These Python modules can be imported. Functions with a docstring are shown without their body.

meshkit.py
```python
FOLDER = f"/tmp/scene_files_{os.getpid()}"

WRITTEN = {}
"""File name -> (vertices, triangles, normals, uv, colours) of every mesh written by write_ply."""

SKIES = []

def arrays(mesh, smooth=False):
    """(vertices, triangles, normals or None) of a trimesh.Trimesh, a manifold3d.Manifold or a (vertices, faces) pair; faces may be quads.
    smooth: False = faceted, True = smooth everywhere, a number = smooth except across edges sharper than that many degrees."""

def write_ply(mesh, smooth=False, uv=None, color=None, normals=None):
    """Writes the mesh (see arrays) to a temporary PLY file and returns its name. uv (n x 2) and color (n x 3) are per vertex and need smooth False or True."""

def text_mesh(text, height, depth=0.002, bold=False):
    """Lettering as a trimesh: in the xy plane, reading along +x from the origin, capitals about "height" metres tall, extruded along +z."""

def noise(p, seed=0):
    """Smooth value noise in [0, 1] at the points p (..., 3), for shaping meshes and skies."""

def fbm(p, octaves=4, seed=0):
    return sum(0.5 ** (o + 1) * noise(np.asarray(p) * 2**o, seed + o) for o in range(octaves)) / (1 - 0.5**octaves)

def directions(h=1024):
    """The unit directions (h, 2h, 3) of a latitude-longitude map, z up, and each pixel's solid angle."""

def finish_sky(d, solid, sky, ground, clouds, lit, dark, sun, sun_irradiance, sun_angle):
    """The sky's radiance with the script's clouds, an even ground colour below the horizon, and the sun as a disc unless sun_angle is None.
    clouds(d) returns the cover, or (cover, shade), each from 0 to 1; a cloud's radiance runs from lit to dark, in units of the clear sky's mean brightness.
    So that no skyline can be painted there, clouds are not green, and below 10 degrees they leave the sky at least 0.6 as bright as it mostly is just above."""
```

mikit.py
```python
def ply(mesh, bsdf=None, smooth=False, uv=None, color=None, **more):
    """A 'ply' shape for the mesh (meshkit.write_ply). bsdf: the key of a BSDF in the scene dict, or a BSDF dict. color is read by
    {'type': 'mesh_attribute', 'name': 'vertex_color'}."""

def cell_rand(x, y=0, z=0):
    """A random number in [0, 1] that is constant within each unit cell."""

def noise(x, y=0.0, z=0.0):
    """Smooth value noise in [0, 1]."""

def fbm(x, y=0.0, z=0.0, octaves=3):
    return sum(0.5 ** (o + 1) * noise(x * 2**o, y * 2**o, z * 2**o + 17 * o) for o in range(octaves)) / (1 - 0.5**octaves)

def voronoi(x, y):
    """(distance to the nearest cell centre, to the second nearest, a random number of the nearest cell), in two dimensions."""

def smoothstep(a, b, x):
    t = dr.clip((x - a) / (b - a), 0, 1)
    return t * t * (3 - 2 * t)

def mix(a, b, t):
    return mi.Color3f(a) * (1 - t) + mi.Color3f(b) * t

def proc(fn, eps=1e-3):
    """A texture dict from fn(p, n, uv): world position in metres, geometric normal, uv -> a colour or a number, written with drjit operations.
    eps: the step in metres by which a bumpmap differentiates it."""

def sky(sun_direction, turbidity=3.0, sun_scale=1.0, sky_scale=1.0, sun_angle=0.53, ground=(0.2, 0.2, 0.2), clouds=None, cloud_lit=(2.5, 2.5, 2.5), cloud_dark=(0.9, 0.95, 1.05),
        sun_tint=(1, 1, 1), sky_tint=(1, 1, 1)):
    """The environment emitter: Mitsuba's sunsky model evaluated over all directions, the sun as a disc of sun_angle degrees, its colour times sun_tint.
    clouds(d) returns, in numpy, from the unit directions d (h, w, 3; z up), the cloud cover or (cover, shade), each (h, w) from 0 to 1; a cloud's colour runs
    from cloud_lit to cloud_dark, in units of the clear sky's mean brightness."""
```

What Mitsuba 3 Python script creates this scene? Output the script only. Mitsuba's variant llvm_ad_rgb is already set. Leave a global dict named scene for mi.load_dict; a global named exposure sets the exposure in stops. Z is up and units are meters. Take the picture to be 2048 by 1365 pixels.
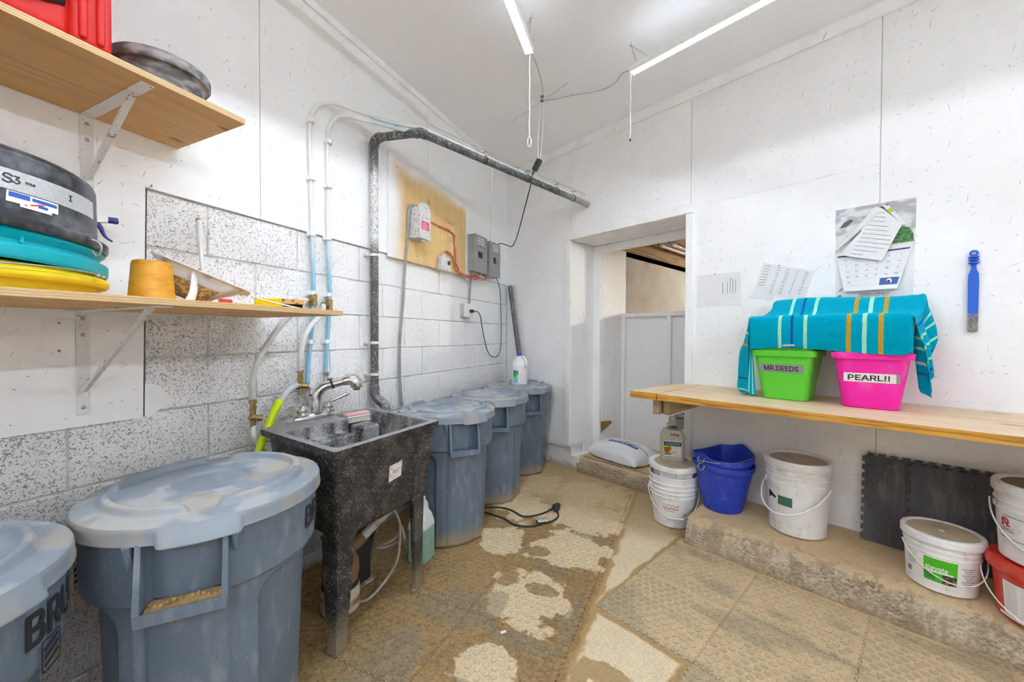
"""A white-painted feed and wash room: block and OSB walls, utility sink, grey bins, a plywood bench, pails and tubs."""
import math
import numpy as np
import trimesh
import manifold3d
import drjit as dr
import mitsuba as mi
import mikit
import meshkit
from mikit import proc, noise, fbm, voronoi, cell_rand, smoothstep, mix
from scipy.interpolate import CubicSpline
from shapely.geometry import Polygon, box as sbox, Point
from shapely import affinity
from shapely.ops import unary_union

TF = mi.ScalarTransform4f
PI = math.pi
scene = {'type': 'scene'}
labels = {}
exposure = 0.16

# ---------------------------------------------------------------- camera and light
EYE = np.array([1.8, 0.0, 1.21])
FWD = np.array([-0.42447590, 0.90533621, -0.01365852])
UPV = np.array([-0.00890342, 0.01091073, 0.99990084])
scene['camera'] = {'type': 'perspective', 'fov': 2 * math.degrees(math.atan(1024 / 781.5)), 'fov_axis': 'x', 'near_clip': 0.02, 'far_clip': 60.0,
                   'to_world': TF().look_at(origin=EYE.tolist(), target=(EYE + FWD).tolist(), up=UPV.tolist())}
STRIP_RADIANCE = (53.5, 60.5, 70.5)     # the strip lights hanging from the ceiling
FILL_GAIN = (2.0, 2.9, 0.8, 0.7)        # fill lights added out of view to brighten the room, against those two
BEYOND_RADIANCE = 1900.0               # a bulb added to brighten the space beyond the doorway

# ---------------------------------------------------------------- frames
YC = 3.699                                   # the corner of the two walls stands at (0, YC)
ALONG = np.array([0.92757563, -0.37363544, 0.0])     # along the right wall, towards the viewer
OUT = np.array([-0.37363544, -0.92757563, 0.0])      # out of the right wall into the room
RIGHT = np.eye(4)                            # local x = along the wall, local y = into the wall, z up
RIGHT[:3, 0], RIGHT[:3, 1], RIGHT[:3, 3] = ALONG, -OUT, (0, YC, 0)


def rw(s, off, z=0.0):
    """A point given by its run along the right wall, its distance out of it, and its height."""
    return np.array([0, YC, z]) + ALONG * s + OUT * off


def frame(loc=(0, 0, 0), rot=0.0, tilt=None):
    m = np.eye(4)
    c, s = math.cos(math.radians(rot)), math.sin(math.radians(rot))
    m[:2, :2] = [[c, -s], [s, c]]
    m[:3, 3] = loc
    if tilt is not None:
        m = m @ trimesh.transformations.rotation_matrix(math.radians(tilt[1]), tilt[0])
    return m


WALL_ANGLE = math.degrees(math.atan2(ALONG[1], ALONG[0]))


# ---------------------------------------------------------------- meshes
def join(*ms):
    ms = [m for g in ms for m in (g if isinstance(g, (list, tuple)) else [g])]
    return trimesh.util.concatenate(ms)


def moved(mesh, m):
    mesh = mesh.copy()
    mesh.apply_transform(m)
    return mesh


def shift(mesh, x=0, y=0, z=0):
    mesh = mesh.copy()
    mesh.apply_translation((x, y, z))
    return mesh


def box(x0, x1, y0, y1, z0, z1, c=0.0):
    """An axis-aligned box with chamfered edges."""
    lo, hi = np.minimum((x0, y0, z0), (x1, y1, z1)), np.maximum((x0, y0, z0), (x1, y1, z1))
    c = min(c, 0.49 * (hi - lo).min())
    if c <= 0:
        return trimesh.creation.box(bounds=[lo, hi])
    pts = []
    for i in (0, 1):
        for j in (0, 1):
            for k in (0, 1):
                p = np.array([(lo, hi)[i][0], (lo, hi)[j][1], (lo, hi)[k][2]])
                d = np.array([1 - 2 * i, 1 - 2 * j, 1 - 2 * k]) * c
                for a in range(3):
                    q = p + d
                    q[a] = p[a]
                    pts.append(q)
    return trimesh.convex.convex_hull(np.array(pts))


def lathe(profile, n=48, sx=1.0, sy=1.0, close=False):
    """Turns (r, z) points about z. Points run so that the outside lies to the right going up."""
    p = np.array(profile, float)
    a = np.linspace(0, 2 * PI, n, endpoint=False)
    v = np.stack([p[:, None, 0] * np.cos(a) * sx, p[:, None, 0] * np.sin(a) * sy, np.repeat(p[:, None, 1], n, 1)], -1).reshape(-1, 3)
    f = []
    m = len(p)
    for i in range(m if close else m - 1):
        i2 = (i + 1) % m
        for j in range(n):
            j2 = (j + 1) % n
            a0, a1, b0, b1 = i * n + j, i * n + j2, i2 * n + j, i2 * n + j2
            f += [(a0, a1, b1), (a0, b1, b0)]
    mesh = trimesh.Trimesh(v, f, process=False)
    mesh.merge_vertices()
    mesh.update_faces(mesh.nondegenerate_faces())
    return mesh


def curve(pts, n=60, closed=False):
    p = np.array(pts, float)
    if closed:
        p = np.vstack([p, p[:1]])
    t = np.r_[0, np.cumsum(np.linalg.norm(np.diff(p, axis=0), axis=1))]
    return CubicSpline(t, p, bc_type='periodic' if closed else 'natural')(np.linspace(0, t[-1], n))


def tube(path, r, n=12, caps=True, flat=1.0):
    """A tube along a path; r is one radius or one per point; flat squashes the second axis."""
    p = np.array(path, float)
    r = np.broadcast_to(np.asarray(r, float), (len(p),))
    t = np.gradient(p, axis=0)
    t /= np.linalg.norm(t, axis=1, keepdims=True) + 1e-12
    u = np.cross(t[0], (0, 0, 1) if abs(t[0][2]) < 0.9 else (1, 0, 0))
    u /= np.linalg.norm(u)
    a = np.linspace(0, 2 * PI, n, endpoint=False)
    rings = []
    for i in range(len(p)):
        u = u - t[i] * (u @ t[i])
        u /= np.linalg.norm(u) + 1e-12
        w = np.cross(t[i], u)
        rings.append(p[i] + r[i] * (np.cos(a)[:, None] * u + flat * np.sin(a)[:, None] * w))
    v = np.vstack(rings)
    i, j = np.meshgrid(np.arange(len(p) - 1), np.arange(n), indexing='ij')
    i, j = i.ravel(), j.ravel()
    j2 = (j + 1) % n
    f = np.vstack([np.stack([i * n + j, i * n + j2, (i + 1) * n + j2], 1), np.stack([i * n + j, (i + 1) * n + j2, (i + 1) * n + j], 1)])
    if caps:
        k = len(v)
        v = np.vstack([v, p[:1], p[-1:]])
        jj = np.arange(n)
        f = np.vstack([f, np.stack([np.full(n, k), (jj + 1) % n, jj], 1), np.stack([np.full(n, k + 1), (len(p) - 1) * n + jj, (len(p) - 1) * n + (jj + 1) % n], 1)])
    return trimesh.Trimesh(v, f, process=False)


def rod(a, b, r, n=12, r2=None):
    return tube(np.array([a, b], float), [r, r if r2 is None else r2], n)


def prism(poly, h, z0=0.0):
    """A shapely polygon extruded along z."""
    polys = getattr(poly, 'geoms', [poly])
    return shift(join([trimesh.creation.extrude_polygon(g, h, engine='earcut') for g in polys]), 0, 0, z0)


def rrect(x0, x1, y0, y1, r, q=6):
    return sbox(x0 + r, y0 + r, x1 - r, y1 - r).buffer(r, quad_segs=q)


def upright(mesh):
    """Turns an xy drawing extruded along z so that it reads in the xz plane, its face towards -y."""
    return moved(mesh, np.array([[1, 0, 0, 0], [0, 0, -1, 0], [0, 1, 0, 0], [0, 0, 0, 1.0]]))


def text(s, h, bold=False, depth=0.0008):
    return meshkit.text_mesh(s, h, depth, bold)


def text_center(s, h, w=None, bold=False, depth=0.0008):
    m = text(s, h, bold, depth)
    b = m.bounds
    if w:
        m.apply_scale([w / (b[1][0] - b[0][0]), 1, 1])
        b = m.bounds
    m.apply_translation((-(b[0][0] + b[1][0]) / 2, -h / 2, 0))
    return m


def wrap(mesh, r, angle, z, taper=0.0):
    """Bends an xy drawing (extruded along z) round an upright cylinder; it reads from outside, centred on the angle (radians)."""
    v, f = trimesh.remesh.subdivide_to_size(mesh.vertices, mesh.faces, max(0.012, r * 0.12), max_iter=8)
    rr = r + v[:, 2] + taper * v[:, 1]
    a = angle + v[:, 0] / r
    return trimesh.Trimesh(np.stack([rr * np.cos(a), rr * np.sin(a), z + v[:, 1]], 1), f, process=False)


def sheet(grid, thick=0.0):
    """A surface through an (h, w, 3) grid of points, given a thickness when asked; also returns uv."""
    g = np.array(grid, float)
    h, w = g.shape[:2]
    i, j = np.meshgrid(np.arange(h - 1), np.arange(w - 1), indexing='ij')
    a = (i * w + j).ravel()
    f = np.vstack([np.stack([a, a + 1, a + w + 1], 1), np.stack([a, a + w + 1, a + w], 1)])
    v = g.reshape(-1, 3)
    uv = np.stack(np.meshgrid(np.linspace(0, 1, w), np.linspace(0, 1, h)), -1).reshape(-1, 2)
    if thick:
        m = trimesh.Trimesh(v, f, process=False)
        n = m.vertex_normals
        k = len(v)
        b = np.r_[np.arange(w), np.arange(w - 1, h * w, w)[1:], np.arange(h * w - 1, (h - 1) * w - 1, -1)[1:], np.arange((h - 1) * w, 0, -w)[1:]]
        b2 = np.roll(b, -1)
        side = np.vstack([np.stack([b, b + k, b2 + k], 1), np.stack([b, b2 + k, b2], 1)])
        v, f, uv = np.vstack([v, v - n * thick]), np.vstack([f, f[:, ::-1] + k, side]), np.vstack([uv, uv])
    return trimesh.Trimesh(v, f, process=False), uv


# ---------------------------------------------------------------- scene entries
def free(key):
    if key not in scene and not any(k.startswith(key + '__') for k in scene):
        return key
    i = 1
    while f'{key}_{i:03d}' in scene or any(k.startswith(f'{key}_{i:03d}__') for k in scene):
        i += 1
    return f'{key}_{i:03d}'


def obj(name, mesh, m, parent=None, smooth=False, at=None, uv=None, label=None, cat=None, group=None, kind=None, color=None):
    """One entry of the scene, a thing of its own or a part of parent."""
    key = free((parent + '__' if parent else '') + name)
    d = mesh if isinstance(mesh, dict) else mikit.ply(mesh, m, smooth=smooth, uv=uv, color=color)
    if at is not None:
        d = {**d, 'to_world': TF(np.asarray(at, float).tolist())}
    scene[key] = d
    tag(key, label, cat, group, kind)
    return key


def tag(key, label=None, cat=None, group=None, kind=None):
    e = {k: v for k, v in dict(label=label, category=cat, group=group, kind=kind).items() if v}
    if e:
        labels.setdefault(key, {}).update(e)
    return key


def thing(name, label, cat, group=None):
    key = name
    i = 0
    while key in labels or key in scene or any(k.startswith(key + '__') for k in scene):
        i += 1
        key = f'{name}_{i:03d}'
    return tag(key, label, cat, group)


def structure(name, mesh, m, **more):
    return obj(name, mesh, m, kind='structure', **more)

# ---------------------------------------------------------------- materials
def mat(name, color, rough=0.6, spec=0.4, metallic=0.0, bump=None, bump_scale=1.0, **more):
    c = proc(color) if callable(color) else {'type': 'rgb', 'value': list(color)}
    r = proc(rough) if callable(rough) else float(rough)
    d = {'type': 'principled', 'base_color': c, 'roughness': r, 'specular': float(spec), 'metallic': float(metallic), **more}
    if bump is not None:
        d = {'type': 'bumpmap', 'arbitrary': proc(bump, eps=1.5e-3), 'scale': float(bump_scale), 'bsdf': d}
    scene[name] = {'type': 'twosided', 'bsdf': d}
    return name


def diffuse(name, color):
    scene[name] = {'type': 'twosided', 'bsdf': {'type': 'diffuse', 'reflectance': proc(color) if callable(color) else {'type': 'rgb', 'value': list(color)}}}
    return name


def lin(r, g, b):
    """sRGB 0..255 to linear."""
    c = np.array([r, g, b]) / 255.0
    return tuple(np.where(c <= 0.04045, c / 12.92, ((c + 0.055) / 1.055) ** 2.4).tolist())


def across(p, n):
    """Run along an upright surface."""
    l = dr.maximum(dr.sqrt(n.x * n.x + n.y * n.y), 1e-4)
    return (p.y * n.x - p.x * n.y) / l


def nicks(u, v, scale, prob, length, width, seed=0):
    """Scattered short strokes, one at most to a cell."""
    x, y = u * scale, v * scale
    cx, cy = dr.floor(x), dr.floor(y)
    fx = x - cx - 0.5 - (cell_rand(cx, cy, seed + 4) - 0.5) * 0.3
    fy = y - cy - 0.5 - (cell_rand(cx, cy, seed + 5) - 0.5) * 0.3
    a = cell_rand(cx, cy, seed + 1) * PI
    d1 = dr.cos(a) * fx + dr.sin(a) * fy
    d2 = dr.cos(a) * fy - dr.sin(a) * fx
    l = length * (0.25 + 0.75 * cell_rand(cx, cy, seed + 2))
    w = width * (0.3 + 0.7 * cell_rand(cx, cy, seed + 3)) * dr.maximum(0, 1 - dr.square(d1 / l))
    return dr.select((dr.abs(d2) < w) & (cell_rand(cx, cy, seed + 6) < prob), 1.0, 0.0)


def osb_color(p, n, uv):
    u, v = across(p, n), p.z
    tone = 0.86 + 0.05 * (fbm(u * 6, v * 6, 3.0) - 0.5)
    wear = smoothstep(0.42, 0.7, fbm(u * 3.1, v * 3.1, 9.0))
    m = nicks(u, v, 16.0, 0.45, 0.36, 0.026, 1) * (0.25 + 0.75 * wear)
    m2 = nicks(u + 7.3, v + 1.9, 29.0, 0.10, 0.30, 0.05, 11)
    c = mix((tone, tone, tone * 0.995), (0.20, 0.19, 0.18), dr.minimum(0.75, 0.55 * m + 0.7 * m2))
    return c


def osb_bump(p, n, uv):
    u, v = across(p, n), p.z
    a = nicks(u, v, 13.0, 0.85, 0.46, 0.13, 31)
    b = nicks(u + 3.7, v + 5.1, 21.0, 0.8, 0.46, 0.14, 41)
    return 0.0011 * (a + 0.7 * b) + 0.0008 * fbm(u * 25, v * 25)


mat('osb_white', osb_color, 0.45, 0.35, bump=osb_bump, bump_scale=1.0)
mat('paint_white', lambda p, n, uv: mix((0.86, 0.86, 0.855), (0.45, 0.43, 0.40), 0.8 * nicks(p.x + p.y, p.z, 11.0, 0.22, 0.3, 0.03, 3) + 0.12 * smoothstep(0.5, 0.75, fbm(p.x * 9, p.y * 9, p.z * 3))), 0.5, 0.35)
mat('ceiling_white', (0.89, 0.89, 0.892), 0.7, 0.2)
mat('far_wall', (0.86, 0.86, 0.86), 0.7, 0.2)


def block_color(p, n, uv):
    u, v = p.y, p.z
    wear = dr.clip(0.50 + 0.50 * smoothstep(2.1, 0.9, u) + 0.38 * smoothstep(1.45, 0.6, v) - 0.34 * smoothstep(1.0, 2.3, u) * smoothstep(0.6, 0.9, v), 0, 1.1)
    s = noise(u * 420, v * 420, 2.0) * 0.62 + noise(u * 190, v * 190, 5.0) * 0.38
    blotch = fbm(u * 2.6, v * 2.6, 7.0)
    th = 0.82 - 0.21 * wear - 0.18 * (blotch - 0.5)
    m = smoothstep(th - 0.03, th + 0.13, s)
    base = mix((0.83, 0.825, 0.815), (0.52, 0.50, 0.48), dr.clip(0.75 * smoothstep(0.9, 0.1, v) + 0.25 * wear * smoothstep(0.35, 0.7, blotch), 0, 1))
    return mix(base, (0.19, 0.185, 0.18), m * 0.85)


mat('block_paint', block_color, 0.75, 0.25, bump=lambda p, n, uv: 0.0016 * noise(p.y * 170, p.z * 170, 4.0) + 0.0016 * noise(p.y * 60, p.z * 60), bump_scale=1.0)
mat('mortar', lambda p, n, uv: mix((0.62, 0.61, 0.60), (0.33, 0.31, 0.29), smoothstep(0.35, 0.7, fbm(p.y * 14, p.z * 14)) * 0.7), 0.8, 0.2)
mat('gap_shade', (0.10, 0.095, 0.09), 0.9, 0.1)  # dark colour for the shade in the recess beside the board


def grain(a, b, c, fine=1.0):
    """Wood figure: a runs across the grain, b along it."""
    w = fbm(a * 9, b * 0.9, c)
    ring = dr.sin((a * 60 + w * 22) * fine) * 0.5 + 0.5
    return 0.55 * ring * ring + 0.45 * noise(a * 240 * fine, b * 7, c + 3)


def knots(a, b, scale=3.2, prob=0.35):
    x, y = a * scale * 2.2, b * scale
    cx, cy = dr.floor(x), dr.floor(y)
    fx, fy = x - cx - 0.3 - 0.4 * cell_rand(cx, cy, 7), y - cy - 0.3 - 0.4 * cell_rand(cx, cy, 8)
    d = dr.sqrt(dr.square(fx * 1.2) + dr.square(fy * 1.2))
    return dr.select(cell_rand(cx, cy, 9) < prob, smoothstep(0.14, 0.03, d), 0.0)


def shelf_color(p, n, uv):
    g = grain(p.x, p.y, 1.0)
    k = knots(p.x, p.y)
    c = mix((0.56, 0.335, 0.135), (0.40, 0.205, 0.07), g * 0.62)
    return mix(c, (0.17, 0.075, 0.03), k * 0.8)


def ply_edge(p, n, uv):
    l = dr.sin(p.z * 2 * PI / 0.0064 + 2 * noise(p.y * 40, p.x * 40)) * 0.5 + 0.5
    return mix((0.62, 0.45, 0.24), (0.40, 0.25, 0.11), 0.6 * l + 0.4 * noise(p.y * 90, p.z * 700, p.x * 90))


def shelf_any(p, n, uv):
    flat = dr.abs(n.z) > 0.7
    return dr.select(flat, shelf_color(p, n, uv), ply_edge(p, n, uv))


mat('shelf_ply', shelf_any, 0.6, 0.3)


def panel_ply(p, n, uv):
    g = grain(p.y, p.z, 2.0, 0.8)
    k = knots(p.y, p.z, 3.0, 0.3)
    c = mix((0.70, 0.48, 0.215), (0.58, 0.365, 0.14), g * 0.6)
    c = mix(c, (0.25, 0.13, 0.05), k * 0.6)
    d = dr.minimum((p.y - 1.925) * 0.75 - 0.008, (2.375 - (p.y - 1.93) * 0.042 - p.z) * 1.0)
    spray = smoothstep(0.135, 0.0, d + 0.075 * (fbm(p.y * 7, p.z * 7) - 0.35))
    return mix(c, (0.80, 0.80, 0.79), spray)


mat('panel_ply', panel_ply, 0.6, 0.3)


def right_run(p):
    return p.x * float(ALONG[0]) + (p.y - YC) * float(ALONG[1])


def right_off(p):
    return p.x * float(OUT[0]) + (p.y - YC) * float(OUT[1])


def bench_color(p, n, uv):
    s, o = right_run(p), right_off(p)
    g = grain(o, s, 4.0, 0.9)
    worn = smoothstep(0.3, 0.7, fbm(s * 3, o * 14, 2.0))
    top = mix(mix((0.58, 0.43, 0.27), (0.42, 0.275, 0.14), g * 0.65), (0.60, 0.49, 0.355), worn * 0.5)
    top = mix(top, (0.24, 0.13, 0.06), knots(o, s, 2.0, 0.3) * 0.6)
    e = fbm(p.z * 160, s * 7, 5.0)
    edge = mix((0.60, 0.30, 0.045), (0.33, 0.135, 0.018), smoothstep(0.35, 0.75, e))
    return dr.select(dr.abs(n.z) > 0.7, top, edge)


mat('bench_wood', bench_color, 0.5, 0.35)
mat('old_wood', lambda p, n, uv: mix((0.42, 0.31, 0.20), (0.25, 0.17, 0.10), grain(p.z, right_run(p) + right_off(p), 1.0)), 0.8, 0.2)
mat('joist_wood', lambda p, n, uv: mix((0.42, 0.29, 0.17), (0.20, 0.13, 0.075), grain(right_run(p) + p.z, right_off(p), 1.0)), 0.8, 0.2)


# floor: mats and concrete under trodden dirt
def bands(p, lines_x, lines_y, w):
    d = mi.Float(9.0)
    for x in lines_x:
        d = dr.minimum(d, dr.abs(p.x - x))
    for y in lines_y:
        d = dr.minimum(d, dr.abs(p.y - y))
    return smoothstep(w, w * 0.35, d)


def blobs(p, items, f=9.0, amp=0.4):
    """Patches with ragged outlines: (x, y, rx, ry)."""
    m = mi.Float(0.0)
    w = (fbm(p.x * f, p.y * f, 3.0) - 0.5) * 2 * amp + 0.18 * (noise(p.x * 75, p.y * 75, 4.0) - 0.5)
    for x, y, rx, ry in items:
        d = dr.sqrt(dr.square((p.x - x) / rx) + dr.square((p.y - y) / ry))
        m = dr.maximum(m, smoothstep(1.06, 0.92, d + w))
    return m


PALE_LEFT = PALE_RIGHT = DAMP = ()


# ---------------------------------------------------------------- ground colours
PALE = [(1.17, 2.10, .215, .20), (1.14, 1.66, .20, .185), (.78, 2.06, .15, .14), (1.13, 1.20, .15, .13), (1.14, 2.52, .24, .20), (.68, 2.52, .24, .20), (1.1, 2.96, .30, .22), (.6, 2.96, .3, .22), (1.13, .80, .12, .14)]
WET = [(1.02, 2.02, .06, .05), (1.15, 1.72, .075, .05), (1.27, 1.93, .05, .04)]
GREY = [(.86, 1.44, .17, .14), (.80, 1.12, .16, .20), (1.22, 1.40, .16, .05), (1.34, 1.60, .03, .2), (1.19, 1.90, .13, .035), (1.2, 2.30, .12, .02), (.95, .85, .2, .25)]


def ground(p, n, uv):
    s, o = right_run(p), right_off(p)
    left = smoothstep(1.40, 1.385, p.x + 0.02 * (fbm(p.x * 20, p.y * 20) - 0.5))
    fine = fbm(p.x * 70, p.y * 70, 1.0)
    big = fbm(p.x * 2.3, p.y * 2.3, 6.0)
    speck = noise(p.x * 330, p.y * 330, 2.0)
    brown = mix((0.315, 0.205, 0.090), (0.22, 0.135, 0.055), smoothstep(0.35, 0.75, fine * 0.6 + big * 0.4))
    tan = mix((0.52, 0.385, 0.215), (0.40, 0.28, 0.145), 0.75 * fine + 0.25 * big)
    pale = mix((0.64, 0.51, 0.325), (0.52, 0.39, 0.22), fine * 0.8)
    grey = mix((0.27, 0.225, 0.155), (0.15, 0.125, 0.085), fine)
    a = mix(brown, pale, blobs(p, PALE, 11.0, 0.62))
    a = mix(a, tan, 0.75 * smoothstep(2.45, 2.75, p.y))
    a = mix(a, grey, 0.55 * blobs(p, GREY, 7.0, 1.1))
    a = mix(a, brown, 0.9 * blobs(p, WET, 18.0, 0.5))
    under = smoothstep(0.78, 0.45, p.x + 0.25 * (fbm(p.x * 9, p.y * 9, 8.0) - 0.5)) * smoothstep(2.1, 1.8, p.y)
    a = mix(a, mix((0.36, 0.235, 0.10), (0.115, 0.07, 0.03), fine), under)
    # right hand mats
    edge = dr.minimum(dr.minimum(dr.abs(s - 2.045), dr.select(s < 2.5, dr.abs(o - 1.305), 9.0)), dr.abs(s - 2.46) + dr.select(o > 1.3, 0.0, 0.05))
    b = mix((0.56, 0.425, 0.25), (0.43, 0.315, 0.175), 0.65 * fine + 0.35 * big)
    b = mix(b, grey, 0.45 * smoothstep(0.55, 0.75, fbm(s * 5, o * 9, 3.0)))
    # bare concrete between the two runs of mats
    wedge = dr.select((s < 2.045) | ((o > 1.305) & (s < 2.46)), 1.0, 0.0)
    con = mix((0.66, 0.545, 0.37), (0.56, 0.44, 0.27), fine * 0.5 + big * 0.5)
    con = mix(con, tan * 0.9, smoothstep(2.35, 2.65, p.y))
    rim = dr.minimum(edge * 1.3, dr.maximum(p.x - 1.385, 0))
    rag = 0.045 * fbm(p.x * 13, p.y * 13, 4.0)
    con = mix(con, (0.36, 0.23, 0.095), smoothstep(0.030, 0.010, rim - rag + 0.012))
    con = mix(con, (0.36, 0.25, 0.12), blobs(p, [(1.52, 1.39, .09, .05), (1.60, 1.33, .08, .06), (1.44, 1.30, .03, .12)], 14.0, 0.4))
    b = mix(b, con, wedge)
    b = mix(b, brown * 0.8, smoothstep(0.50, 0.44, o + 0.05 * fbm(s * 9, o * 9)) * smoothstep(1.9, 2.1, s))
    c = mix(b, a, left)
    return c * (0.80 + 0.34 * speck)


mat('ground', ground, 0.72, 0.25, bump=lambda p, n, uv: 0.0022 * fbm(p.x * 120, p.y * 120) + 0.0008 * noise(p.x * 420, p.y * 420), bump_scale=1.0)


def stud_color(p, n, uv):
    """The same dirt on the studs, trodden thinner on their tops, caked round their sides."""
    g = ground(p, n, uv)
    worn = smoothstep(0.42, 0.62, fbm(p.x * 7, p.y * 7, 5.0))
    right = smoothstep(1.39, 1.42, p.x)
    top = mix(g, mi.Color3f(0.20, 0.175, 0.13), worn * (0.10 + 0.22 * right))
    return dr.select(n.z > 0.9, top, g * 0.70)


mat('stud_top', stud_color, 0.7, 0.25)


def ledge_color(p, n, uv):
    s, o = right_run(p), right_off(p)
    fine = fbm(s * 40, o * 40, p.z * 60)
    top = mix((0.57, 0.425, 0.255), (0.45, 0.32, 0.18), fine * 0.6 + 0.4 * fbm(s * 3, o * 5))
    face = mix((0.50, 0.41, 0.29), (0.15, 0.105, 0.06), smoothstep(0.30, 0.80, 0.55 * fbm(s * 110, o * 110, p.z * 130) + 0.45 * fbm(s * 9, o * 9, p.z * 9)))
    face = mix(face, (0.60, 0.53, 0.42), 0.5 * smoothstep(0.60, 0.75, fbm(s * 90, o * 90, p.z * 90 + 8)))
    face = mix(face, (0.20, 0.125, 0.055), 0.6 * smoothstep(0.085, 0.02, p.z + 0.05 * noise(s * 14, o * 9)))
    c = mix(face, top, smoothstep(0.55, 0.9, n.z + 0.35 * (fbm(s * 60, p.z * 60, o * 60) - 0.5)))
    wear = smoothstep(0.55, 0.62, fbm(s * 30, o * 30, 5.0)) * smoothstep(0.30, 0.44, o)
    return mix(c, (0.25, 0.18, 0.11), 0.5 * wear) * (0.85 + 0.3 * noise(s * 300, o * 300, p.z * 300))


mat('ledge_concrete', ledge_color, 0.8, 0.2, bump=lambda p, n, uv: 0.004 * fbm(p.x * 70, p.y * 70, p.z * 70), bump_scale=1.0)
mat('white_concrete', lambda p, n, uv: mix((0.74, 0.73, 0.71), (0.42, 0.36, 0.28), smoothstep(0.10, 0.02, p.z + 0.12 * (fbm(p.x * 30, p.y * 30, p.z * 30) - 0.4))), 0.8, 0.2, bump=lambda p, n, uv: 0.004 * fbm(p.x * 60, p.y * 60, p.z * 60), bump_scale=1.0)
mat('grey_board', lambda p, n, uv: mix((0.54, 0.51, 0.46), (0.36, 0.33, 0.29), 0.7 * fbm(right_off(p) * 5, p.z * 5) + 0.5 * nicks(right_off(p), p.z, 9.0, 0.3, 0.2, 0.03, 5)), 0.75, 0.2)

# ---------------------------------------------------------------- the setting
X_END, Y_BACK, CEIL, FLOOR_Z = 4.25, -3.2, 2.92, 0.0
S_END = X_END / ALONG[0]
corner_r = rw(S_END, 0)
plan = Polygon([(-0.1, Y_BACK - 0.1), (X_END + 0.1, Y_BACK - 0.1), (X_END + 0.1, corner_r[1] + 0.1), tuple(rw(2.2, -0.02)[:2]), tuple(rw(2.2, -3.2)[:2]), tuple(rw(0.5, -3.2)[:2]), tuple(rw(0.5, -0.02)[:2]), (-0.1, YC + 0.1)])
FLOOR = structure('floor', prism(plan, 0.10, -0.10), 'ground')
room = Polygon([(-0.1, Y_BACK - 0.1), (X_END + 0.1, Y_BACK - 0.1), (X_END + 0.1, corner_r[1] + 0.1), (-0.1, YC + 0.1)])
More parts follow.
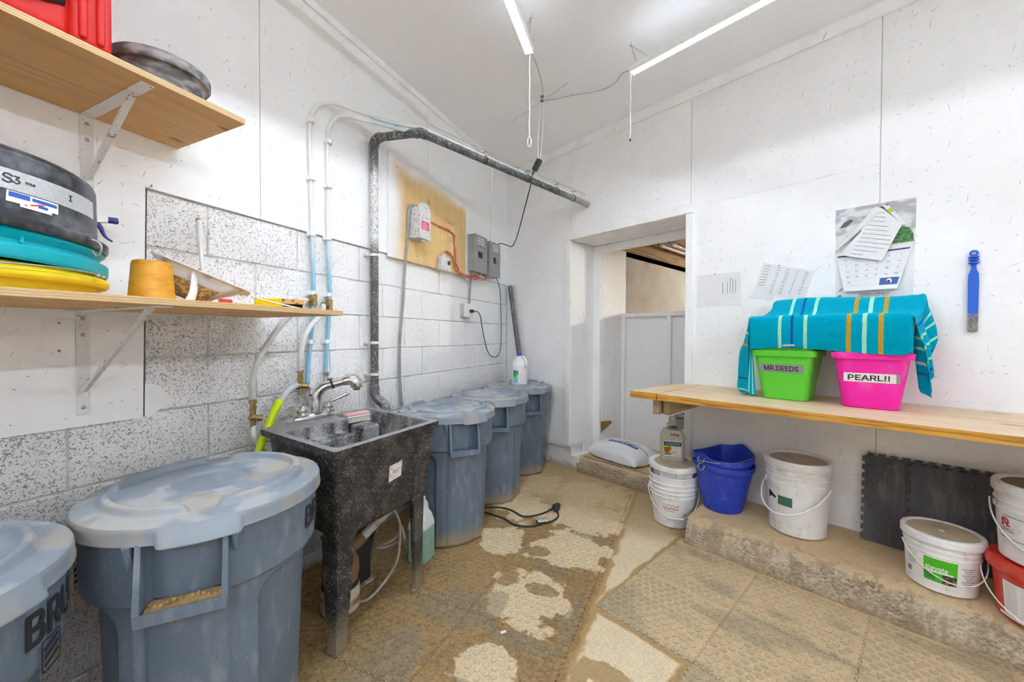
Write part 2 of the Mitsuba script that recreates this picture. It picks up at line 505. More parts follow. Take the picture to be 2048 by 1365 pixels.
structure('ceiling', prism(room, 0.08, CEIL), 'ceiling_white')
structure('wall_back', box(-0.1, X_END + 0.1, Y_BACK - 0.1, Y_BACK, 0, CEIL), 'far_wall')
structure('wall_far_right', box(X_END, X_END + 0.1, Y_BACK, corner_r[1] + 0.1, 0, CEIL), 'far_wall')

# left wall: blocks below, boards above
WL = structure('wall_left', box(-0.12, -0.0045, Y_BACK, YC + 0.1, 0, CEIL), 'mortar')
ROWS = [1.735, 1.5295, 1.326, 1.1245, 0.925, 0.710, 0.507, 0.303, 0.099, -0.02]
made = {}
for i in range(len(ROWS) - 1):
    z1, z0 = ROWS[i], ROWS[i + 1]
    y = (0.918 if i % 2 == 0 else 1.108) - 6 * 0.397
    while y < YC:
        a, b = max(y, Y_BACK), min(y + 0.397, YC)
        hidden = z0 > 0.9 and b < 0.70
        if b - a > 0.02 and not hidden and b > -0.4:
            key = round(b - a, 3), i
            if key not in made:
                made[key] = mikit.ply(box(-0.03, 0, 0.0035, b - a - 0.0035, z0 + 0.0035, z1 - 0.0035, 0.003), 'block_paint')
            obj('block', made[key], None, WL, at=frame((0, a, 0)))
        y += 0.397


def board(poly, x0, x1, c=0.002):
    """A drawing in (y, z) made into a board from x0 to x1."""
    m = prism(poly, x1 - x0)
    v = m.vertices.copy()
    m.vertices = np.stack([x0 + v[:, 2], v[:, 0], v[:, 1]], 1)
    return m


L1 = Polygon([(Y_BACK, .915), (.703, .912), (.716, 1.738), (1.1235, 1.735), (1.1235, 2.917), (Y_BACK, 2.917)])
obj('panel', board(L1, 0, .012), 'osb_white', WL)
obj('edge_shade', board(Polygon([(.704, .914), (.7105, .914), (.7235, 1.734), (.717, 1.734)]), -.003, .0045), 'gap_shade', WL, label='dark strip standing in for the shade of the gap along the board edge')  # solid dark strip, painting the shade of the recess at the board edge
for a, b in ((1.1265, 2.3435), (2.3465, 3.325), (3.328, YC - .006)):
    obj('panel', board(sbox(a, 1.735, b, 2.917), 0, .012), 'osb_white', WL)

patch = [(.7065, .925), (.72, .905), (.745, .925), (.775, .945), (.802, .955), (.79, .975), (.772, .995), (.760, 1.015), (.742, 1.028), (.7065, 1.032)]
obj('plaster_patch', board(Polygon(patch), -.001, .004), 'paint_white', WL)

# right wall: boards with the doorway cut out, a deep reveal, a painted concrete foot
D0, D1, DT = 0.862, 1.876, 2.056


def rbox(s0, s1, o0, o1, z0, z1, c=0.0):
    return moved(box(s0, s1, -o1, -o0, z0, z1, c), RIGHT)


WR = structure('wall_right', join(rbox(-0.1, D0 - .015, -.33, -.008, .2, CEIL), rbox(D0 - .015, D1 + .015, -.33, -.008, DT + .015, CEIL), rbox(D1 + .015, S_END + .1, -.33, -.008, 0, CEIL)), 'paint_white')
for a, b, z0, z1 in ((.004, .8444, .222, 2.917), (.8456, 1.9, 2.10, 2.917), (1.88, 2.8592, .0, 2.10), (1.903, 2.8585, 2.10, 2.917), (2.8608, S_END, .0, 2.917)):
    obj('panel', rbox(a, b, -.009, 0, z0, z1, .0015), 'osb_white', WR)
obj('footing', rbox(-.02, .840, -.34, -.034, 0, .240), 'white_concrete', WR)
structure('trim_1', rbox(.2, S_END, 0, .018, 2.846, CEIL, .002), 'paint_white')
structure('trim_2', box(.012, .026, Y_BACK, YC - .05, 2.876, CEIL, .002), 'paint_white')
DR = structure('door_1', rbox(.808, 1.926, 0, .022, 2.06, 2.128, .002), 'paint_white')      # the doorway: header, casings, reveal boards
obj('casing', rbox(.812, D0, 0, .020, .226, 2.059, .002), 'paint_white', DR)
obj('casing', rbox(D1, 1.926, 0, .020, .155, 2.059, .002), 'paint_white', DR)
obj('reveal_board', rbox(D0 - .014, D0, -.185, 0, .232, DT, .002), 'paint_white', DR)
obj('reveal_board', rbox(D0 - .014, D0 - .002, -.335, -.187, .13, DT, .002), 'paint_white', DR)
obj('reveal_board', rbox(D1, D1 + .014, -.335, 0, .13, DT, .002), 'paint_white', DR)
obj('header_board', rbox(D0, D1, -.20, 0, DT, DT + .014, .002), 'paint_white', DR)
obj('header_board', rbox(D0, D1, -.335, -.202, DT, DT + .012, .002), 'paint_white', DR)
obj('post', rbox(D0 - .01, .932, -.375, -.337, .13, 2.02, .003), 'paint_white', DR)
obj('post', rbox(D1 - .03, D1 + .06, -.375, -.337, .13, 2.02, .003), 'paint_white', DR)
obj('lintel', rbox(D0 - .01, D1 + .06, -.375, -.337, 1.985, 2.056, .003), 'paint_white', DR)
obj('footing', rbox(D0 - .03, .93, -.35, -.03, 0, .13), 'white_concrete', DR)

# the space behind the doorway: slab, low framed partition, board wall, joists
structure('floor_slab', moved(sheet([[(s, -o + .012 * (meshkit.noise(np.array([s * 22, o * 22, z * 22.])) - .5), z + (.006 * (meshkit.noise(np.array([s * 17, o * 17, 4.])) - .5) if z > .05 else 0)) for s in np.linspace(.905, 2.12, 90)]
                                      for o, z in ((-.02, -.01), (-.03, .03), (-.028, .07), (-.032, .10), (-.042, .122), (-.06, .131), (-.12, .132), (-.3, .133), (-.7, .134))])[0], RIGHT), 'ledge_concrete', smooth=35)
structure('slab_end', rbox(.86, .93, -.7, -.05, 0, .128, .01), 'white_concrete')
AW = structure('wall_alcove', rbox(.86, .935, -.785, -.375, .10, 2.4), 'paint_white')
structure('wall_beyond', rbox(.86, .938, -3.2, -.787, .0, 2.012), 'grey_board')
scene_lamp_place = rw(2.0, -1.6, 1.9)
structure('wall_beyond_end', rbox(.86, 2.3, -3.25, -3.2, 0, 2.6), 'grey_board')
structure('wall_beyond_right', rbox(2.25, 2.3, -3.2, -.36, 0, 2.6), 'grey_board')
WP = structure('wall_partition', rbox(.938, 2.25, -.745, -.733, .13, 1.395), 'osb_white')
obj('rail', rbox(.938, 2.25, -.735, -.692, 1.395, 1.432, .003), 'paint_white', WP)
for s in (.938, 1.405, 1.87):
    obj('stud', rbox(s, s + .040, -.733, -.694, .13, 1.395, .003), 'paint_white', WP)
mat('conduit_white', (0.66, 0.66, 0.65), 0.45, 0.4)
CB = structure('ceiling_beyond', rbox(.86, 2.3, -3.25, -.376, 2.32, 2.36), 'joist_wood')
for s, z0, z1, w in ((.940, 2.060, 2.19, .045), (1.30, 2.14, 2.32, .04), (1.62, 2.14, 2.32, .04), (1.95, 2.14, 2.32, .04)):
    obj('joist', rbox(s, s + w, -3.2, -.40, z0, z1, .004), 'joist_wood', CB)
for i, (s_, z_) in enumerate(((1.22, 2.105), (1.275, 2.118), (1.33, 2.098))):
    obj('conduit', moved(rod((s_, .95, z_), (s_ + .0, 3.15, z_), .016, 14), RIGHT), 'conduit_white', CB, smooth=30)
obj('conduit_strap', rbox(1.19, 1.36, -1.02, -1.00, 2.112, 2.142, .002), 'conduit_white', CB)
obj('plate', rbox(.86, 1.03, -3.2, -.80, 2.19, 2.32, .004), 'joist_wood', CB)

# concrete ledge along the right wall
LS = np.linspace(2.085, S_END, 420)
prof = [(.50, -.01), (.49, .02), (.482, .045), (.474, .07), (.466, .095), (.455, .118), (.440, .135), (.42, .146), (.39, .152), (.34, .155), (.28, .159), (.2, .163), (.1, .168), (-.02, .174)]
# rough face: eaten away unevenly
rough = []
for k, (o, z) in enumerate(prof):
    amp = .030 if k < 7 else (.014 if k == 7 else .003)
    pts = np.stack([LS * 16, np.full_like(LS, o * 20), np.full_like(LS, z * 26)], 1)
    d = amp * (meshkit.fbm(pts, 4, 3) - .55) - (.020 * np.clip(meshkit.noise(pts * .35, 8) - .4, 0, 1) if k < 8 else 0)
    rough.append(np.stack([LS + 0 * d, -(o + d * (1 if k < 8 else 0)), z + d * (.35 if 0 < k else 0)], 1))
end = [np.stack([np.full(len(prof), LS[0]) - (.0 if t else 0), -(np.array([r[0, 1] * -1 for r in rough]) * (1 - t) + -.02 * t), np.array([r[0, 2] for r in rough]) if t == 0 else np.full(len(prof), -.01)], 1) for t in (0,)]
ledge_mesh, _ = sheet(rough)
cap_poly = Polygon([(-r[0, 1], r[0, 2]) for r in rough] + [(-.02, -.02)]).buffer(0)
cap = trimesh.creation.triangulate_polygon(cap_poly, engine='earcut')
cv = np.array(cap[0])
cap_mesh = trimesh.Trimesh(np.stack([np.full(len(cv), LS[0]), -cv[:, 0], cv[:, 1]], 1), cap[1], process=False)
structure('floor_ledge', moved(join(ledge_mesh, cap_mesh), RIGHT), 'ledge_concrete', smooth=40)


# ---------------------------------------------------------------- studded floor mats, each a part of the floor
def teeth(a, b, fixed, axis, phase):
    """A line from a to b on one side of a mat, with square teeth shared by both neighbours."""
    n = max(4, int(round((b - a) / .0135)))
    t = np.linspace(a, b, n + 1)
    pts = []
    for k in range(n):
        w = .0035 if (k + phase) % 2 else -.0035
        if k in (0, n - 1):
            w = 0
        for e in (t[k], t[k + 1]):
            pts.append((fixed + w, e) if axis == 'x' else (e, fixed + w))
    return pts


def mat_mesh(x0, x1, y0, y1):
    ring = teeth(x0, x1, y0, 'y', 0) + teeth(y0, y1, x1, 'x', 0) + teeth(x0, x1, y1, 'y', 0)[::-1] + teeth(y0, y1, x0, 'x', 0)[::-1]
    return prism(Polygon(ring).buffer(0).buffer(-.0011, join_style=2), .008, -.001)


def stud_mesh(x0, x1, y0, y1, seed):
    rng = np.random.default_rng(seed)
    one = lathe([(.0126, 0), (.0122, .0014), (.0108, .0021), (0, .0022)], 12)
    out = []
    pitch = .0365
    j = 0
    y = y0 + .022
    while y < y1 - .018:
        x = x0 + .020 + (pitch / 2 if j % 2 else 0)
        while x < x1 - .016:
            if rng.random() > .05:
                m = one.copy()
                m.apply_translation((x + rng.normal(0, .0012), y + rng.normal(0, .0012), .0068))
                out.append(m)
            x += pitch
        y += pitch * .87
        j += 1
    return join(out)


XS = [0.0, .457, .914, 1.371]
YS = [3.15 - .425 * k for k in range(10)]
for j in range(len(YS) - 1):
    for i in range(3):
        x0, x1, y1, y0 = XS[i], XS[i + 1], YS[j], YS[j + 1]
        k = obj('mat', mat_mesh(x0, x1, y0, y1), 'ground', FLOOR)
        if i == 2 or (i == 1 and y0 > .1):
            obj('studs', stud_mesh(x0, x1, y0, y1, i * 40 + j), 'stud_top', k, smooth=40, kind='stuff')
for i in range(6):
    for j, (o1, o0) in enumerate(((.885, .47), (1.302, .885), (1.717, 1.302), (2.13, 1.717))):
        s0, s1 = 2.047 + .419 * i, 2.047 + .419 * (i + 1)
        if (j >= 2 and i == 0) or s1 > S_END or rw(s0, o1)[0] > X_END - .45 or rw(s0, o1)[1] < -.4:
            continue
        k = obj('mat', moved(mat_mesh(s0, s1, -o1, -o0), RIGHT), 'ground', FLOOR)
        obj('studs', moved(stud_mesh(s0, s1, -o1, -o0, 500 + i * 10 + j), RIGHT), 'stud_top', k, smooth=40, kind='stuff')

# ---------------------------------------------------------------- strip lights
mat('white_metal', (0.78, 0.78, 0.77), 0.4, 0.4)
mat('chain_metal', (0.55, 0.55, 0.55), 0.4, 0.5, metallic=0.6)
mat('cord_white', (0.80, 0.80, 0.77), 0.7, 0.2)
mat('cord_grey', (0.42, 0.42, 0.42), 0.6, 0.3)
scene['lens_off'] = {'type': 'diffuse', 'reflectance': {'type': 'rgb', 'value': [.05, .05, .05]}}


def strip_light(name, a, b, label, z=2.705, bare=False, gain=1.0):
    """A bright line of diodes up in a narrow glowing trough, whose sides cut its light off towards the ceiling; bare: a round tube under a housing."""
    a, b = np.array(a, float), np.array(b, float)
    L = np.linalg.norm(b - a)
    m = frame((*a, z), math.degrees(math.atan2(*(b - a)[::-1])))
    t = thing(name, label, 'light')
    up = .03 if bare else 0
    obj('housing', moved(join(box(0, L, -.0215, .0215, .001 + up, .026 + up, .002), *([] if bare else [box(0, L, y, y + .0012, -TROUGH, .001) for y in (-.0227, .0215)])), m), 'white_metal', t)
    for x0, x1 in ((-.006, .0), (L, L + .006)):
        obj('end_cap', moved(box(x0, x1, -.0227, .0227, -.016 if bare else -TROUGH, .027 + up, .001), m), 'white_metal', t)

    def glow(part, ring, power, closed=False):
        v = np.array([(x, y, h) for x in (.001, L - .001) for y, h in ring])
        n = len(ring)
        f = [q for i in range(n if closed else n - 1) for q in ((i, n + i, n + (i + 1) % n), (i, n + (i + 1) % n, (i + 1) % n))]
        g = trimesh.Trimesh(v, np.array(f), process=False)
        if ((g.face_normals[:, 2].sum() > 1e-6) != (part == 'upper_diffuser')) if not closed else (np.einsum('ij,ij->i', g.face_normals, g.triangles_center * (0, 1, 1)).sum() < 0):
            g.faces = g.faces[:, ::-1]
        k = obj(part, moved(g, m), 'lens_off', t)
        scene[k]['emitter'] = {'type': 'area', 'radiance': {'type': 'rgb', 'value': [gain * power * q for q in STRIP_RADIANCE]}}

    if bare:
        glow('tube', [(.015 * math.cos(q), .015 * math.sin(q)) for q in np.linspace(0, 2 * PI, 17)[:-1]], 1.0, True)
    else:
        glow('diodes', [(-.003, -.0003), (.003, -.0003)], 5.0)
        glow('diffuser', [(-.0213, -TROUGH + .001), (-.0210, .0004), (-.0032, .0006)], 3.0 / STRIP_RADIANCE[1] / gain)
        glow('diffuser', [(.0032, .0006), (.0210, .0004), (.0213, -TROUGH + .001)], 3.0 / STRIP_RADIANCE[1] / gain)
        glow('upper_diffuser', [(.019, .0262), (-.019, .0262)], 4.2 / STRIP_RADIANCE[1] / gain)
    return t, m, L


TROUGH = .0105
S1, M1, LL1 = strip_light('strip_light', (.996, 1.918), (1.305, -.482), 'glowing narrow strip light hanging nearer the left wall, running away from the corner', gain=1.85)
S2, M2, LL2 = strip_light('strip_light', (1.462, 2.305), (3.707, 1.401), 'glowing narrow strip light hanging parallel to the wall with the doorway', gain=.50)
# unseen fill lights, added behind and beside the viewpoint to lift the room
ADDED_FILLS = (((4.0, 1.0), (4.0, -1.4), 2.50, True, 'added bare fill tube along the right end of the room beside the viewpoint'), ((3.3, -2.2), (.9, -2.2), 2.70, False, 'added fill strip light across the room behind the viewpoint'), ((.7, -.9), (.7, -2.1), 2.70, False, 'added fill strip light along the left wall behind the viewpoint'), ((1.4, -2.9), (2.6, -2.9), 2.55, True, 'added bare fill tube high along the back wall behind the viewpoint'))
for (p0, p1, hz, bare, lab), gain in zip(ADDED_FILLS, FILL_GAIN):
    strip_light('fill_tube_light' if bare else 'strip_light', p0, p1, lab, hz, bare, gain)
t = thing('added_bulb', 'small lit bulb added on the far side of the room beyond the doorway', 'light')  # unseen bulb, added to brighten the space behind the doorway
obj('base', moved(lathe([(0, 0), (.035, 0), (.035, .02), (.02, .03), (.018, .05), (0, .05)], 24), frame(rw(2.249, -2.6, 1.8), WALL_ANGLE) @ trimesh.transformations.rotation_matrix(-PI / 2, (0, 1, 0))), 'white_metal', t, smooth=30)
k = obj('bulb', moved(trimesh.creation.icosphere(3, .04), frame(rw(2.16, -2.6, 1.8))), 'lens_off', t, smooth=True)
scene[k]['emitter'] = {'type': 'area', 'radiance': {'type': 'rgb', 'value': [BEYOND_RADIANCE, BEYOND_RADIANCE * .93, BEYOND_RADIANCE * .82]}}


# ---------------------------------------------------------------- grey lidded bins
def bin_color(p, n, uv):
    d = fbm(p.x * 14, p.y * 14, p.z * 5)
    dust = smoothstep(0.50, 0.85, fbm(p.x * 40, p.y * 40, p.z * 9))
    c = mix((0.088, 0.122, 0.160), (0.125, 0.165, 0.208), d)
    c = mix(c, (0.34, 0.36, 0.37), 0.26 * dust + 0.40 * smoothstep(0.80, 0.86, noise(p.x * 330, p.y * 330, p.z * 250)) * smoothstep(0.45, 0.6, d))
    return mix(c, (0.33, 0.25, 0.14), 0.75 * smoothstep(0.10, 0.0, p.z - 0.05 * d))


def lid_color(p, n, uv):
    a = fbm(p.x * 6, p.y * 6, 1.0)
    b = fbm(p.x * 17, p.y * 17, 4.0)
    c = mix((0.155, 0.187, 0.222), (0.26, 0.293, 0.322), a)
    dust = smoothstep(0.46, 0.58, 0.6 * a + 0.4 * b) * smoothstep(0.3, 0.9, n.z)
    c = mix(c, (0.42, 0.42, 0.40), 0.55 * dust)
    return mix(c, (0.38, 0.31, 0.21), 0.40 * smoothstep(0.56, 0.72, fbm(p.x * 9 + 4, p.y * 9, 8.0)))


mat('bin_plastic', bin_color, 0.42, 0.4)
mat('lid_plastic', lid_color, 0.5, 0.35, bump=lambda p, n, uv: 0.0010 * fbm(p.x * 60, p.y * 60, p.z * 60), bump_scale=1.0)
mat('black_print', (0.02, 0.02, 0.022), 0.5, 0.3)
mat('bin_dirt', lambda p, n, uv: mix((0.23, 0.13, 0.05), (0.42, 0.29, 0.14), noise(p.x * 130, p.y * 130, p.z * 130)), 0.9, 0.1)
BR, BH = .266, .735          # radius under the lid, height to the rim


def sm(a, b, x):
    t = np.clip((x - a) / (b - a), 0, 1)
    return t * t * (3 - 2 * t)


def bin_body():
    nt, nz = 288, 110
    th = np.linspace(-PI, PI, nt, endpoint=False)
    zz = np.r_[0, np.linspace(.004, BH, nz - 1)]
    Tm, Zm = np.meshgrid(th, zz)
    base = .236 + (.262 - .236) * Zm / BH
    base = base - .010 * np.clip(1 - Zm / .012, 0, 1)                 # rounded foot
    # angle from the nearer handle
    h = np.abs((Tm + PI / 2) % PI - PI / 2)
    arc = h * base
    band = .012 * sm(.545, .56, Zm)                                    # collar under the rim
    # big sunk panels between the handle columns, with rounded upper corners
    e0, top = .148, .535
    dx, dz = arc - e0, top - Zm
    r = .055
    q = np.where((dx < r) & (dz < r), r - np.hypot(np.clip(r - dx, 0, None), np.clip(r - dz, 0, None)), np.minimum(dx, dz))
    sunk = sm(-.002, .012, q)
    # mid rib of the panel
    rib = sm(.045, .03, np.abs((Tm % PI) - PI / 2) * base) * 0
    col = sm(.092, .082, arc) * (1 - sm(.49, .52, Zm))                 # flat pad below the handle
    groove = sm(.012, .003, np.abs(arc - .092)) * (1 - sm(.50, .53, Zm))
    R = base + band + .008 - .021 * sunk - .008 * groove - .004 * col
    # pocket behind the grip
    pocket = sm(.082, .074, arc) * sm(.535, .55, Zm) * (1 - sm(.70, .71, Zm))
    R = R - .030 * pocket
    R = R + .004 * sm(BH - .02, BH - .012, Zm)
    v = np.stack([R * np.cos(Tm), R * np.sin(Tm), Zm], -1).reshape(-1, 3)
    f = []
    i, j = np.meshgrid(np.arange(nz - 1), np.arange(nt), indexing='ij')
    i, j = i.ravel(), j.ravel()
    j2 = (j + 1) % nt
    f = np.vstack([np.stack([i * nt + j, i * nt + j2, (i + 1) * nt + j2], 1), np.stack([i * nt + j, (i + 1) * nt + j2, (i + 1) * nt + j], 1)])
    k = len(v)
    jj = np.arange(nt)
    v = np.vstack([v, [[0, 0, .002]], [[0, 0, BH - .01]]])
    f = np.vstack([f, np.stack([np.full(nt, k), (jj + 1) % nt, jj], 1), np.stack([np.full(nt, k + 1), (nz - 1) * nt + jj, (nz - 1) * nt + (jj + 1) % nt], 1)])
    return trimesh.Trimesh(v, f, process=False)


def bin_handle():
    """The grip: two straps and a cross bar, standing proud of the body at angle 0."""
    out = []
    for s in (-1, 1):
        strap = []
        for z, o, w in ((.715, .283, .011), (.60, .292, .014), (.555, .302, .013), (.532, .304, .006)):
            strap.append((z, o, w))
        pts = []
        for z, o, w in strap:
            y = s * .083
            pts += [(.258, y - w * .5, z), (.258, y + w * .5, z), (o, y - w * .5, z), (o, y + w * .5, z)]
        out.append(trimesh.convex.convex_hull(np.array(pts[:12])))
        out.append(trimesh.convex.convex_hull(np.array(pts[8:])))
        # gusset beside the strap
        out.append(trimesh.convex.convex_hull(np.array([(.262, s * .095, .712), (.262, s * .118, .712), (.286, s * .097, .712), (.283, s * .112, .712), (.268, s * .100, .655), (.274, s * .104, .655), (.268, s * .094, .655)])))
    bar = []
    for a in np.linspace(-.086, .086, 9):
        o = .304
        bar.append(np.array([(o - .046, a, .532), (o, a, .532), (o + .001, a, .560), (o - .006, a, .560), (o - .010, a, .545), (o - .046, a, .538)]))
    pts = np.array(bar)
    v = pts.reshape(-1, 3)
    m = 6
    f = []
    for i in range(len(bar) - 1):
        for j in range(m):
            j2 = (j + 1) % m
            f += [(i * m + j, i * m + j2, (i + 1) * m + j2), (i * m + j, (i + 1) * m + j2, (i + 1) * m + j)]
    for i, o in ((0, 1), (len(bar) - 1, -1)):
        for j in range(1, m - 1):
            f.append((i * m, i * m + j, i * m + j + 1)[::o])
    out.append(trimesh.Trimesh(v, f, process=False))
    return join(out)


def bin_lid():
    nt = 256
    th = np.linspace(-PI, PI, nt, endpoint=False)
    rs = np.r_[np.linspace(0.001, .085, 8), np.linspace(.09, .112, 8), np.linspace(.125, .205, 8), np.linspace(.21, .250, 16), np.linspace(.254, .286, 10)]
    arcs = np.zeros_like(th)
    q = (th % (PI / 2)) / (PI / 2)
    arcs = sm(.07, .12, q) * (1 - sm(.88, .93, q))
    rings = []
    for r in rs:
        z = .745 + .000 * th
        z = z + .004 * (1 - sm(.085, .112, r)) * -1.0               # dished middle
        z = z + .006 * sm(.094, .099, r) * (1 - sm(.104, .111, r))
        z = z + arcs * .019 * sm(.212, .222, r) * (1 - sm(.234, .246, r))
        z = z - .004 * sm(.246, .286, r) - .002 * sm(.27, .286, r)
        rings.append(np.stack([r * np.cos(th), r * np.sin(th), z], 1))
    tab = sm(.30, .26, np.abs((th + PI / 2) % PI - PI / 2))
    for r, z, k in ((.2895, .7375, 0), (.2915, .732, .0), (.2920, .725, .3), (.2925, .714, .8), (.2935, .704, 1), (.2945, .702, 1), (.2945, .699, 1), (.288, .699, 1), (.286, .705, 1)):
        rr = r + .012 * tab * k
        rings.append(np.stack([rr * np.cos(th), rr * np.sin(th), z - .007 * tab * k + 0 * th], 1))
    v = np.vstack(rings)
    i, j = np.meshgrid(np.arange(len(rings) - 1), np.arange(nt), indexing='ij')
    i, j = i.ravel(), j.ravel()
    j2 = (j + 1) % nt
    f = np.vstack([np.stack([i * nt + j, (i + 1) * nt + j, (i + 1) * nt + j2], 1), np.stack([i * nt + j, (i + 1) * nt + j2, i * nt + j2], 1)])
    return shift(trimesh.Trimesh(v, f, process=False), 0, 0, .012)


BIN_BODY = mikit.ply(bin_body(), 'bin_plastic', smooth=35)
BIN_GRIP = mikit.ply(bin_handle(), 'bin_plastic', smooth=30)
BIN_LID = mikit.ply(bin_lid(), 'lid_plastic', smooth=40)
bt = wrap(text_center('BRUTE', .062, .25, True), .2815, 0, .642)
flag = join(*[wrap(shift(text_center('SS', .03, .05, True), 0, 0, 0), .2815, .0, .565)], wrap(prism(rrect(-.036, .036, -.032, .032, .01).difference(rrect(-.032, .032, -.028, .028, .008)), .0008), .2815, 0, .575))
BIN_PRINT = mikit.ply(bt, 'black_print')
BIN_MARK = mikit.ply(wrap(prism(unary_union([rrect(-.030, .030, -.032, .032, .01).difference(rrect(-.027, .027, -.029, .029, .008))] + [affinity.rotate(sbox(-.022, a, .022, a + .008), 12) for a in (-.018, -.002, .013)]), .0008), .2815, .0, .572), 'black_print')


def grey_bin(x, y, turn, lid_turn, label, print_turn=90, mark=11):
    t = thing('lidded_bin', label, 'bin', 'grey lidded bins in a row along the block wall')
    z0 = .0095
    obj('body', BIN_BODY, None, t, at=frame((x, y, z0), turn))
    for k in (0, 180):
        obj('handle', BIN_GRIP, None, t, at=frame((x, y, z0), turn + k))
    l = obj('lid', BIN_LID, None, t, at=frame((x, y, z0), lid_turn))
    for k in (0, 180):
        obj('lettering', BIN_PRINT, None, t, at=frame((x, y, z0), turn + print_turn + k), label='black printed lettering')
        obj('emblem', BIN_MARK, None, t, at=frame((x, y, z0), turn + print_turn + mark + k), label='black printed emblem')
    return t


grey_bin(.466, .091, -26, 26, 'grey lidded bin at the left edge, cut off by the frame, with black lettering', 90, -13)
b1 = grey_bin(.476, .684, -38.8, -32, 'large grey lidded bin in front of the utility sink, its lid streaked with dust')
t = obj('tape', moved(box(-.022, .022, -.055, .055, 0, .001), frame((.52, .76, .7665), -50)), 'tape_grey', b1, label='strip of pale tape with marker writing') if False else None
grey_bin(.411, 2.025, -36.4, -22, 'grey lidded bin just beyond the utility sink')
grey_bin(.383, 2.632, -53.8, -40, 'grey lidded bin second from the corner, behind the one by the sink')
grey_bin(.349, 3.254, -44.5, -34, 'grey lidded bin in the corner with a white jug on its lid')
mat('tape_silver', lambda p, n, uv: mix((0.52, 0.53, 0.53), (0.40, 0.41, 0.41), noise(p.x * 400, p.y * 400, p.z * 400)), 0.4, 0.4, metallic=0.2)
mk = frame((.555, .735, .7595), -50)
k = obj('tape', moved(box(-.085, .085, -.026, .026, -.002, .001), mk), 'tape_silver', b1, label='strip of silver tape with faded marker writing')
obj('writing', moved(shift(text_center('FEED', .022, .09), 0, 0, .001), mk), 'black_print', k)
gp = frame((.476, .684, .0095), -38.8)
obj('debris', moved(join(box(.240, .285, -.074, .074, .552, .557), *[shift(trimesh.creation.icosphere(1, .006), .262 + .008 * math.sin(i * 7), -.07 + .0117 * i, .558 + .003 * math.sin(i * 5)) for i in range(13)]), gp), 'bin_dirt', b1, label='brown dirt caught in the handle', kind='stuff')


# ---------------------------------------------------------------- left wall: shelves, brackets, what stands on them
mat('bracket_paint', lambda p, n, uv: mix((0.70, 0.70, 0.68), (0.17, 0.15, 0.13), 0.8 * smoothstep(0.66, 0.74, 0.5 * noise(p.x * 130 + p.z * 60, p.y * 170, p.z * 130) + 0.5 * fbm(p.x * 22, p.y * 22, p.z * 22))), 0.45, 0.4)
mat('screw_metal', (0.35, 0.33, 0.28), 0.4, 0.5, metallic=0.8)
obj_shelf = obj('plywood_shelf', box(.013, .427, -.6, .815, 1.915, 1.934, .0012), 'shelf_ply', label='upper plywood shelf, knotty underside showing, under the red jug and the grey pan', cat='shelf')
obj('plywood_shelf', box(.013, .536, -.6, 1.12, 1.287, 1.306, .0012), 'shelf_ply', label='lower plywood shelf holding the stacked tubs and the orange cup', cat='shelf')


def screw(parent, x, y, z, r=.006, axis='x', m=None):
    s = join(lathe([(0, 0), (r, 0), (r * .9, .0015), (r * .5, .0024), (0, .0024)], 14), box(-r * .6, r * .6, -.0006, .0006, .002, .0027))
    rot = trimesh.transformations.rotation_matrix(PI / 2, (0, 1, 0))
    a = np.eye(4)
    a[:3, 3] = (x, y, z)
    obj('screw', moved(s, (m if m is not None else np.eye(4)) @ a @ rot), 'screw_metal', parent, smooth=30)


def bracket(y, ztop, drop, reach, label, screws, foot):
    t = thing('shelf_bracket', label, 'bracket', 'steel brackets under the plywood shelves')
    w = .016
    obj('upright', box(.012, .0155, y - w, y + w, ztop - drop, ztop, .001), 'bracket_paint', t)
    obj('arm', box(.012, reach, y - w, y + w, ztop - .0035, ztop, .001), 'bracket_paint', t)
    a, b = np.array([.0165, y, ztop - foot]), np.array([reach - .085, y, ztop - .006])
    d = b - a
    L = np.linalg.norm(d)
    ang = math.atan2(d[2], d[0])
    brace = join(box(0, L, -.0095, .0095, -.0015, .0015, .0006), box(0, L, -.0095, -.0065, -.010, .0015, .0006))
    obj('brace', moved(brace, frame(a) @ trimesh.transformations.rotation_matrix(-ang, (0, 1, 0))), 'bracket_paint', t)
    for z in screws:
        screw(t, .0155, y, z)
    return t


bracket(.567, 1.915, .30, .405, 'scratched white steel bracket under the upper shelf', (1.889, 1.838, 1.66), .205)
bracket(.552, 1.287, .338, .525, 'scratched white steel bracket under the lower shelf, beside the blank plate', (1.26, 1.208, .974), .262)
t = thing('blank_plate', 'white painted blank cover plate on the boards beside the lower bracket', 'cover plate')
pl = prism(rrect(-.034, .034, -.054, .054, .009), .005)
obj('plate', moved(pl, np.array([[0, 0, 1, .012], [1, 0, 0, .500], [0, 1, 0, 1.201], [0, 0, 0, 1.0]])), 'paint_white', t)
screw(t, .017, .500, 1.244, .0045)
screw(t, .017, .500, 1.158, .0045)
obj('eye_screw', join(moved(lathe([(.004 + .0012 * math.cos(a), .0012 * math.sin(a)) for a in np.linspace(0, 2 * PI, 9)], 20), frame((.028, .727, 1.744)) @ trimesh.transformations.rotation_matrix(PI / 2, (1, 0, 0))), rod((.012, .727, 1.742), (.026, .727, 1.742), .0015)), 'screw_metal', label='small eye screw at the corner where the boards meet the blocks', cat='hook', smooth=30)

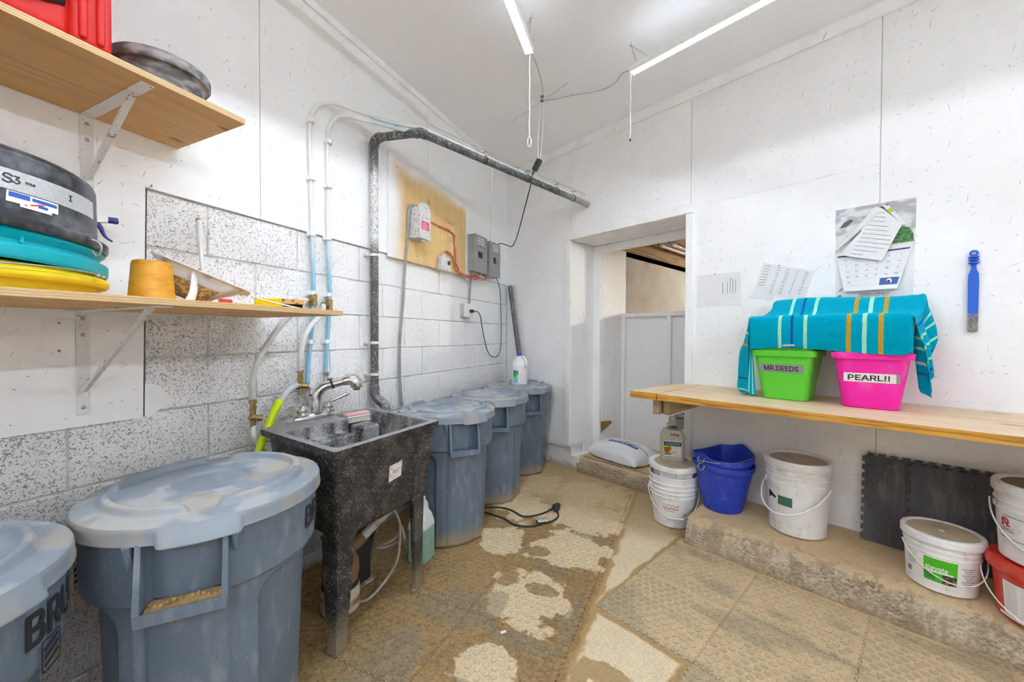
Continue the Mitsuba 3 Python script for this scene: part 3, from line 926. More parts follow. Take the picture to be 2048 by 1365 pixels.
# stacked tubs, upside down
mat('tub_black', lambda p, n, uv: mix((0.016, 0.017, 0.021), (0.17, 0.175, 0.19), smoothstep(0.45, 0.85, 0.6 * fbm(p.x * 40, p.y * 40, p.z * 26) + 0.4 * fbm(p.x * 9, p.y * 9, p.z * 9)) * 0.75), 0.28, 0.5)
mat('tub_teal', (0.0, 0.36, 0.42), 0.35, 0.45)
mat('tub_yellow', lambda p, n, uv: mix((0.86, 0.66, 0.008), (0.70, 0.50, 0.01), fbm(p.x * 20, p.y * 20, p.z * 20)), 0.38, 0.45)
mat('wire_metal', (0.38, 0.37, 0.33), 0.4, 0.5, metallic=0.7)


def tub_mesh(h, rr, rt, lip=.018):
    """Upside-down round tub: the rim is below."""
    return lathe([(rr - .022, .0), (rr - .004, -.002), (rr, .004), (rr, lip - .003), (rr - .004, lip), (rr - .020, lip + .004), (rr - .022, lip + .012), (rt + .012, h - .022), (rt + .006, h - .010), (rt - .008, h - .001), (rt - .02, h), (0, h)], 96)


TC = (.27, .274)


def tilt_frame(z, deg):
    return frame((*TC, z)) @ trimesh.transformations.rotation_matrix(math.radians(-deg), (1, 0, 0), point=(0, 0, 0))


t = thing('feed_tub', 'yellow round tub lying upside down at the bottom of the stack', 'tub')
obj('body', moved(lathe([(.205, 0), (.21, 0), (.216, .022), (.236, .024), (.241, .03), (.241, .040), (.236, .046), (.226, .052), (.222, .058), (.20, .063), (.19, .064), (0, .064)], 96), tilt_frame(1.306, 0)), 'tub_yellow', t, smooth=40)
a = np.linspace(-2.2, .75, 60)
obj('bail', moved(tube(np.stack([.246 * np.cos(a), .246 * np.sin(a), .050 + .004 * np.sin(a * 3)], 1), .0022, 8), tilt_frame(1.306, 0)), 'wire_metal', t, smooth=True)
obj('bail_end', moved(join(trimesh.creation.icosphere(2, .006).apply_translation((.180, .172, .050)), trimesh.creation.icosphere(2, .005).apply_translation((.172, .184, .048))), tilt_frame(1.306, 0)), 'wire_metal', t, smooth=True)
t = thing('feed_tub', 'teal round tub upside down between the yellow and the black ones', 'tub')
obj('body', moved(tub_mesh(.078, .239, .219, .030), tilt_frame(1.372, 3)), 'tub_teal', t, smooth=40)
for ang in (-60, -25, 10):
    c, s = math.cos(math.radians(ang)), math.sin(math.radians(ang))
    obj('rib', moved(moved(box(.206, .2245, -.0025, .0025, .036, .070), frame((0, 0, 0), ang)), tilt_frame(1.372, 3)), 'tub_teal', t)
t = thing('feed_tub', 'scuffed black tub upside down on top of the stack, banded with silver tape', 'tub')
TB = tilt_frame(1.440, 4)
obj('body', moved(tub_mesh(.178, .240, .196, .022), TB), 'tub_black', t, smooth=40)


def cone_band(r0, r1, z0, z1, a0, a1, off=.0012, n=60, wob=0.0):
    a = np.linspace(a0, a1, n)
    rows = []
    for k in np.linspace(0, 1, 6):
        rr = r0 + (r1 - r0) * k + off
        rows.append(np.stack([rr * np.cos(a), rr * np.sin(a), z0 + (z1 - z0) * k + wob * np.sin(a * 3)], 1))
    return sheet(rows)[0]


def tub_r(z):
    return .218 + (.208 - .218) * (z - .034) / (.156 - .034)


k = obj('tape', moved(cone_band(tub_r(.078), tub_r(.122), .078, .122, -2.0, .98), TB), 'tape_silver', t, smooth=True, label='silver tape with black marker writing')
wr = join(*[wrap(text_center(w, h), tub_r(.1) + .0016, math.radians(q), .102, -.08) for w, h, q in (('S', .020, 4.5), ('3', .016, 8), ('ime', .007, 13.5), ('I', .014, 34))])
obj('writing', moved(wr, TB), 'black_print', k)
mat('sticker_white', (0.76, 0.75, 0.72), 0.5, 0.3)
mat('print_blue', (0.035, 0.10, 0.42), 0.5, 0.3)
mat('print_red', (0.62, 0.05, 0.04), 0.5, 0.3)
st = unary_union([sbox(-.042, -.012, .042, .012), affinity.translate(sbox(-.022, -.018, .03, 0), 0, 0)])
k = obj('sticker', moved(wrap(prism(st, .0006), tub_r(.06) + .0012, math.radians(15.5), .064, -.08), TB), 'sticker_white', t, label='torn red, white and blue sticker')
obj('print', moved(join(*[wrap(prism(q, .0005), tub_r(.06) + .0020, math.radians(15.5), .064, -.08) for q in (sbox(-.039, -.0005, -.008, .010), sbox(-.004, .001, .039, .008), sbox(.006, -.010, .022, -.004))]), TB), 'print_blue', k)
obj('print', moved(join(*[wrap(prism(affinity.rotate(sbox(-.012, -.0015, .012, .0015), 20), .0005), tub_r(.06) + .0020, math.radians(15.5 + q), .060 + z, -.08) for q, z in ((-1, -.004), (1.2, -.001), (.5, -.010))]), TB), 'print_red', k)
for s in (0, 1):
    loop = curve([(.236, .0, .016), (.252, .004, .010), (.256, .008, -.010), (.246, .012, -.022), (.240, .006, -.012)], 30)
    obj('bail_clip', moved(moved(tube(loop, .0028, 8), frame((0, 0, 0), 42 + 180 * s)), TB), 'wire_metal', t, smooth=True)

# spray bottle behind the tubs
mat('spray_white', (0.72, 0.71, 0.68), 0.4, 0.4)
mat('spray_blue', (0.035, 0.035, 0.20), 0.35, 0.45)
t = thing('spray_bottle', 'white spray bottle with a dark blue trigger, mostly hidden behind the black tub', 'spray bottle')
SB = frame((.085, .538, 1.306), 74) @ np.diag([1, 1, 1.06, 1])
obj('body', moved(lathe([(0, 0), (.032, 0), (.036, .006), (.036, .12), (.030, .155), (.016, .185), (.014, .20), (0, .20)], 40, 1.0, .75), SB), 'spray_white', t, smooth=40)
head = join(trimesh.convex.convex_hull(np.array([(-.03, s * .011, .262) for s in (-1, 1)] + [(.050, s * .009, .262) for s in (-1, 1)] + [(.050, s * .009, .246) for s in (-1, 1)] + [(.012, s * .011, .238) for s in (-1, 1)] + [(-.032, s * .011, .236) for s in (-1, 1)])), lathe([(.016, .195), (.017, .215), (.011, .222), (.010, .24), (0, .24)], 24))
obj('head', moved(head, SB), 'spray_white', t, smooth=25)
obj('nozzle', moved(moved(lathe([(0, 0), (.0095, 0), (.0095, .022), (.007, .024), (0, .024)], 24), frame((.050, 0, .254)) @ trimesh.transformations.rotation_matrix(PI / 2, (0, 1, 0))), SB), 'spray_blue', t, smooth=30)
obj('trigger', moved(tube(curve([(.022, 0, .242), (.032, 0, .230), (.042, 0, .205), (.060, 0, .190)], 16), np.linspace(.008, .0025, 16), 10), SB), 'spray_blue', t, smooth=True)
obj('stem', moved(box(.006, .020, -.007, .007, .200, .236, .003), SB), 'spray_blue', t)
mat('white_plastic', lambda p, n, uv: mix((0.76, 0.755, 0.74), (0.62, 0.60, 0.56), fbm(p.x * 20, p.y * 20, p.z * 20) * 0.6), 0.38, 0.4)

# orange cup, upside down
mat('cup_orange', lambda p, n, uv: mix((0.66, 0.315, 0.028), (0.56, 0.235, 0.018), smoothstep(0.4, 0.7, fbm(p.x * 30, p.y * 30, p.z * 50))), 0.45, 0.4)
t = thing('plastic_cup', 'orange-yellow plastic cup upside down on the lower shelf beside the tubs', 'cup')
obj('body', moved(lathe([(.046, 0), (.0545, 0), (.054, .004), (.046, .112), (.043, .119), (.037, .121), (0, .1215)], 64), frame((.335, .600, 1.306))), 'cup_orange', t, smooth=40)

# tilted clear scoop with a caked layer of feed
mat('clear_plastic', lambda p, n, uv: mix((0.60, 0.585, 0.55), (0.40, 0.36, 0.29), smoothstep(0.4, 0.8, fbm(p.x * 30, p.y * 30, p.z * 30))), 0.25, 0.5, spec_trans=0.0)
mat('caked_feed', lambda p, n, uv: mix((0.25, 0.15, 0.06), (0.50, 0.33, 0.10), smoothstep(0.45, 0.65, noise(p.x * 160, p.y * 160, p.z * 160))), 0.8, 0.2)
dirx = np.array([.103, .205, -.098])
dirx /= np.linalg.norm(dirx)
diry = np.cross((0, 0, 1), dirx)
diry /= np.linalg.norm(diry)
SC = np.eye(4)
SC[:3, 0], SC[:3, 1], SC[:3, 2], SC[:3, 3] = dirx, diry, np.cross(dirx, diry), (.248, .665, 1.452)
t = thing('feed_scoop', 'clear plastic scoop tilted on its side with caked feed inside, on the lower shelf', 'scoop')


def basin(top, bottom, depth, wall=.002, r=.03, n=5):
    """Open box: rounded rectangles (x0, x1, y0, y1) at the rim and at the floor."""
    rings = []
    for (x0, x1, y0, y1), z, rr in ((top, 0, r), (bottom, -depth + .012, r * .8), (tuple(np.array(bottom) + np.array([.008, -.008, .008, -.008])), -depth, r * .7)):
        c = np.array(rrect(x0, x1, y0, y1, rr, n).exterior.coords)[:-1]
        rings.append(np.c_[c, np.full(len(c), z)])
    m = len(rings[0])
    v = np.vstack(rings + [[[(bottom[0] + bottom[1]) / 2, (bottom[2] + bottom[3]) / 2, -depth]]])
    f = []
    for i in range(len(rings) - 1):
        for j in range(m):
            j2 = (j + 1) % m
            f += [(i * m + j, i * m + j2, (i + 1) * m + j2), (i * m + j, (i + 1) * m + j2, (i + 1) * m + j)]
    k = len(v) - 1
    f += [(2 * m + j, 2 * m + (j + 1) % m, k) for j in range(m)]
    return trimesh.Trimesh(v, np.array(f)[:, ::-1] if Polygon(rings[0][:, :2]).exterior.is_ccw is False else f, process=False)


obj('body', moved(basin((0, .235, -.075, .075), (.012, .150, -.06, .06), .088), SC), 'clear_plastic', t, smooth=40)
fl = rrect(-.028, .250, -.088, .088, .035).difference(rrect(.002, .232, -.073, .073, .03))
obj('flange', moved(shift(prism(fl, .003), 0, 0, -.001), SC), 'clear_plastic', t)
obj('caked_feed', moved(basin((.010, .175, -.0785, .060), (.016, .146, -.0635, .055), .050, r=.025), SC @ frame((0, -.0006, -.040))), 'caked_feed', t, label='brown caked feed', kind='stuff')
obj('handle', join(tube(curve([(.345, .705, 1.412), (.352, .700, 1.37), (.357, .692, 1.335), (.360, .680, 1.309)], 14), np.linspace(.010, .013, 14), 10, flat=.5)), 'white_plastic', t, smooth=True)
obj('grip_loop', tube(curve([(.20, .90, 1.365), (.23, .92, 1.372), (.27, .915, 1.366), (.27, .885, 1.358)], 24), .004, 8), 'clear_plastic', t, smooth=True)

mat('brush_wood', lambda p, n, uv: mix((0.62, 0.36, 0.13), (0.20, 0.09, 0.03), smoothstep(0.45, 0.7, fbm(p.x * 30, p.y * 60, p.z * 60))), 0.6, 0.3)
# white-handled brush leaning behind the scoop
t = thing('dish_brush', 'white brush handle standing upright against the blocks behind the scoop', 'brush')
obj('handle', tube(curve([(.052, .862, 1.655), (.054, .863, 1.62), (.056, .864, 1.57), (.060, .866, 1.50), (.075, .872, 1.40), (.095, .88, 1.325)], 40), np.interp(np.linspace(0, 1, 40), [0, .06, .2, .4, 1], [.0075, .0115, .0122, .0075, .007]), 14), 'white_plastic', t, smooth=True)
obj('handle_tip', tube(curve([(.051, .862, 1.648), (.051, .861, 1.656), (.052, .859, 1.664)], 8), [.0078, .0082, .0083, .0083, .0082, .008, .007, .004], 12), 'brush_wood', t, smooth=True, label='brown worn tip')
obj('bristles', moved(lathe([(0, 0), (.02, 0), (.026, .006), (.026, .018), (.012, .026), (0, .026)], 24), frame((.095, .88, 1.306))), 'spray_white', t, smooth=30)
mat('sponge_yellow', lambda p, n, uv: mix((0.80, 0.62, 0.02), (0.62, 0.42, 0.0), noise(p.x * 200, p.y * 200, p.z * 200)), 0.9, 0.1)
t = thing('sponge', 'yellow sponge with a dark scouring side on the lower shelf beside the wooden brush', 'sponge')
obj('foam', moved(box(-.045, .045, -.03, .03, .010, .044, .004), frame((.30, .972, 1.306), 58)), 'sponge_yellow', t)
obj('scourer', moved(box(-.045, .045, -.03, .03, 0, .0098, .001), frame((.30, .972, 1.306), 58)), 'black_print', t, label='dark scouring pad')
mat('bristle_dark', (0.03, 0.022, 0.018), 0.8, 0.2)
t = thing('scrub_brush', 'wooden scrubbing brush with dark bristles near the end of the lower shelf', 'brush')
WB = frame((.285, 1.068, 1.306), 62)
bb = trimesh.convex.convex_hull(np.array([(x, y * w, z) for x, w in ((-.055, .6), (-.045, 1), (.045, 1), (.055, .7)) for y in (-.022, .022) for z in (.030, .050)]))
obj('back', moved(bb, WB), 'brush_wood', t)
rng = np.random.default_rng(4)
br = [rod((x + rng.normal(0, .001), y + rng.normal(0, .001), .031), (x * 1.06 + rng.normal(0, .002), y * 1.1 + rng.normal(0, .002), .0005), .0016, 5) for x in np.linspace(-.044, .044, 14) for y in np.linspace(-.017, .017, 6)]
obj('bristles', moved(join(br), WB), 'bristle_dark', t, kind='stuff')
obj('plastic_stick', tube(curve([(.365, .872, 1.345), (.40, .92, 1.330), (.425, .97, 1.318), (.44, 1.01, 1.309)], 24), .003, 8), 'white_plastic', label='thin white plastic stick leaning from the scoop to the shelf', cat='stick', smooth=True)
obj('bottle_cap', moved(lathe([(0, 0), (.018, 0), (.018, .014), (.016, .016), (0, .016)], 28), frame((.455, .735, 1.306))), 'print_red', label='small red cap on the lower shelf beside the scoop', cat='cap', smooth=30)

# upper shelf: rubber pan and red jerry can
mat('rubber_grey', lambda p, n, uv: mix((0.085, 0.08, 0.078), (0.33, 0.32, 0.31), smoothstep(0.35, 0.75, fbm(p.x * 26, p.y * 26, p.z * 40)) * 0.85), 0.7, 0.25, bump=lambda p, n, uv: 0.001 * noise(p.x * 300, p.y * 300, p.z * 300), bump_scale=1.0)
t = thing('feed_pan', 'dusty grey rubber pan at the end of the upper shelf', 'pan')
obj('body', moved(lathe([(0, 0), (.082, 0), (.090, .006), (.112, .098), (.1235, .100), (.127, .106), (.127, .124), (.1235, .131), (.117, .131), (.112, .124), (.086, .014), (0, .012)], 80), frame((.23, .672, 1.934))), 'rubber_grey', t, smooth=40)
mat('can_red', (0.50, 0.012, 0.008), 0.40, 0.3)
mat('can_black', (0.018, 0.018, 0.02), 0.4, 0.4)
t = thing('jerry_can', 'red plastic jerry can with a black spout, cut off by the top of the frame', 'jerry can')


def hull_box(x0, x1, y0, y1, z0, z1, r, seg=2):
    s = trimesh.creation.icosphere(seg, r)
    pts = np.vstack([s.vertices + (x, y, z) for x in (x0 + r, x1 - r) for y in (y0 + r, y1 - r) for z in (z0 + r, z1 - r)])
    return trimesh.convex.convex_hull(pts)


obj('body', join(hull_box(.245, .405, .415, .498, 1.934, 2.24, .022), hull_box(.235, .395, .27, .43, 1.934, 2.24, .03), hull_box(.25, .38, .28, .48, 2.2, 2.29, .03)), 'can_red', t, smooth=40)
for y in (.438, .470):
    obj('rib', hull_box(.385, .415, y - .008, y + .008, 1.95, 2.21, .0075), 'can_red', t, smooth=40)
obj('rib', hull_box(.28, .36, .492, .504, 1.95, 2.21, .0058), 'can_red', t, smooth=40)
obj('spout', tube(curve([(.405, .12, 1.975), (.412, .22, 1.985), (.405, .33, 2.01), (.38, .40, 2.03)], 24), np.linspace(.016, .024, 24), 14), 'can_black', t, smooth=True, label='black spout strapped along the side')
obj('handle', tube(curve([(.32, .29, 2.28), (.32, .31, 2.33), (.32, .44, 2.33), (.32, .46, 2.28)], 24), .012, 12), 'can_red', t, smooth=True)


# ---------------------------------------------------------------- pipes and hoses on the left wall
def pex_color(p, n, uv):
    low = smoothstep(1.74, 1.70, p.z)
    bend = smoothstep(.135, .16, p.x) * smoothstep(2.3, 2.35, p.z) * smoothstep(.32, .24, p.x)
    b = dr.clip(low + 0.75 * bend, 0, 1)
    return mix((0.74, 0.74, 0.73), mix((0.45, 0.60, 0.68), (0.185, 0.44, 0.62), smoothstep(1.66, 1.48, p.z)), b * (0.80 + 0.2 * noise(p.z * 60, p.y * 60)))


mat('pex_pipe', pex_color, 0.4, 0.4)
mat('brass', lambda p, n, uv: mix((0.44, 0.30, 0.11), (0.24, 0.17, 0.08), noise(p.x * 200, p.y * 200, p.z * 200)), 0.35, 0.5, metallic=0.75)
mat('chrome', lambda p, n, uv: mix((0.75, 0.75, 0.76), (0.52, 0.50, 0.47), smoothstep(0.5, 0.7, fbm(p.x * 60, p.y * 60, p.z * 60))), 0.16, 0.5, metallic=0.95)
mat('hose_white', lambda p, n, uv: mix((0.72, 0.71, 0.68), (0.50, 0.49, 0.46), fbm(p.x * 30, p.y * 30, p.z * 30) * 0.7), 0.4, 0.4)
mat('hose_lime', (0.60, 0.78, 0.0), 0.4, 0.4)
mat('hose_grey', (0.48, 0.49, 0.49), 0.35, 0.45)


def abs_color(p, n, uv):
    white = dr.maximum(smoothstep(1.70, 1.80, p.z) * smoothstep(2.30, 2.18, p.z + 0.10 * noise(p.y * 60, p.z * 40, p.x * 60)) * smoothstep(.11, .09, p.x), 0)
    speck = smoothstep(0.30, 0.52, noise(p.x * 230, p.y * 230, p.z * 160))
    end = smoothstep(.80, .93, p.x) * smoothstep(2.0, 2.2, p.z)
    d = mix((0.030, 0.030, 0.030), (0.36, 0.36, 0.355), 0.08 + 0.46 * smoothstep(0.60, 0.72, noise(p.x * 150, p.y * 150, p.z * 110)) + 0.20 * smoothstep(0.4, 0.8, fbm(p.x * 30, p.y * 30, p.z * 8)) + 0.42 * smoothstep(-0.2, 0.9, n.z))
    return mix(d, (0.68, 0.68, 0.67), dr.clip(white * (0.35 + 0.65 * speck), 0, 1) + 0.35 * end * (1 - white))


mat('drain_pipe', abs_color, 0.5, 0.35)

t = thing('water_pipe', 'white and blue water pipe nearer the shelf, bending over to follow the black drain pipe', 'pipe')
P1 = [(.022, 1.350, .930), (.022, 1.356, 1.05), (.024, 1.376, 1.25), (.024, 1.386, 1.42), (.022, 1.380, 1.72), (.022, 1.373, 2.0), (.022, 1.372, 2.28), (.026, 1.392, 2.365), (.045, 1.432, 2.412), (.085, 1.51, 2.432), (.145, 1.64, 2.432), (.215, 1.745, 2.428), (.285, 1.81, 2.424), (.345, 1.868, 2.420), (.40, 1.985, 2.414), (.55, 2.35, 2.397), (.75, 2.83, 2.380), (.93, 3.262, 2.372)]
obj('pipe', tube(curve(P1, 160), .0105, 14), 'pex_pipe', t, smooth=True)
clip_mesh = join(box(0, .010, -.020, .020, -.012, .012, .002), box(.006, .034, -.018, -.0125, -.011, .011, .002), box(.006, .030, .0125, .017, -.011, .011, .002), box(.026, .036, -.018, .004, -.011, .011, .002))
CLIP = mikit.ply(clip_mesh, 'paint_white')
for z, y in ((2.295, 1.372), (2.005, 1.373), (1.725, 1.380), (1.425, 1.386), (1.175, 1.370)):
    obj('clip', CLIP, None, t, at=frame((.0125 if z > 1.73 else .002, y, z)))
t2 = thing('water_pipe', 'white and blue water pipe farther from the shelf, bending over beside the first one', 'pipe')
P2 = [(.022, 1.457, 1.0), (.022, 1.464, 1.1), (.024, 1.478, 1.30), (.024, 1.483, 1.45), (.022, 1.476, 1.72), (.022, 1.474, 2.0), (.022, 1.478, 2.26), (.028, 1.496, 2.345), (.05, 1.53, 2.392), (.095, 1.600, 2.408), (.150, 1.672, 2.407), (.215, 1.748, 2.403), (.285, 1.83, 2.403), (.355, 1.905, 2.408), (.42, 2.07, 2.396), (.56, 2.405, 2.374), (.75, 2.86, 2.352), (.90, 3.22, 2.345)]
obj('pipe', tube(curve(P2, 160), .0105, 14), 'pex_pipe', t2, smooth=True)
for z, y in ((2.235, 1.477), (2.0, 1.474), (1.725, 1.476), (1.425, 1.482), (1.175, 1.468)):
    obj('clip', CLIP, None, t2, at=frame((.0125 if z > 1.73 else .002, y, z)))
for tt, y, z in ((t, 1.386, 1.39), (t2, 1.481, 1.370)):
    tee = join(rod((.024, y, z - .025), (.024, y, z + .025), .0165, 16), rod((.024, y, z - .03), (.024, y, z - .022), .019, 6), rod((.024, y, z + .022), (.024, y, z + .03), .019, 6), rod((.024, y, z), (.040, y - .05, z - .004), .0135, 14), rod((.036, y - .038, z - .003), (.041, y - .052, z - .004), .017, 6))
    obj('tee', tee, 'brass', tt, smooth=30, label='brass tee fitting')
for tt, y, z in ((t, 1.350, .930), (t2, 1.457, 1.0)):
    v = join(rod((.024, y, z - .05), (.024, y, z + .012), .0125, 14), rod((.024, y, z - .006), (.024, y, z + .014), .016, 6), rod((.024, y, z - .025), (.052, y + .02, z - .025), .008, 10), moved(lathe([(0, 0), (.013, 0), (.015, .006), (.013, .012), (0, .012)], 16, 1, .55), frame((.052, y + .022, z - .031))), rod((.024, y, z - .08), (.024, y, z - .05), .006, 10))
    obj('stop_valve', v, 'chrome', tt, smooth=30, label='small chrome stop valve')

t = thing('drain_pipe', 'black drain pipe rising from the sink and running across the corner over the doorway', 'pipe')
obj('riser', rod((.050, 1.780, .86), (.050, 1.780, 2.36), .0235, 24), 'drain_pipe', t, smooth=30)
el = np.linspace(0, PI / 2, 12)
u = np.array([.98, .20, 0])
obj('elbow', tube(np.array([np.array([.050, 1.780, 2.345]) + u * (.045 - .045 * math.cos(a)) + np.array([0, 0, .045 * math.sin(a)]) for a in el]), .0285, 20), 'drain_pipe', t, smooth=30)
A, B, C = np.array([.092, 1.788, 2.390]), np.array([.345, 1.842, 2.388]), np.array([.958, 3.305, 2.333])
d1, d2 = (B - A) / np.linalg.norm(B - A), (C - B) / np.linalg.norm(C - B)
obj('branch', rod(A, B, .0235, 24), 'drain_pipe', t, smooth=30)
obj('elbow', join(rod(B - d1 * .035, B + d1 * .004, .0285, 20), rod(B - d2 * .004, B + d2 * .035, .0285, 20), trimesh.creation.icosphere(3, .0285).apply_translation(B)), 'drain_pipe', t, smooth=30)
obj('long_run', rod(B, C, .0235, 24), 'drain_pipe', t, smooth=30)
for a in (.30, .55, .75, .88):
    c = B + (C - B) * a
    obj('cable_tie', moved(lathe([(.0245, -.004), (.0255, -.004), (.0255, .004), (.0245, .004)], 20), np.linalg.inv(trimesh.geometry.align_vectors(d2, (0, 0, 1))).dot(np.eye(4)) if False else frame(c) @ trimesh.geometry.align_vectors((0, 0, 1), d2)), 'can_black', t, smooth=30)
    obj('cable_tie', join(tube(curve([c + (0, 0, .024), c + (-.012, .0, .050), c + (.02, -.012, .048)], 12), .0022, 6), box(c[0] - .006, c[0] + .006, c[1] - .005, c[1] + .005, c[2] + .022, c[2] + .034, .001)), 'can_black', t, smooth=30)
obj('strap', tube(curve([A + (.10, .0, -.026), A + (.125, -.02, .0), A + (.120, .0, .055), A + (.095, .03, .05)], 16), .006, 6, flat=.3), 'wire_metal', t, smooth=True)
obj('wire', tube(curve([B + (0.02, .06, .07), B + (C - B) * .5 + (0, 0, .062), C + (-.01, -.03, .075)], 30), .0022, 6), 'cord_grey', t, smooth=True)
for z in (1.690, 1.165, .975):
    obj('clamp', join(moved(lathe([(.024, -.008), (.0265, -.008), (.0265, .008), (.024, .008)], 24), frame((.050, 1.780, z))), box(.002, .03, 1.742, 1.764, z - .006, z + .006, .001)), 'bracket_paint', t, smooth=30, label='pale pipe clamp')
obj('coupling', rod((.050, 1.780, .86), (.050, 1.780, .90), .0285, 20), 'drain_pipe', t, smooth=30)
obj('sanitary_bend', tube(curve([(.050, 1.780, .875), (.052, 1.785, .845), (.075, 1.795, .815), (.11, 1.80, .79), (.12, 1.78, .70), (.13, 1.70, .50), (.18, 1.60, .34)], 40), .0275, 18), 'drain_pipe', t, smooth=True)


def valve(parent, x, y, z, top=.055, spout=True):
    obj('valve', join(rod((x, y, z + .030), (x, y, z + top), .0125, 6), rod((x, y, z + top - .006), (x, y, z + top + .010), .0155, 16), rod((x, y, z - .02), (x, y, z + .032), .0115, 16), rod((x, y, z + .016), (x, y, z + .030), .0150, 6), trimesh.creation.icosphere(2, .0165).apply_translation((x, y, z - .012)), rod((x, y, z - .055), (x, y, z - .012), .0105, 14), *([rod((x, y, z - .012), (x + .018, y + .026, z - .016), .0130, 14), rod((x + .014, y + .022, z - .015), (x + .020, y + .030, z - .017), .0145, 14)] if spout else [])), 'brass', parent, smooth=30, label='brass valve')


t = thing('supply_hose', 'white hose curving from under the shelf down to the brass valve left of the faucet', 'hose')
obj('hose', tube(curve([(.040, 1.335, 1.385), (.075, 1.29, 1.372), (.12, 1.245, 1.345), (.125, 1.20, 1.31), (.105, 1.155, 1.255), (.10, 1.115, 1.195), (.10, 1.069, 1.125), (.09, 1.048, 1.06), (.075, 1.045, .985), (.064, 1.054, .93)], 80), .0125, 14), 'hose_white', t, smooth=True)
valve(t, .062, 1.056, .862)
obj('lower_hose', tube(curve([(.062, 1.058, .812), (.075, 1.052, .775), (.085, 1.065, .735), (.12, 1.10, .695), (.20, 1.14, .66)], 40), .0115, 12), 'hose_white', t, smooth=True)
t = thing('supply_hose', 'white hose curving from under the shelf end to the brass valve behind the faucet', 'hose')
obj('hose', tube(curve([(.040, 1.43, 1.366), (.065, 1.41, 1.345), (.08, 1.385, 1.315), (.082, 1.345, 1.275), (.08, 1.305, 1.225), (.08, 1.279, 1.155), (.075, 1.270, 1.09), (.064, 1.278, 1.035)], 60), .0125, 14), 'hose_white', t, smooth=True)
valve(t, .060, 1.284, .975)
obj('valve_lever', join(box(.062, .072, 1.255, 1.31, .925, .930, .001), rod((.060, 1.284, .915), (.060, 1.284, .935), .009, 10)), 'chrome', t)
t = thing('garden_hose', 'lime green hose with a grey end piece hanging from a brass valve', 'hose')
obj('grey_end', tube(curve([(.070, 1.262, .962), (.082, 1.243, .968), (.09, 1.210, .958), (.095, 1.178, .934), (.10, 1.150, .908)], 24), .0145, 14), 'hose_grey', t, smooth=True)
obj('hose', tube(curve([(.10, 1.153, .911), (.104, 1.138, .893), (.112, 1.098, .825), (.12, 1.06, .755), (.13, 1.03, .68), (.145, 1.01, .55), (.15, 1.0, .35), (.16, 1.0, .012)], 60), .0165, 14), 'hose_lime', t, smooth=True)
obj('ferrule', rod((.0715, 1.256, .963), (.079, 1.246, .9665), .0165, 14), 'can_black', t, smooth=30)


# ---------------------------------------------------------------- utility sink
def sink_color(p, n, uv):
    speck = smoothstep(0.72, 0.80, noise(p.x * 300, p.y * 300, p.z * 300))
    chalk = fbm(p.x * 24, p.y * 24, p.z * 14)
    c = mix((0.012, 0.011, 0.011), (0.050, 0.046, 0.042), smoothstep(0.4, 0.8, chalk))
    c = mix(c, (0.42, 0.41, 0.39), 0.62 * speck * smoothstep(0.25, 0.6, chalk + 0.10))
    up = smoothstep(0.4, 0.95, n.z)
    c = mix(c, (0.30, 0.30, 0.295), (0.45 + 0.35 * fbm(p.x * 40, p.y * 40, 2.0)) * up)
    return mix(c, (0.34, 0.27, 0.18), 0.6 * smoothstep(0.20, 0.02, p.z))


mat('sink_black', sink_color, 0.42, 0.4)
mat('sink_inside', lambda p, n, uv: mix((0.045, 0.044, 0.043), (0.42, 0.41, 0.39), smoothstep(0.25, 0.75, 0.75 * fbm(p.x * 26, p.y * 26, p.z * 9) + 0.25 * noise(p.x * 170, p.y * 170, p.z * 120)) * (0.45 + 0.50 * smoothstep(0.2, 0.7, fbm(p.x * 6, p.y * 6, p.z * 6)))), 0.55, 0.3)
FLc, FRc, BRc, BLc = (np.array(c) for c in ((.668, .964, .800), (.690, 1.550, .800), (.228, 1.553, .826), (.195, 1.000, .826)))


def sink_pt(u, v, w=0.0):
    """u: left to right along the wall, v: front to back, w: height over the rim plane."""
    u, v, w = np.broadcast_arrays(*[np.asarray(a, float) for a in (u, v, w)])
    u, v = u[..., None], v[..., None]
    p = FLc * (1 - u) * (1 - v) + FRc * u * (1 - v) + BRc * u * v + BLc * (1 - u) * v
    return p + w[..., None] * np.array([0, 0, 1.0])


SW, SD = .586, .475


def ring(x0, x1, y0, y1, r, w, n=6):
    c = np.array(rrect(x0, x1, y0, y1, r, n).exterior.coords)[:-1]
    return np.c_[c, np.full(len(c), w)]


def loft(rings, cap_end=True, cap_start=False):
    m = len(rings[0])
    v = np.vstack(rings)
    f = []
    for i in range(len(rings) - 1):
        for j in range(m):
            j2 = (j + 1) % m
            f += [(i * m + j, i * m + j2, (i + 1) * m + j2), (i * m + j, (i + 1) * m + j2, (i + 1) * m + j)]
    if cap_end:
        v = np.vstack([v, rings[-1].mean(0)])
        b = (len(rings) - 1) * m
        f += [(b + j, b + (j + 1) % m, len(v) - 1) for j in range(m)]
    if cap_start:
        v = np.vstack([v, rings[0].mean(0)])
        f += [((j + 1) % m, j, len(v) - 1) for j in range(m)]
    return v, np.array(f)


def sink_mesh(v, f):
    p = sink_pt(v[:, 0] / SW, v[:, 1] / SD, v[:, 2])
    return trimesh.Trimesh(p, f, process=False)


t = thing('utility_sink', 'speckled black plastic utility sink on four legs against the block wall', 'sink')
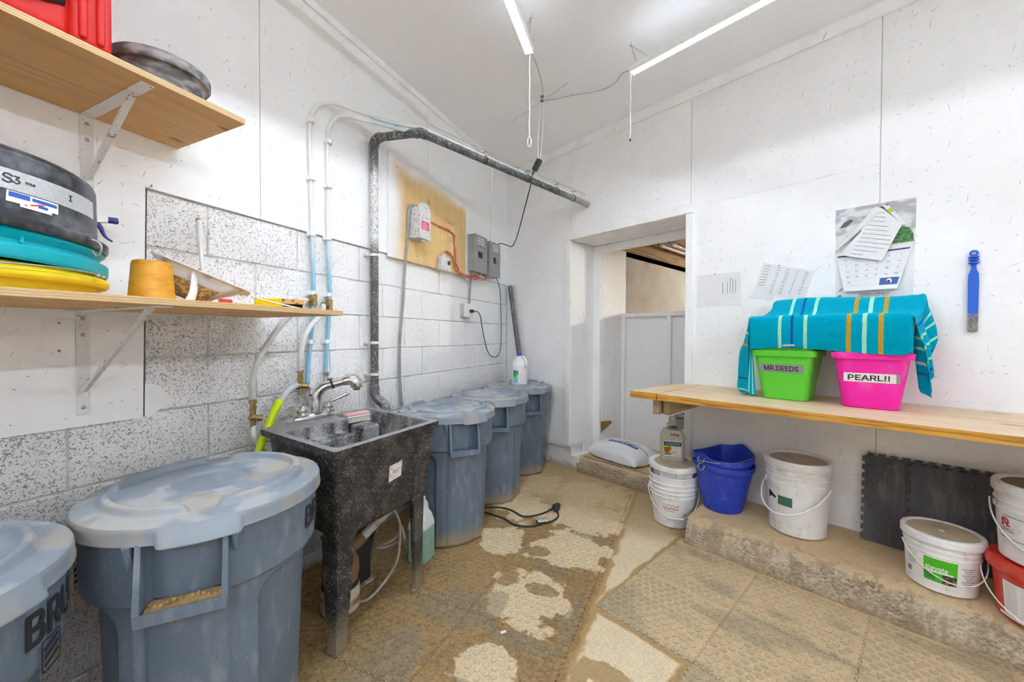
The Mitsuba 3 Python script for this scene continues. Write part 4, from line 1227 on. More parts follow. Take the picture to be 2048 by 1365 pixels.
# rim and outer walls: front panel slightly sunk between corner columns
outer = [ring(0, SW, 0, SD, .012, 0), ring(0, SW, 0, SD, .012, -.006), ring(.002, SW - .002, .002, SD - .002, .012, -.026), ring(.018, SW - .018, .018, SD - .010, .045, -.030), ring(.030, SW - .030, .030, SD - .015, .05, -.12), ring(.052, SW - .052, .052, SD - .03, .06, -.335), ring(.075, SW - .075, .075, SD - .05, .05, -.365)]
obj('tub', sink_mesh(*loft(outer)), 'sink_black', t, smooth=35)
inner_poly = rrect(.030, SW - .030, .030, SD - .030, .03).difference(sbox(-.1, SD - .125, .345, SD + .1).buffer(0))
inner_poly = Polygon(inner_poly.buffer(-.012).buffer(.012).exterior)
ri = np.array(inner_poly.exterior.coords)[:-1]
cen = ri.mean(0)


def inset(d, w):
    g = np.array([ri + (cen - ri) * d]).reshape(-1, 2)
    return np.c_[g, np.full(len(g), w)]


iv, if_ = loft([np.c_[ri, np.full(len(ri), 0.0)], inset(.03, -.004), inset(.10, -.20), inset(.16, -.315), inset(.25, -.33)])
m = sink_mesh(iv, if_[:, ::-1])
if m.face_normals[0] @ (sink_pt(.5, .5) - m.triangles_center[0]) < 0:
    m.faces = m.faces[:, ::-1]
obj('basin', m, 'sink_inside', t, smooth=35, label='chalky inside of the basin')
rim_poly = rrect(0, SW, 0, SD, .012).difference(inner_poly)
rv = prism(rim_poly, .004, -.003)
rv = trimesh.Trimesh(*trimesh.remesh.subdivide_to_size(rv.vertices, rv.faces, .08), process=False)
obj('rim', sink_mesh(rv.vertices, rv.faces), 'sink_black', t)


def corner(w, x, y, depth_w, wd, left, front=True):
    """A rounded corner section at the sink's own place: its outer corner stands x, y in from the rim's."""
    q = np.array(rrect(0, wd, 0, wd, wd * .28, 5).exterior.coords)[:-1]
    u = (x + q[:, 0]) if left else (SW - x - q[:, 0])
    v = (y + q[:, 1]) if front else (SD - y - q[:, 1])
    return sink_pt(u / SW, v / SD, np.full(len(q), depth_w))


def fix(v, f):
    m = trimesh.Trimesh(v, f, process=False)
    if m.volume < 0:
        m.faces = m.faces[:, ::-1]
    return m


for left in (True, False):
    rows_ = [corner(-.031, .013, .013, -.031, .105, left), corner(-.12, .0185, .0185, -.12, .102, left), corner(-.32, .039, .039, -.32, .098, left), corner(-.352, .042, .042, -.352, .098, left), corner(-.353, .056, .056, -.353, .08, left)]
    obj('corner_column', fix(*loft(rows_, True, True)), 'sink_black', t, smooth=30)


def leg(left, front, foot):
    """An angle-section leg: two faces meeting at a rounded outer corner."""
    top = sink_pt((.047 if left else SW - .047) / SW, (.047 if front else SD - .047) / SD, -.345)
    foot = np.array(foot)
    sx, sy = (-1 if front else 1), (1 if left else -1)
    rows_ = []
    for k, w in ((0, .088), (.03, .090), (.035, .084), (.55, .064), (.97, .046), (.975, .054), (1.0, .056)):
        c = top * (1 - k) + foot * k
        th = .013 if k < .96 else .020
        r = .018 * w / .088
        q = [(0, r), (r * .3, r * .3), (r, 0), (w, 0), (w, th), (th, th), (th, w), (0, w)]
        rows_.append(np.array([(c[0] + sx * a_, c[1] + sy * b_, c[2]) for a_, b_ in q]))
    return obj('leg', fix(*loft(rows_, True, True)), 'sink_black', t, smooth=25)


for left, front, foot in ((True, True, (.604, 1.022, .009)), (False, True, (.628, 1.494, .009)), (True, False, (.245, 1.05, .009)), (False, False, (.262, 1.497, .009))):
    leg(left, front, foot)
mat('label_paper', lambda p, n, uv: mix((0.68, 0.65, 0.58), (0.40, 0.37, 0.31), smoothstep(0.5, 0.75, fbm(p.x * 60, p.y * 60, p.z * 60))), 0.8, 0.2)
pv = []
for a in np.linspace(0, 1, 5):
    pv.append([sink_pt(.495 + .125 * b, (.030 + .022 * (.020 + .070 * a) / .215 - .0022) / SD, -.140 - .070 * a + .008 * b) for b in np.linspace(0, 1, 5)])
obj('torn_label', sheet(pv, .0006)[0], 'label_paper', t, label='torn pale paper label')
# grey washboard inserts standing in the basin
wb = [(.30, .395, .045, .058, -.30, -.045), (.405, .525, .245, .258, -.30, -.022)]
obj('basin_step', sink_mesh(*(lambda mm: (mm.vertices, mm.faces))(box(.060, .315, .268, .352, -.32, -.048, .006))), 'sink_inside', t, label='dusty step along the back of the basin')
obj('soap_tray', sink_mesh(*(lambda mm: (mm.vertices, mm.faces))(box(.372, .475, .275, .42, -.33, -.034, .008))), 'sink_inside', t)

t = thing('faucet', 'chrome two-handle faucet with a pull-out spout on the back of the black sink', 'faucet')
FB = frame((.205, 1.248, .828), 86)
obj('base_plate', moved(lathe([(0, 0), (.1, 0), (.1, .010), (.088, .022), (.05, .028), (0, .028)], 48, 1.0, .30), FB), 'chrome', t, smooth=40)
obj('spout', join(tube(curve([(.215, 1.248, .846), (.216, 1.248, .90), (.222, 1.252, .94), (.240, 1.268, .968), (.268, 1.298, .982), (.300, 1.334, .993)], 40), np.linspace(.0235, .0195, 40), 18)), 'chrome', t, smooth=True)
obj('collar', rod((.262, 1.291, .980), (.268, 1.298, .983), .0225, 18), 'can_black', t, smooth=30)
obj('spray_head', join(tube(curve([(.296, 1.330, .992), (.310, 1.346, .998), (.325, 1.363, .995), (.333, 1.373, .980), (.334, 1.375, .962)], 20), np.interp(np.linspace(0, 1, 20), [0, .35, .7, 1], [.0205, .027, .0305, .027]), 18)), 'chrome', t, smooth=True)
obj('nozzle', moved(lathe([(0, 0), (.015, 0), (.018, .008), (0, .010)], 18), frame((.334, 1.375, .948))), 'brass', t, smooth=30)
for dy, dirv in ((-.070, (.02, -.085, .012)), (.070, (.035, .085, .030))):
    c = np.array([.208, 1.248 + dy, .846])
    obj('handle', join(moved(lathe([(0, 0), (.028, 0), (.029, .008), (.023, .016), (.026, .028), (.021, .040), (.015, .048), (0, .050)], 28), frame(c)), tube(curve([c + (0, 0, .040), c + (dirv[0] * .3, dirv[1] * .35, .052), c + (dirv[0], dirv[1], .045 + dirv[2])], 20), np.interp(np.linspace(0, 1, 20), [0, .3, .8, 1], [.011, .0075, .009, .0105]), 12)), 'chrome', t, smooth=35)
mat('pink_plastic', (0.62, 0.32, 0.32), 0.5, 0.3)
mat('bristle_white', lambda p, n, uv: mix((0.74, 0.70, 0.63), (0.48, 0.42, 0.34), noise(p.x * 300, p.y * 300, p.z * 100)), 0.9, 0.1)
t = thing('scrub_brush', 'pink and white scrubbing brush with pale bristles lying inside the sink at the back', 'brush')
SBr = frame(sink_pt(.722, .80, -.030), 80)
obj('back', moved(box(-.062, .062, -.024, .024, .032, .044, .004), SBr), 'pink_plastic', t)
obj('band', moved(box(-.061, .061, -.0245, .0245, .026, .0325, .001), SBr), 'sticker_white', t)
obj('bristles', moved(join(*[rod((x, y, .027), (x * 1.04, y * 1.12, .001), .003, 6) for x in np.linspace(-.055, .055, 16) for y in np.linspace(-.018, .018, 5)]), SBr), 'bristle_white', t, kind='stuff')

# under the sink: pump, waste pipe, cable, box, jug
mat('pump_body', lambda p, n, uv: mix((0.56, 0.50, 0.40), (0.20, 0.11, 0.04), smoothstep(0.40, 0.66, fbm(p.x * 16, p.y * 16, p.z * 22) + 0.30 * smoothstep(0.08, 0.15, p.z) - 0.02)), 0.6, 0.3)
mat('pvc_dirty', lambda p, n, uv: mix((0.50, 0.48, 0.44), (0.24, 0.15, 0.07), smoothstep(0.45, 0.7, fbm(p.x * 24, p.y * 24, p.z * 24))), 0.5, 0.35)
mat('cable_tan', (0.36, 0.32, 0.26), 0.6, 0.3)
t = thing('sump_pump', 'stained round pump standing on the floor under the sink, behind its front leg', 'pump')
pm = frame((.385, 1.235, .008))
obj('body', moved(lathe([(0, 0), (.080, 0), (.082, .01), (.080, .085), (.073, .092), (.073, .14), (.078, .15), (.076, .20), (.06, .235), (.035, .25), (0, .252)], 48), pm), 'pump_body', t, smooth=35)
obj('band', moved(lathe([(.0745, .095), (.0765, .097), (.0765, .118), (.0745, .12)], 48), pm), 'can_black', t, smooth=30)
obj('outlet', moved(rod((0, .0, .20), (.0, .09, .235), .024, 16), pm), 'pump_body', t, smooth=30)
obj('base_label', moved(wrap(prism(sbox(-.03, -.014, .03, .014), .0006), .0825, -.75, .045), pm), 'label_paper', t)
t = thing('waste_pipe', 'dirty white plastic waste pipe sloping under the sink to the pump', 'pipe')
obj('pipe', rod((.385, 1.30, .235), (.452, 1.495, .368), .0215, 18), 'pvc_dirty', t, smooth=30)
obj('coupling', rod((.388, 1.31, .242), (.402, 1.35, .269), .0265, 18), 'pump_body', t, smooth=30)
obj('elbow', tube(curve([(.445, 1.475, .354), (.455, 1.505, .374), (.452, 1.515, .40), (.448, 1.515, .44)], 16), .025, 16), 'pvc_dirty', t, smooth=True)
obj('nut', rod((.448, 1.515, .405), (.448, 1.515, .425), .031, 10), 'pvc_dirty', t, smooth=30)
t = thing('control_box', 'upright black box on the floor under the sink beside the waste pipe', 'box')
obj('case', box(.30, .36, 1.335, 1.44, .010, .33, .004), 'can_black', t)
obj('foot', box(.28, .38, 1.325, 1.45, .0085, .018, .002), 'pvc_dirty', t)
obj('pump_cable', tube(curve([(.43, 1.505, .36), (.465, 1.525, .27), (.45, 1.53, .20), (.40, 1.50, .16), (.33, 1.50, .13), (.32, 1.56, .09), (.40, 1.60, .12), (.47, 1.55, .20), (.46, 1.545, .24), (.485, 1.50, .15), (.505, 1.42, .085), (.495, 1.33, .040), (.47, 1.29, .020), (.44, 1.278, .016)], 120), .0065, 10), 'cable_tan', label='tan cable looped under the sink behind its right leg', cat='cable', smooth=True)


def jug_green(p, n, uv):
    lvl = smoothstep(.192, .186, p.z)
    return mix((0.66, 0.70, 0.68), mix((0.16, 0.34, 0.26), (0.30, 0.46, 0.37), fbm(p.x * 20, p.y * 20, p.z * 10)), lvl)


mat('jug_green', jug_green, 0.35, 0.45)
t = thing('liquid_jug', 'translucent jug of green liquid on the floor behind the right leg of the sink', 'jug')


def jug_mesh(w, d, h, neck=.02, r=.02):
    rings_ = []
    for k, z in ((.92, 0), (1, .008), (1, .60 * h), (.97, .63 * h), (.80, .76 * h), (.55, .86 * h), (.34, .93 * h)):
        rings_.append(ring(-w * k / 2, w * k / 2, -d * k / 2, d * k / 2, min(r, w * k * .3, d * k * .45) * (1 if k > .6 else 1.2), z, 5))
    a = np.array(rings_[-1])
    for z in (.935 * h, h):
        ang = np.arctan2(a[:, 1], a[:, 0])
        rings_.append(np.c_[neck * np.cos(ang), neck * np.sin(ang), np.full(len(a), z)])
    v, f = loft(rings_, True, True)
    return trimesh.Trimesh(v, f, process=False)


JG = frame((.476, 1.684, .0095), 98)
obj('body', moved(jug_mesh(.122, .108, .315), JG), 'jug_green', t, smooth=35)
obj('handle', moved(tube(curve([(.012, 0, .292), (.042, 0, .288), (.056, 0, .24), (.058, 0, .20)], 20), .011, 12), JG), 'spray_white', t, smooth=True)
obj('cap', moved(lathe([(0, .31), (.022, .31), (.022, .333), (.02, .335), (0, .335)], 28), JG), 'spray_white', t, smooth=30)


# ---------------------------------------------------------------- plywood panel with switchgear, breaker boxes, cords
mat('box_grey', lambda p, n, uv: mix((0.33, 0.335, 0.335), (0.24, 0.245, 0.245), fbm(p.y * 30, p.z * 30, p.x * 30)), 0.45, 0.4)
mat('box_pale', lambda p, n, uv: mix((0.60, 0.595, 0.58), (0.36, 0.34, 0.31), 0.8 * smoothstep(0.62, 0.72, noise(p.y * 90, p.z * 90, p.x * 90))), 0.45, 0.4)
mat('cable_red', lambda p, n, uv: mix((0.50, 0.10, 0.045), (0.60, 0.42, 0.36), smoothstep(0.55, 0.8, noise(p.y * 60, p.z * 60, p.x * 60))), 0.45, 0.4)
mat('conduit_grey', lambda p, n, uv: mix((0.36, 0.35, 0.34), (0.21, 0.20, 0.185), fbm(p.z * 40, p.y * 40)), 0.55, 0.3)
mat('label_pink', (0.68, 0.045, 0.16), 0.5, 0.3)
mat('cord_black', (0.022, 0.022, 0.024), 0.5, 0.35)
mat('cord_blue', (0.055, 0.15, 0.24), 0.5, 0.35)
mat('galvanised', (0.50, 0.50, 0.50), 0.4, 0.5, metallic=0.5)

t = thing('plywood_sheet', 'bare plywood panel with white overspray at its edges, screwed to the block wall', 'panel')
obj('board', board(Polygon([(1.925, 1.713), (2.843, 1.716), (2.843, 2.345), (1.925, 2.384)]), .013, .031), 'panel_ply', t)
for y, z in ((2.0, 2.31), (2.12, 2.28), (2.42, 2.24), (2.2, 1.76), (2.75, 2.27), (2.78, 1.78), (2.55, 1.76)):
    screw(t, .031, y, z, .004)
obj('stamp', join(*[box(.0311, .0316, y, y + w, z, z + .0035) for y, w, z in ((2.57, .10, 2.11), (2.57, .10, 2.098), (2.56, .11, 1.985), (2.56, .11, 1.965), (2.56, .10, 1.955), (2.57, .09, 1.86), (2.56, .11, 1.85))]), 'old_wood', t, label='faint brown mill stamp', kind='stuff')

t = thing('switch_box', 'pale metal switch box with a pink label in the middle of the plywood panel', 'switch box')
obj('case', box(.031, .122, 2.112, 2.230, 1.868, 2.076, .003), 'box_pale', t)
obj('cover', box(.122, .126, 2.109, 2.233, 1.865, 2.080, .0015), 'box_pale', t)
arc = Polygon([(2.118, 2.079), *[(2.171 + .052 * math.cos(a), 2.079 + .034 * math.sin(a)) for a in np.linspace(PI, 0, 14)], (2.224, 2.079)])
obj('rounded_top', board(arc, .108, .125), 'box_pale', t)
obj('hasp', box(.095, .115, 2.15, 2.19, 1.852, 1.866, .002), 'box_pale', t)
k = obj('warning_label', box(.126, .1267, 2.131, 2.212, 1.929, 1.986), 'label_pink', t, label='pink warning label')
obj('label_lines', join(*[box(.1267, .1271, 2.138 + .006 * (i % 2), 2.204 - .012 * (i % 3), 1.936 + i * .0075, 1.9385 + i * .0075) for i in range(6)]), 'sticker_white', k, kind='stuff')
obj('cable_clamp', join(rod((.06, 2.140, 2.075), (.06, 2.140, 2.100), .013, 12), rod((.06, 2.12, 2.085), (.06, 2.165, 2.092), .008, 10)), 'conduit_grey', t)
obj('wires', join(*[tube(curve([(.07, 2.15 + .01 * i, 2.085), (.075, 2.17 + .012 * i, 2.105 + .004 * i), (.08, 2.20, 2.112), (.085, 2.218, 2.095)], 16), .003, 6) for i in range(3)], rod((.07, 2.17, 2.10), (.07, 2.20, 2.135), .0012, 5)), 'conduit_grey', t, smooth=True, kind='stuff')
obj('flexible_conduit', tube(curve([(.06, 2.150, 2.085), (.055, 2.120, 2.092), (.048, 2.102, 2.065), (.040, 2.096, 1.98), (.036, 2.086, 1.80), (.032, 2.067, 1.60), (.028, 2.055, 1.40), (.028, 2.030, 1.20), (.028, 2.025, 1.05), (.028, 2.032, .88), (.030, 2.045, .74)], 100), .0095, 12), 'conduit_grey', label='grey flexible conduit running from the switch box down behind the bins', cat='conduit', smooth=True)

t = thing('control_switch', 'small grey control switch with a black button at the lower edge of the plywood panel', 'switch')
obj('case', hull_box(.031, .075, 2.432, 2.560, 1.702, 1.812, .010, 1), 'box_pale', t, smooth=30)
obj('gland', rod((.053, 2.49, 1.808), (.053, 2.49, 1.832), .018, 16), 'box_pale', t, smooth=30)
obj('button', moved(lathe([(0, 0), (.016, 0), (.016, .004), (.011, .008), (0, .008)], 24), np.array([[0, 0, 1, .075], [1, 0, 0, 2.528], [0, 1, 0, 1.768], [0, 0, 0, 1.0]])), 'can_black', t, smooth=30)
obj('armoured_cable', tube(curve([(.10, 2.228, 2.044), (.075, 2.25, 2.043), (.045, 2.30, 2.043), (.042, 2.50, 2.035), (.042, 2.615, 2.030), (.042, 2.655, 2.008), (.042, 2.664, 1.96), (.042, 2.668, 1.88), (.042, 2.680, 1.79), (.042, 2.735, 1.732), (.040, 2.86, 1.722), (.040, 3.02, 1.733), (.045, 3.13, 1.722), (.05, 3.165, 1.745), (.05, 3.16, 1.772)], 140), .0075, 10), 'cable_red', label='reddish cable from the switch box across the plywood to the breaker boxes', cat='cable', smooth=True)
obj('armoured_cable', tube(curve([(.053, 2.495, 1.832), (.052, 2.520, 1.856), (.047, 2.565, 1.860), (.045, 2.618, 1.845), (.046, 2.640, 1.80), (.048, 2.675, 1.745), (.050, 2.74, 1.716), (.048, 2.86, 1.705), (.045, 3.0, 1.712), (.045, 3.04, 1.740), (.05, 3.04, 1.768)], 100), .0075, 10), 'cable_red', label='reddish cable arching from the small control switch to the breaker boxes', cat='cable', smooth=True)


def breaker(y0, y1, z0, z1, d, label):
    t = thing('breaker_box', label, 'breaker box', 'grey breaker boxes')
    obj('case', box(.012, d - .006, y0 + .002, y1 - .002, z0, z1, .002), 'box_grey', t)
    cover = board(sbox(y0, z0 - .003, y1, z1 + .003).difference(sbox(y0 + .065, z0 + .105, y1 - .038, z0 + .222)), d - .006, d)
    obj('cover', cover, 'box_grey', t)
    obj('breaker_bay', box(d - .030, d - .020, y0 + .062, y1 - .036, z0 + .10, z0 + .225), 'can_black' if False else 'conduit_grey', t)
    obj('breaker', box(d - .020, d - .004, y0 + .075, y1 - .075, z0 + .125, z0 + .180, .002), 'can_black', t)
    obj('breaker', box(d - .004, d + .004, y0 + .085, y1 - .115, z0 + .150, z0 + .168, .002), 'can_black', t)
    lab = join(*[box(d, d + .0005, y0 + .060 + .024 * i, y0 + .078 + .024 * i, z1 - .030 - .022 * j, z1 - .018 - .022 * j) for i in range(5) for j in range(3)])
    obj('label', lab, 'sticker_white', t, label='white printed circuit labels', kind='stuff')
    return t


breaker(2.899, 3.127, 1.769, 2.085, .082, 'grey breaker box beside the plywood panel, the left one of the pair')
breaker(3.150, 3.357, 1.760, 2.074, .098, 'grey breaker box nearest the corner, the right one of the pair')
obj('conduit', rod((.022, 3.322, 2.070), (.022, 3.322, 2.90), .0095, 14), 'paint_white', label='thin white conduit rising from the breaker boxes to the ceiling', cat='conduit', smooth=30)
obj('conduit', tube(curve([(.03, 2.945, 1.770), (.026, 2.940, 1.70), (.022, 2.925, 1.60), (.022, 2.915, 1.48)], 40), .0085, 12), 'conduit_grey', label='grey conduit from the left breaker box down to the outlet', cat='conduit', smooth=True)
t = thing('outlet_box', 'small pale surface outlet with a blue cord plugged in, below the breaker boxes', 'outlet')
obj('case', box(.001, .046, 2.800, 2.920, 1.368, 1.478, .004), 'galvanised', t)
obj('cover', box(.046, .051, 2.798, 2.922, 1.366, 1.480, .002), 'paint_white', t)
obj('plug', join(rod((.051, 2.885, 1.420), (.082, 2.888, 1.418), .014, 14)), 'cord_black', t, smooth=30)
obj('electric_cord', tube(curve([(.08, 2.888, 1.418), (.10, 2.92, 1.415), (.10, 2.965, 1.39), (.085, 3.02, 1.32), (.07, 3.09, 1.20), (.06, 3.17, 1.08), (.05, 3.27, 1.015), (.05, 3.36, 1.005), (.05, 3.43, 1.03), (.05, 3.47, 1.12), (.045, 3.49, 1.30), (.045, 3.475, 1.50), (.06, 3.43, 1.65), (.075, 3.32, 1.765)], 120), .0050, 8), 'cord_blue', label='blue-grey cord looping from the outlet up to the right breaker box', cat='cord', smooth=True)
obj('leaning_pipe', rod((.072, 3.630, 1.722), (.392, 3.500, .012), .0235, 20), 'drain_pipe', label='length of black pipe leaning in the corner behind the last bin', cat='pipe', smooth=30)


# ---------------------------------------------------------------- what hangs from the ceiling
def chain(path, pitch=.017, r=.0011):
    p = np.array(path, float)
    L = np.linalg.norm(p[-1] - p[0])
    n = max(2, int(L / pitch))
    d = (p[-1] - p[0]) / L
    al = trimesh.geometry.align_vectors((0, 0, 1), d)
    a = np.linspace(0, 2 * PI, 11)[:-1]
    out = []
    for i in range(n):
        c = p[0] + d * L * (i + .5) / n
        q = np.stack([.0045 * np.cos(a), 0 * a, .011 * np.sin(a)], 1)
        if i % 2:
            q = q[:, [1, 0, 2]]
        q = np.vstack([q, q[:1]])
        out.append(moved(tube(q, r, 5, caps=False), frame(c) @ al))
    return join(out)


for t, M, L, hooks in ((S1, M1, LL1, ((.03, (.996, 1.94)), (2.3, (1.33, .40)))), (S2, M2, LL2, ((.03, (1.446, 2.364)), (2.3, (2.5, 1.35))))):
    for x, h in hooks[:1] if False else hooks:
        top = (M @ np.array([x, 0, 0, 1]))[:2]
        c = np.array([top[0], top[1], CEIL])
        if x < .2:
            c = np.array([*h, CEIL])
        for e in (-.035, .035):
            b = (M @ np.array([x + e + .04, 0, .026, 1]))[:3]
            obj('chain', chain([c - (0, 0, .02), b]), 'chain_metal', t, smooth=True)
        obj('hook', tube(curve([c, c - (0, 0, .012), c - (.006, 0, .022), c - (0, 0, .028), c - (-.005, 0, .02)], 16), .0018, 6), 'chain_metal', t, smooth=True)


def pull_cord(x, y, z0, z1, label, loop):
    t = thing('pull_cord', label, 'pull cord')
    zs = np.linspace(z0, z1 + (.05 if loop else 0), 30)
    obj('cord', tube(np.stack([x + .0015 * np.sin(zs * 40), y + .0015 * np.cos(zs * 33), zs], 1), .0029, 6), 'cord_white', t, smooth=True)
    for k in (.35, .62, .80):
        z = z0 + (z1 - z0) * k
        obj('knot', trimesh.creation.icosphere(2, .0045).apply_translation((x, y, z)), 'cord_white', t, smooth=True)
    if loop:
        a = np.linspace(0, 2 * PI, 24)
        obj('loop', tube(np.stack([x + .009 * np.sin(a), y + .004 * np.sin(a), z1 + .026 - .026 * np.cos(a)], 1), .0025, 6), 'cord_white', t, smooth=True)
    else:
        a = np.linspace(0, 2 * PI, 20)
        obj('loop', tube(np.stack([x - .012 + .010 * np.cos(a), y + .003 * np.cos(a), z0 - .165 + .008 * np.sin(a)], 1), .0019, 6), 'cord_white', t, smooth=True)
        obj('tip', rod((x, y, z1 - .010), (x, y, z1 + .002), .0045, 10), 'can_black', t)
    return t


pull_cord(.995, 1.926, 2.700, 2.212, 'white pull cord with a loop hanging from the light nearer the left wall', True)
pull_cord(1.4555, 2.308, 2.700, 2.329, 'white pull cord with a black tip hanging from the light parallel to the doorway wall', False)
HK = np.array([.798, 2.633, CEIL])
obj('ceiling_hook', join(moved(lathe([(0, -.012), (.010, -.010), (.012, 0), (0, 0)], 16), frame(HK)), tube(curve([HK, HK - (0, 0, .02), HK - (.010, .004, .036), HK - (0, .004, .044), HK - (-.009, 0, .034)], 20), .003, 8)), 'can_black', label='small dark hook in the ceiling gathering the light cables', cat='hook', smooth=30)
G = HK - (0, 0, .036)
obj('light_cable', tube(curve([(1.455, 2.310, 2.715), (1.44, 2.335, 2.735), (1.39, 2.42, 2.785), (1.31, 2.56, 2.825), (1.20, 2.62, 2.845), (1.07, 2.60, 2.845), (.95, 2.62, 2.865), G], 90), .0032, 8), 'cord_grey', label='grey cable sagging from the right strip light to the ceiling hook', cat='cable', smooth=True)
obj('light_cable', tube(curve([(.995, 1.925, 2.715), (.985, 1.97, 2.735), (.955, 2.12, 2.78), (.91, 2.32, 2.81), (.87, 2.45, 2.845), G], 80), .0032, 8), 'cord_grey', label='grey cable from the left strip light to the ceiling hook', cat='cable', smooth=True)
t = thing('cable_end', 'dark plug block hanging on a pair of white cords from the ceiling hook', 'plug')
for e in (-.006, .006):
    obj('cord', tube(curve([G + (e, 0, 0), (.790 + e * 2.4, 2.628, 2.72), (.784 + e * 2.2, 2.622, 2.56), (.782 + e, 2.619, 2.462)], 40), .0030, 8), 'cord_white', t, smooth=True)
dg = np.array([.030, .010, .060])
obj('block', moved(hull_box(-.020, .020, -.015, .015, -.042, .042, .006, 1), frame((.768, 2.612, 2.428)) @ trimesh.geometry.align_vectors((0, 0, 1), dg / np.linalg.norm(dg))), 'can_black', t, smooth=30)
obj('strain_relief', rod((.750, 2.606, 2.392), (.738, 2.601, 2.362), .0085, 12, .005), 'can_black', t, smooth=30)
obj('black_cable', tube(curve([(.738, 2.601, 2.362), (.733, 2.60, 2.33), (.715, 2.602, 2.26), (.62, 2.72, 2.15), (.45, 2.98, 2.05), (.33, 3.16, 2.02), (.25, 3.28, 2.035), (.17, 3.35, 2.07), (.105, 3.335, 2.088), (.08, 3.32, 2.076)], 90), .0042, 8), 'cord_black', label='black cable drooping from the hanging plug block to the right breaker box', cat='cable', smooth=True)
obj('taut_wire', tube(np.array([(.70, 3.0, 2.90), (1.0, 2.60, 2.885), (1.2, 2.36, 2.905)]) if False else curve([G + (-.30, .12, -.015), G, G + (.22, -.10, .012)], 12), .0013, 5), 'cord_grey', label='thin wire passing through the ceiling hook', cat='wire', smooth=True)


# ---------------------------------------------------------------- right wall: bench and what stands on it
t = thing('workbench', 'wooden bench with an orange varnished front edge, right of the doorway', 'bench')
BS0, BS1 = 1.812, 4.2
obj('top', rbox(1.982, BS1, 0, .628, .842, .880, .003), 'bench_wood', t)
obj('end_board', moved(prism(Polygon([(BS0, -.628), (1.979, -.628), (1.979, .0), (1.905, .02), (1.86, .0), (1.855, -.02)]), .038, .842), RIGHT), 'bench_wood', t)
for a in (0, 1):
    s = 1.955 + .048 * a
    obj('brace', moved(moved(box(-.019, .019, 0, .62 - .02 * a, -.045, .045, .002), frame((s, -.585 + .03 * a, .797 + .0 * a)) @ trimesh.transformations.rotation_matrix(math.radians(0), (1, 0, 0))), RIGHT), 'old_wood', t)


def tote(s0, s1, o0, o1, z0, h, flare, m, label, cat, text_s, tape_m, turn=0.0, lid=.16):
    """A tapered square pail with a rim, a hidden lid under the towel, and a taped name."""
    t = thing('storage_tote', label, cat)
    cs, co = (s0 + s1) / 2, (o0 + o1) / 2
    w, d = s1 - s0, o1 - o0
    M = RIGHT @ frame((cs, -co, z0), turn)
    rg = lambda k, z, r: ring(-w / 2 - flare * k, w / 2 + flare * k, -d / 2 - flare * k, d / 2 + flare * k, r, z)
    v, f = loft([rg(-.25, 0, .03), rg(-.06, .003, .035), rg(0, .014, .038), rg(.92, h - .035, .034), rg(.93, h - .030, .034), rg(1.35, h - .030, .034), rg(1.38, h - .026, .034), rg(1.45, h, .034), rg(1.25, h + .001, .034), rg(1.22, h - .004, .034)], True, True)
    obj('body', moved(trimesh.Trimesh(v, f, process=False), M), m, t, smooth=30)
    v, f = loft([rg(1.15, h - .003, .03), rg(1.15, h + .01, .03), rg(.75, h + lid - .02, .03), rg(.55, h + lid, .03)], True, True)
    obj('lid', moved(trimesh.Trimesh(v, f, process=False), M), m, t, smooth=30)
    for x in (-.35, -.1):
        pass
    return t, M, w, d


mat('tote_green', lambda p, n, uv: mix((0.085, 0.56, 0.022), (0.13, 0.60, 0.05), fbm(p.x * 12, p.y * 12, p.z * 12)), 0.38, 0.4)
mat('tote_pink', lambda p, n, uv: mix((0.86, 0.012, 0.36), (0.88, 0.07, 0.42), smoothstep(0.5, 0.75, fbm(p.x * 30, p.y * 30, p.z * 7))), 0.36, 0.4)
mat('tape_grey', (0.26, 0.26, 0.265), 0.4, 0.4)
h_, fl_ = .258, .030


def front_decal(mesh, M, d, z, h, flare, x=0.0, extra=.0006):
    """Lays an xy drawing on the sloping front of a tote."""
    a = math.atan2(flare * .92, h - .05)
    off = d / 2 + flare * .92 * (z - .014) / (h - .049)
    B = upright(mesh)
    return moved(B, M @ frame((x, -off - extra, z)) @ trimesh.transformations.rotation_matrix(a, (1, 0, 0)))


t, M, w, d = tote(2.424, 2.628, .120, .340, .8805, h_, fl_, 'tote_green', 'lime green square tote under the towel, taped with a grey name strip', 'tote', 'MR.DEEDS', 'tape_grey')
k = obj('name_tape', front_decal(prism(sbox(-.098, -.021, .098, .021), .0006), M, d, .165, h_, fl_, -.006), 'tape_grey', t, label='grey tape reading MR. DEEDS')
obj('lettering', front_decal(shift(text_center('MR.DEEDS', .024, .150, True), 0, .0, .0006), M, d, .165, h_, fl_, -.006), 'black_print', k)
t, M, w, d = tote(2.752, 2.952, .130, .345, .8805, h_, fl_, 'tote_pink', 'bright pink square tote under the towel, taped with a white name strip', 'tote', 'PEARL!!', 'sticker_white', 6)
k = obj('name_tape', front_decal(prism(sbox(-.094, -.021, .094, .021), .0006), M, d, .143, h_, fl_), 'sticker_white', t, label='white tape reading PEARL!!')
obj('tape_end', front_decal(shift(prism(sbox(.083, -.022, .095, .022), .0006), 0, 0, .0003), M, d, .143, h_, fl_), 'tape_grey', k)
obj('lettering', front_decal(shift(text_center('PEARL!!', .024, .142, True), -.008, .0, .0006), M, d, .143, h_, fl_), 'black_print', k)

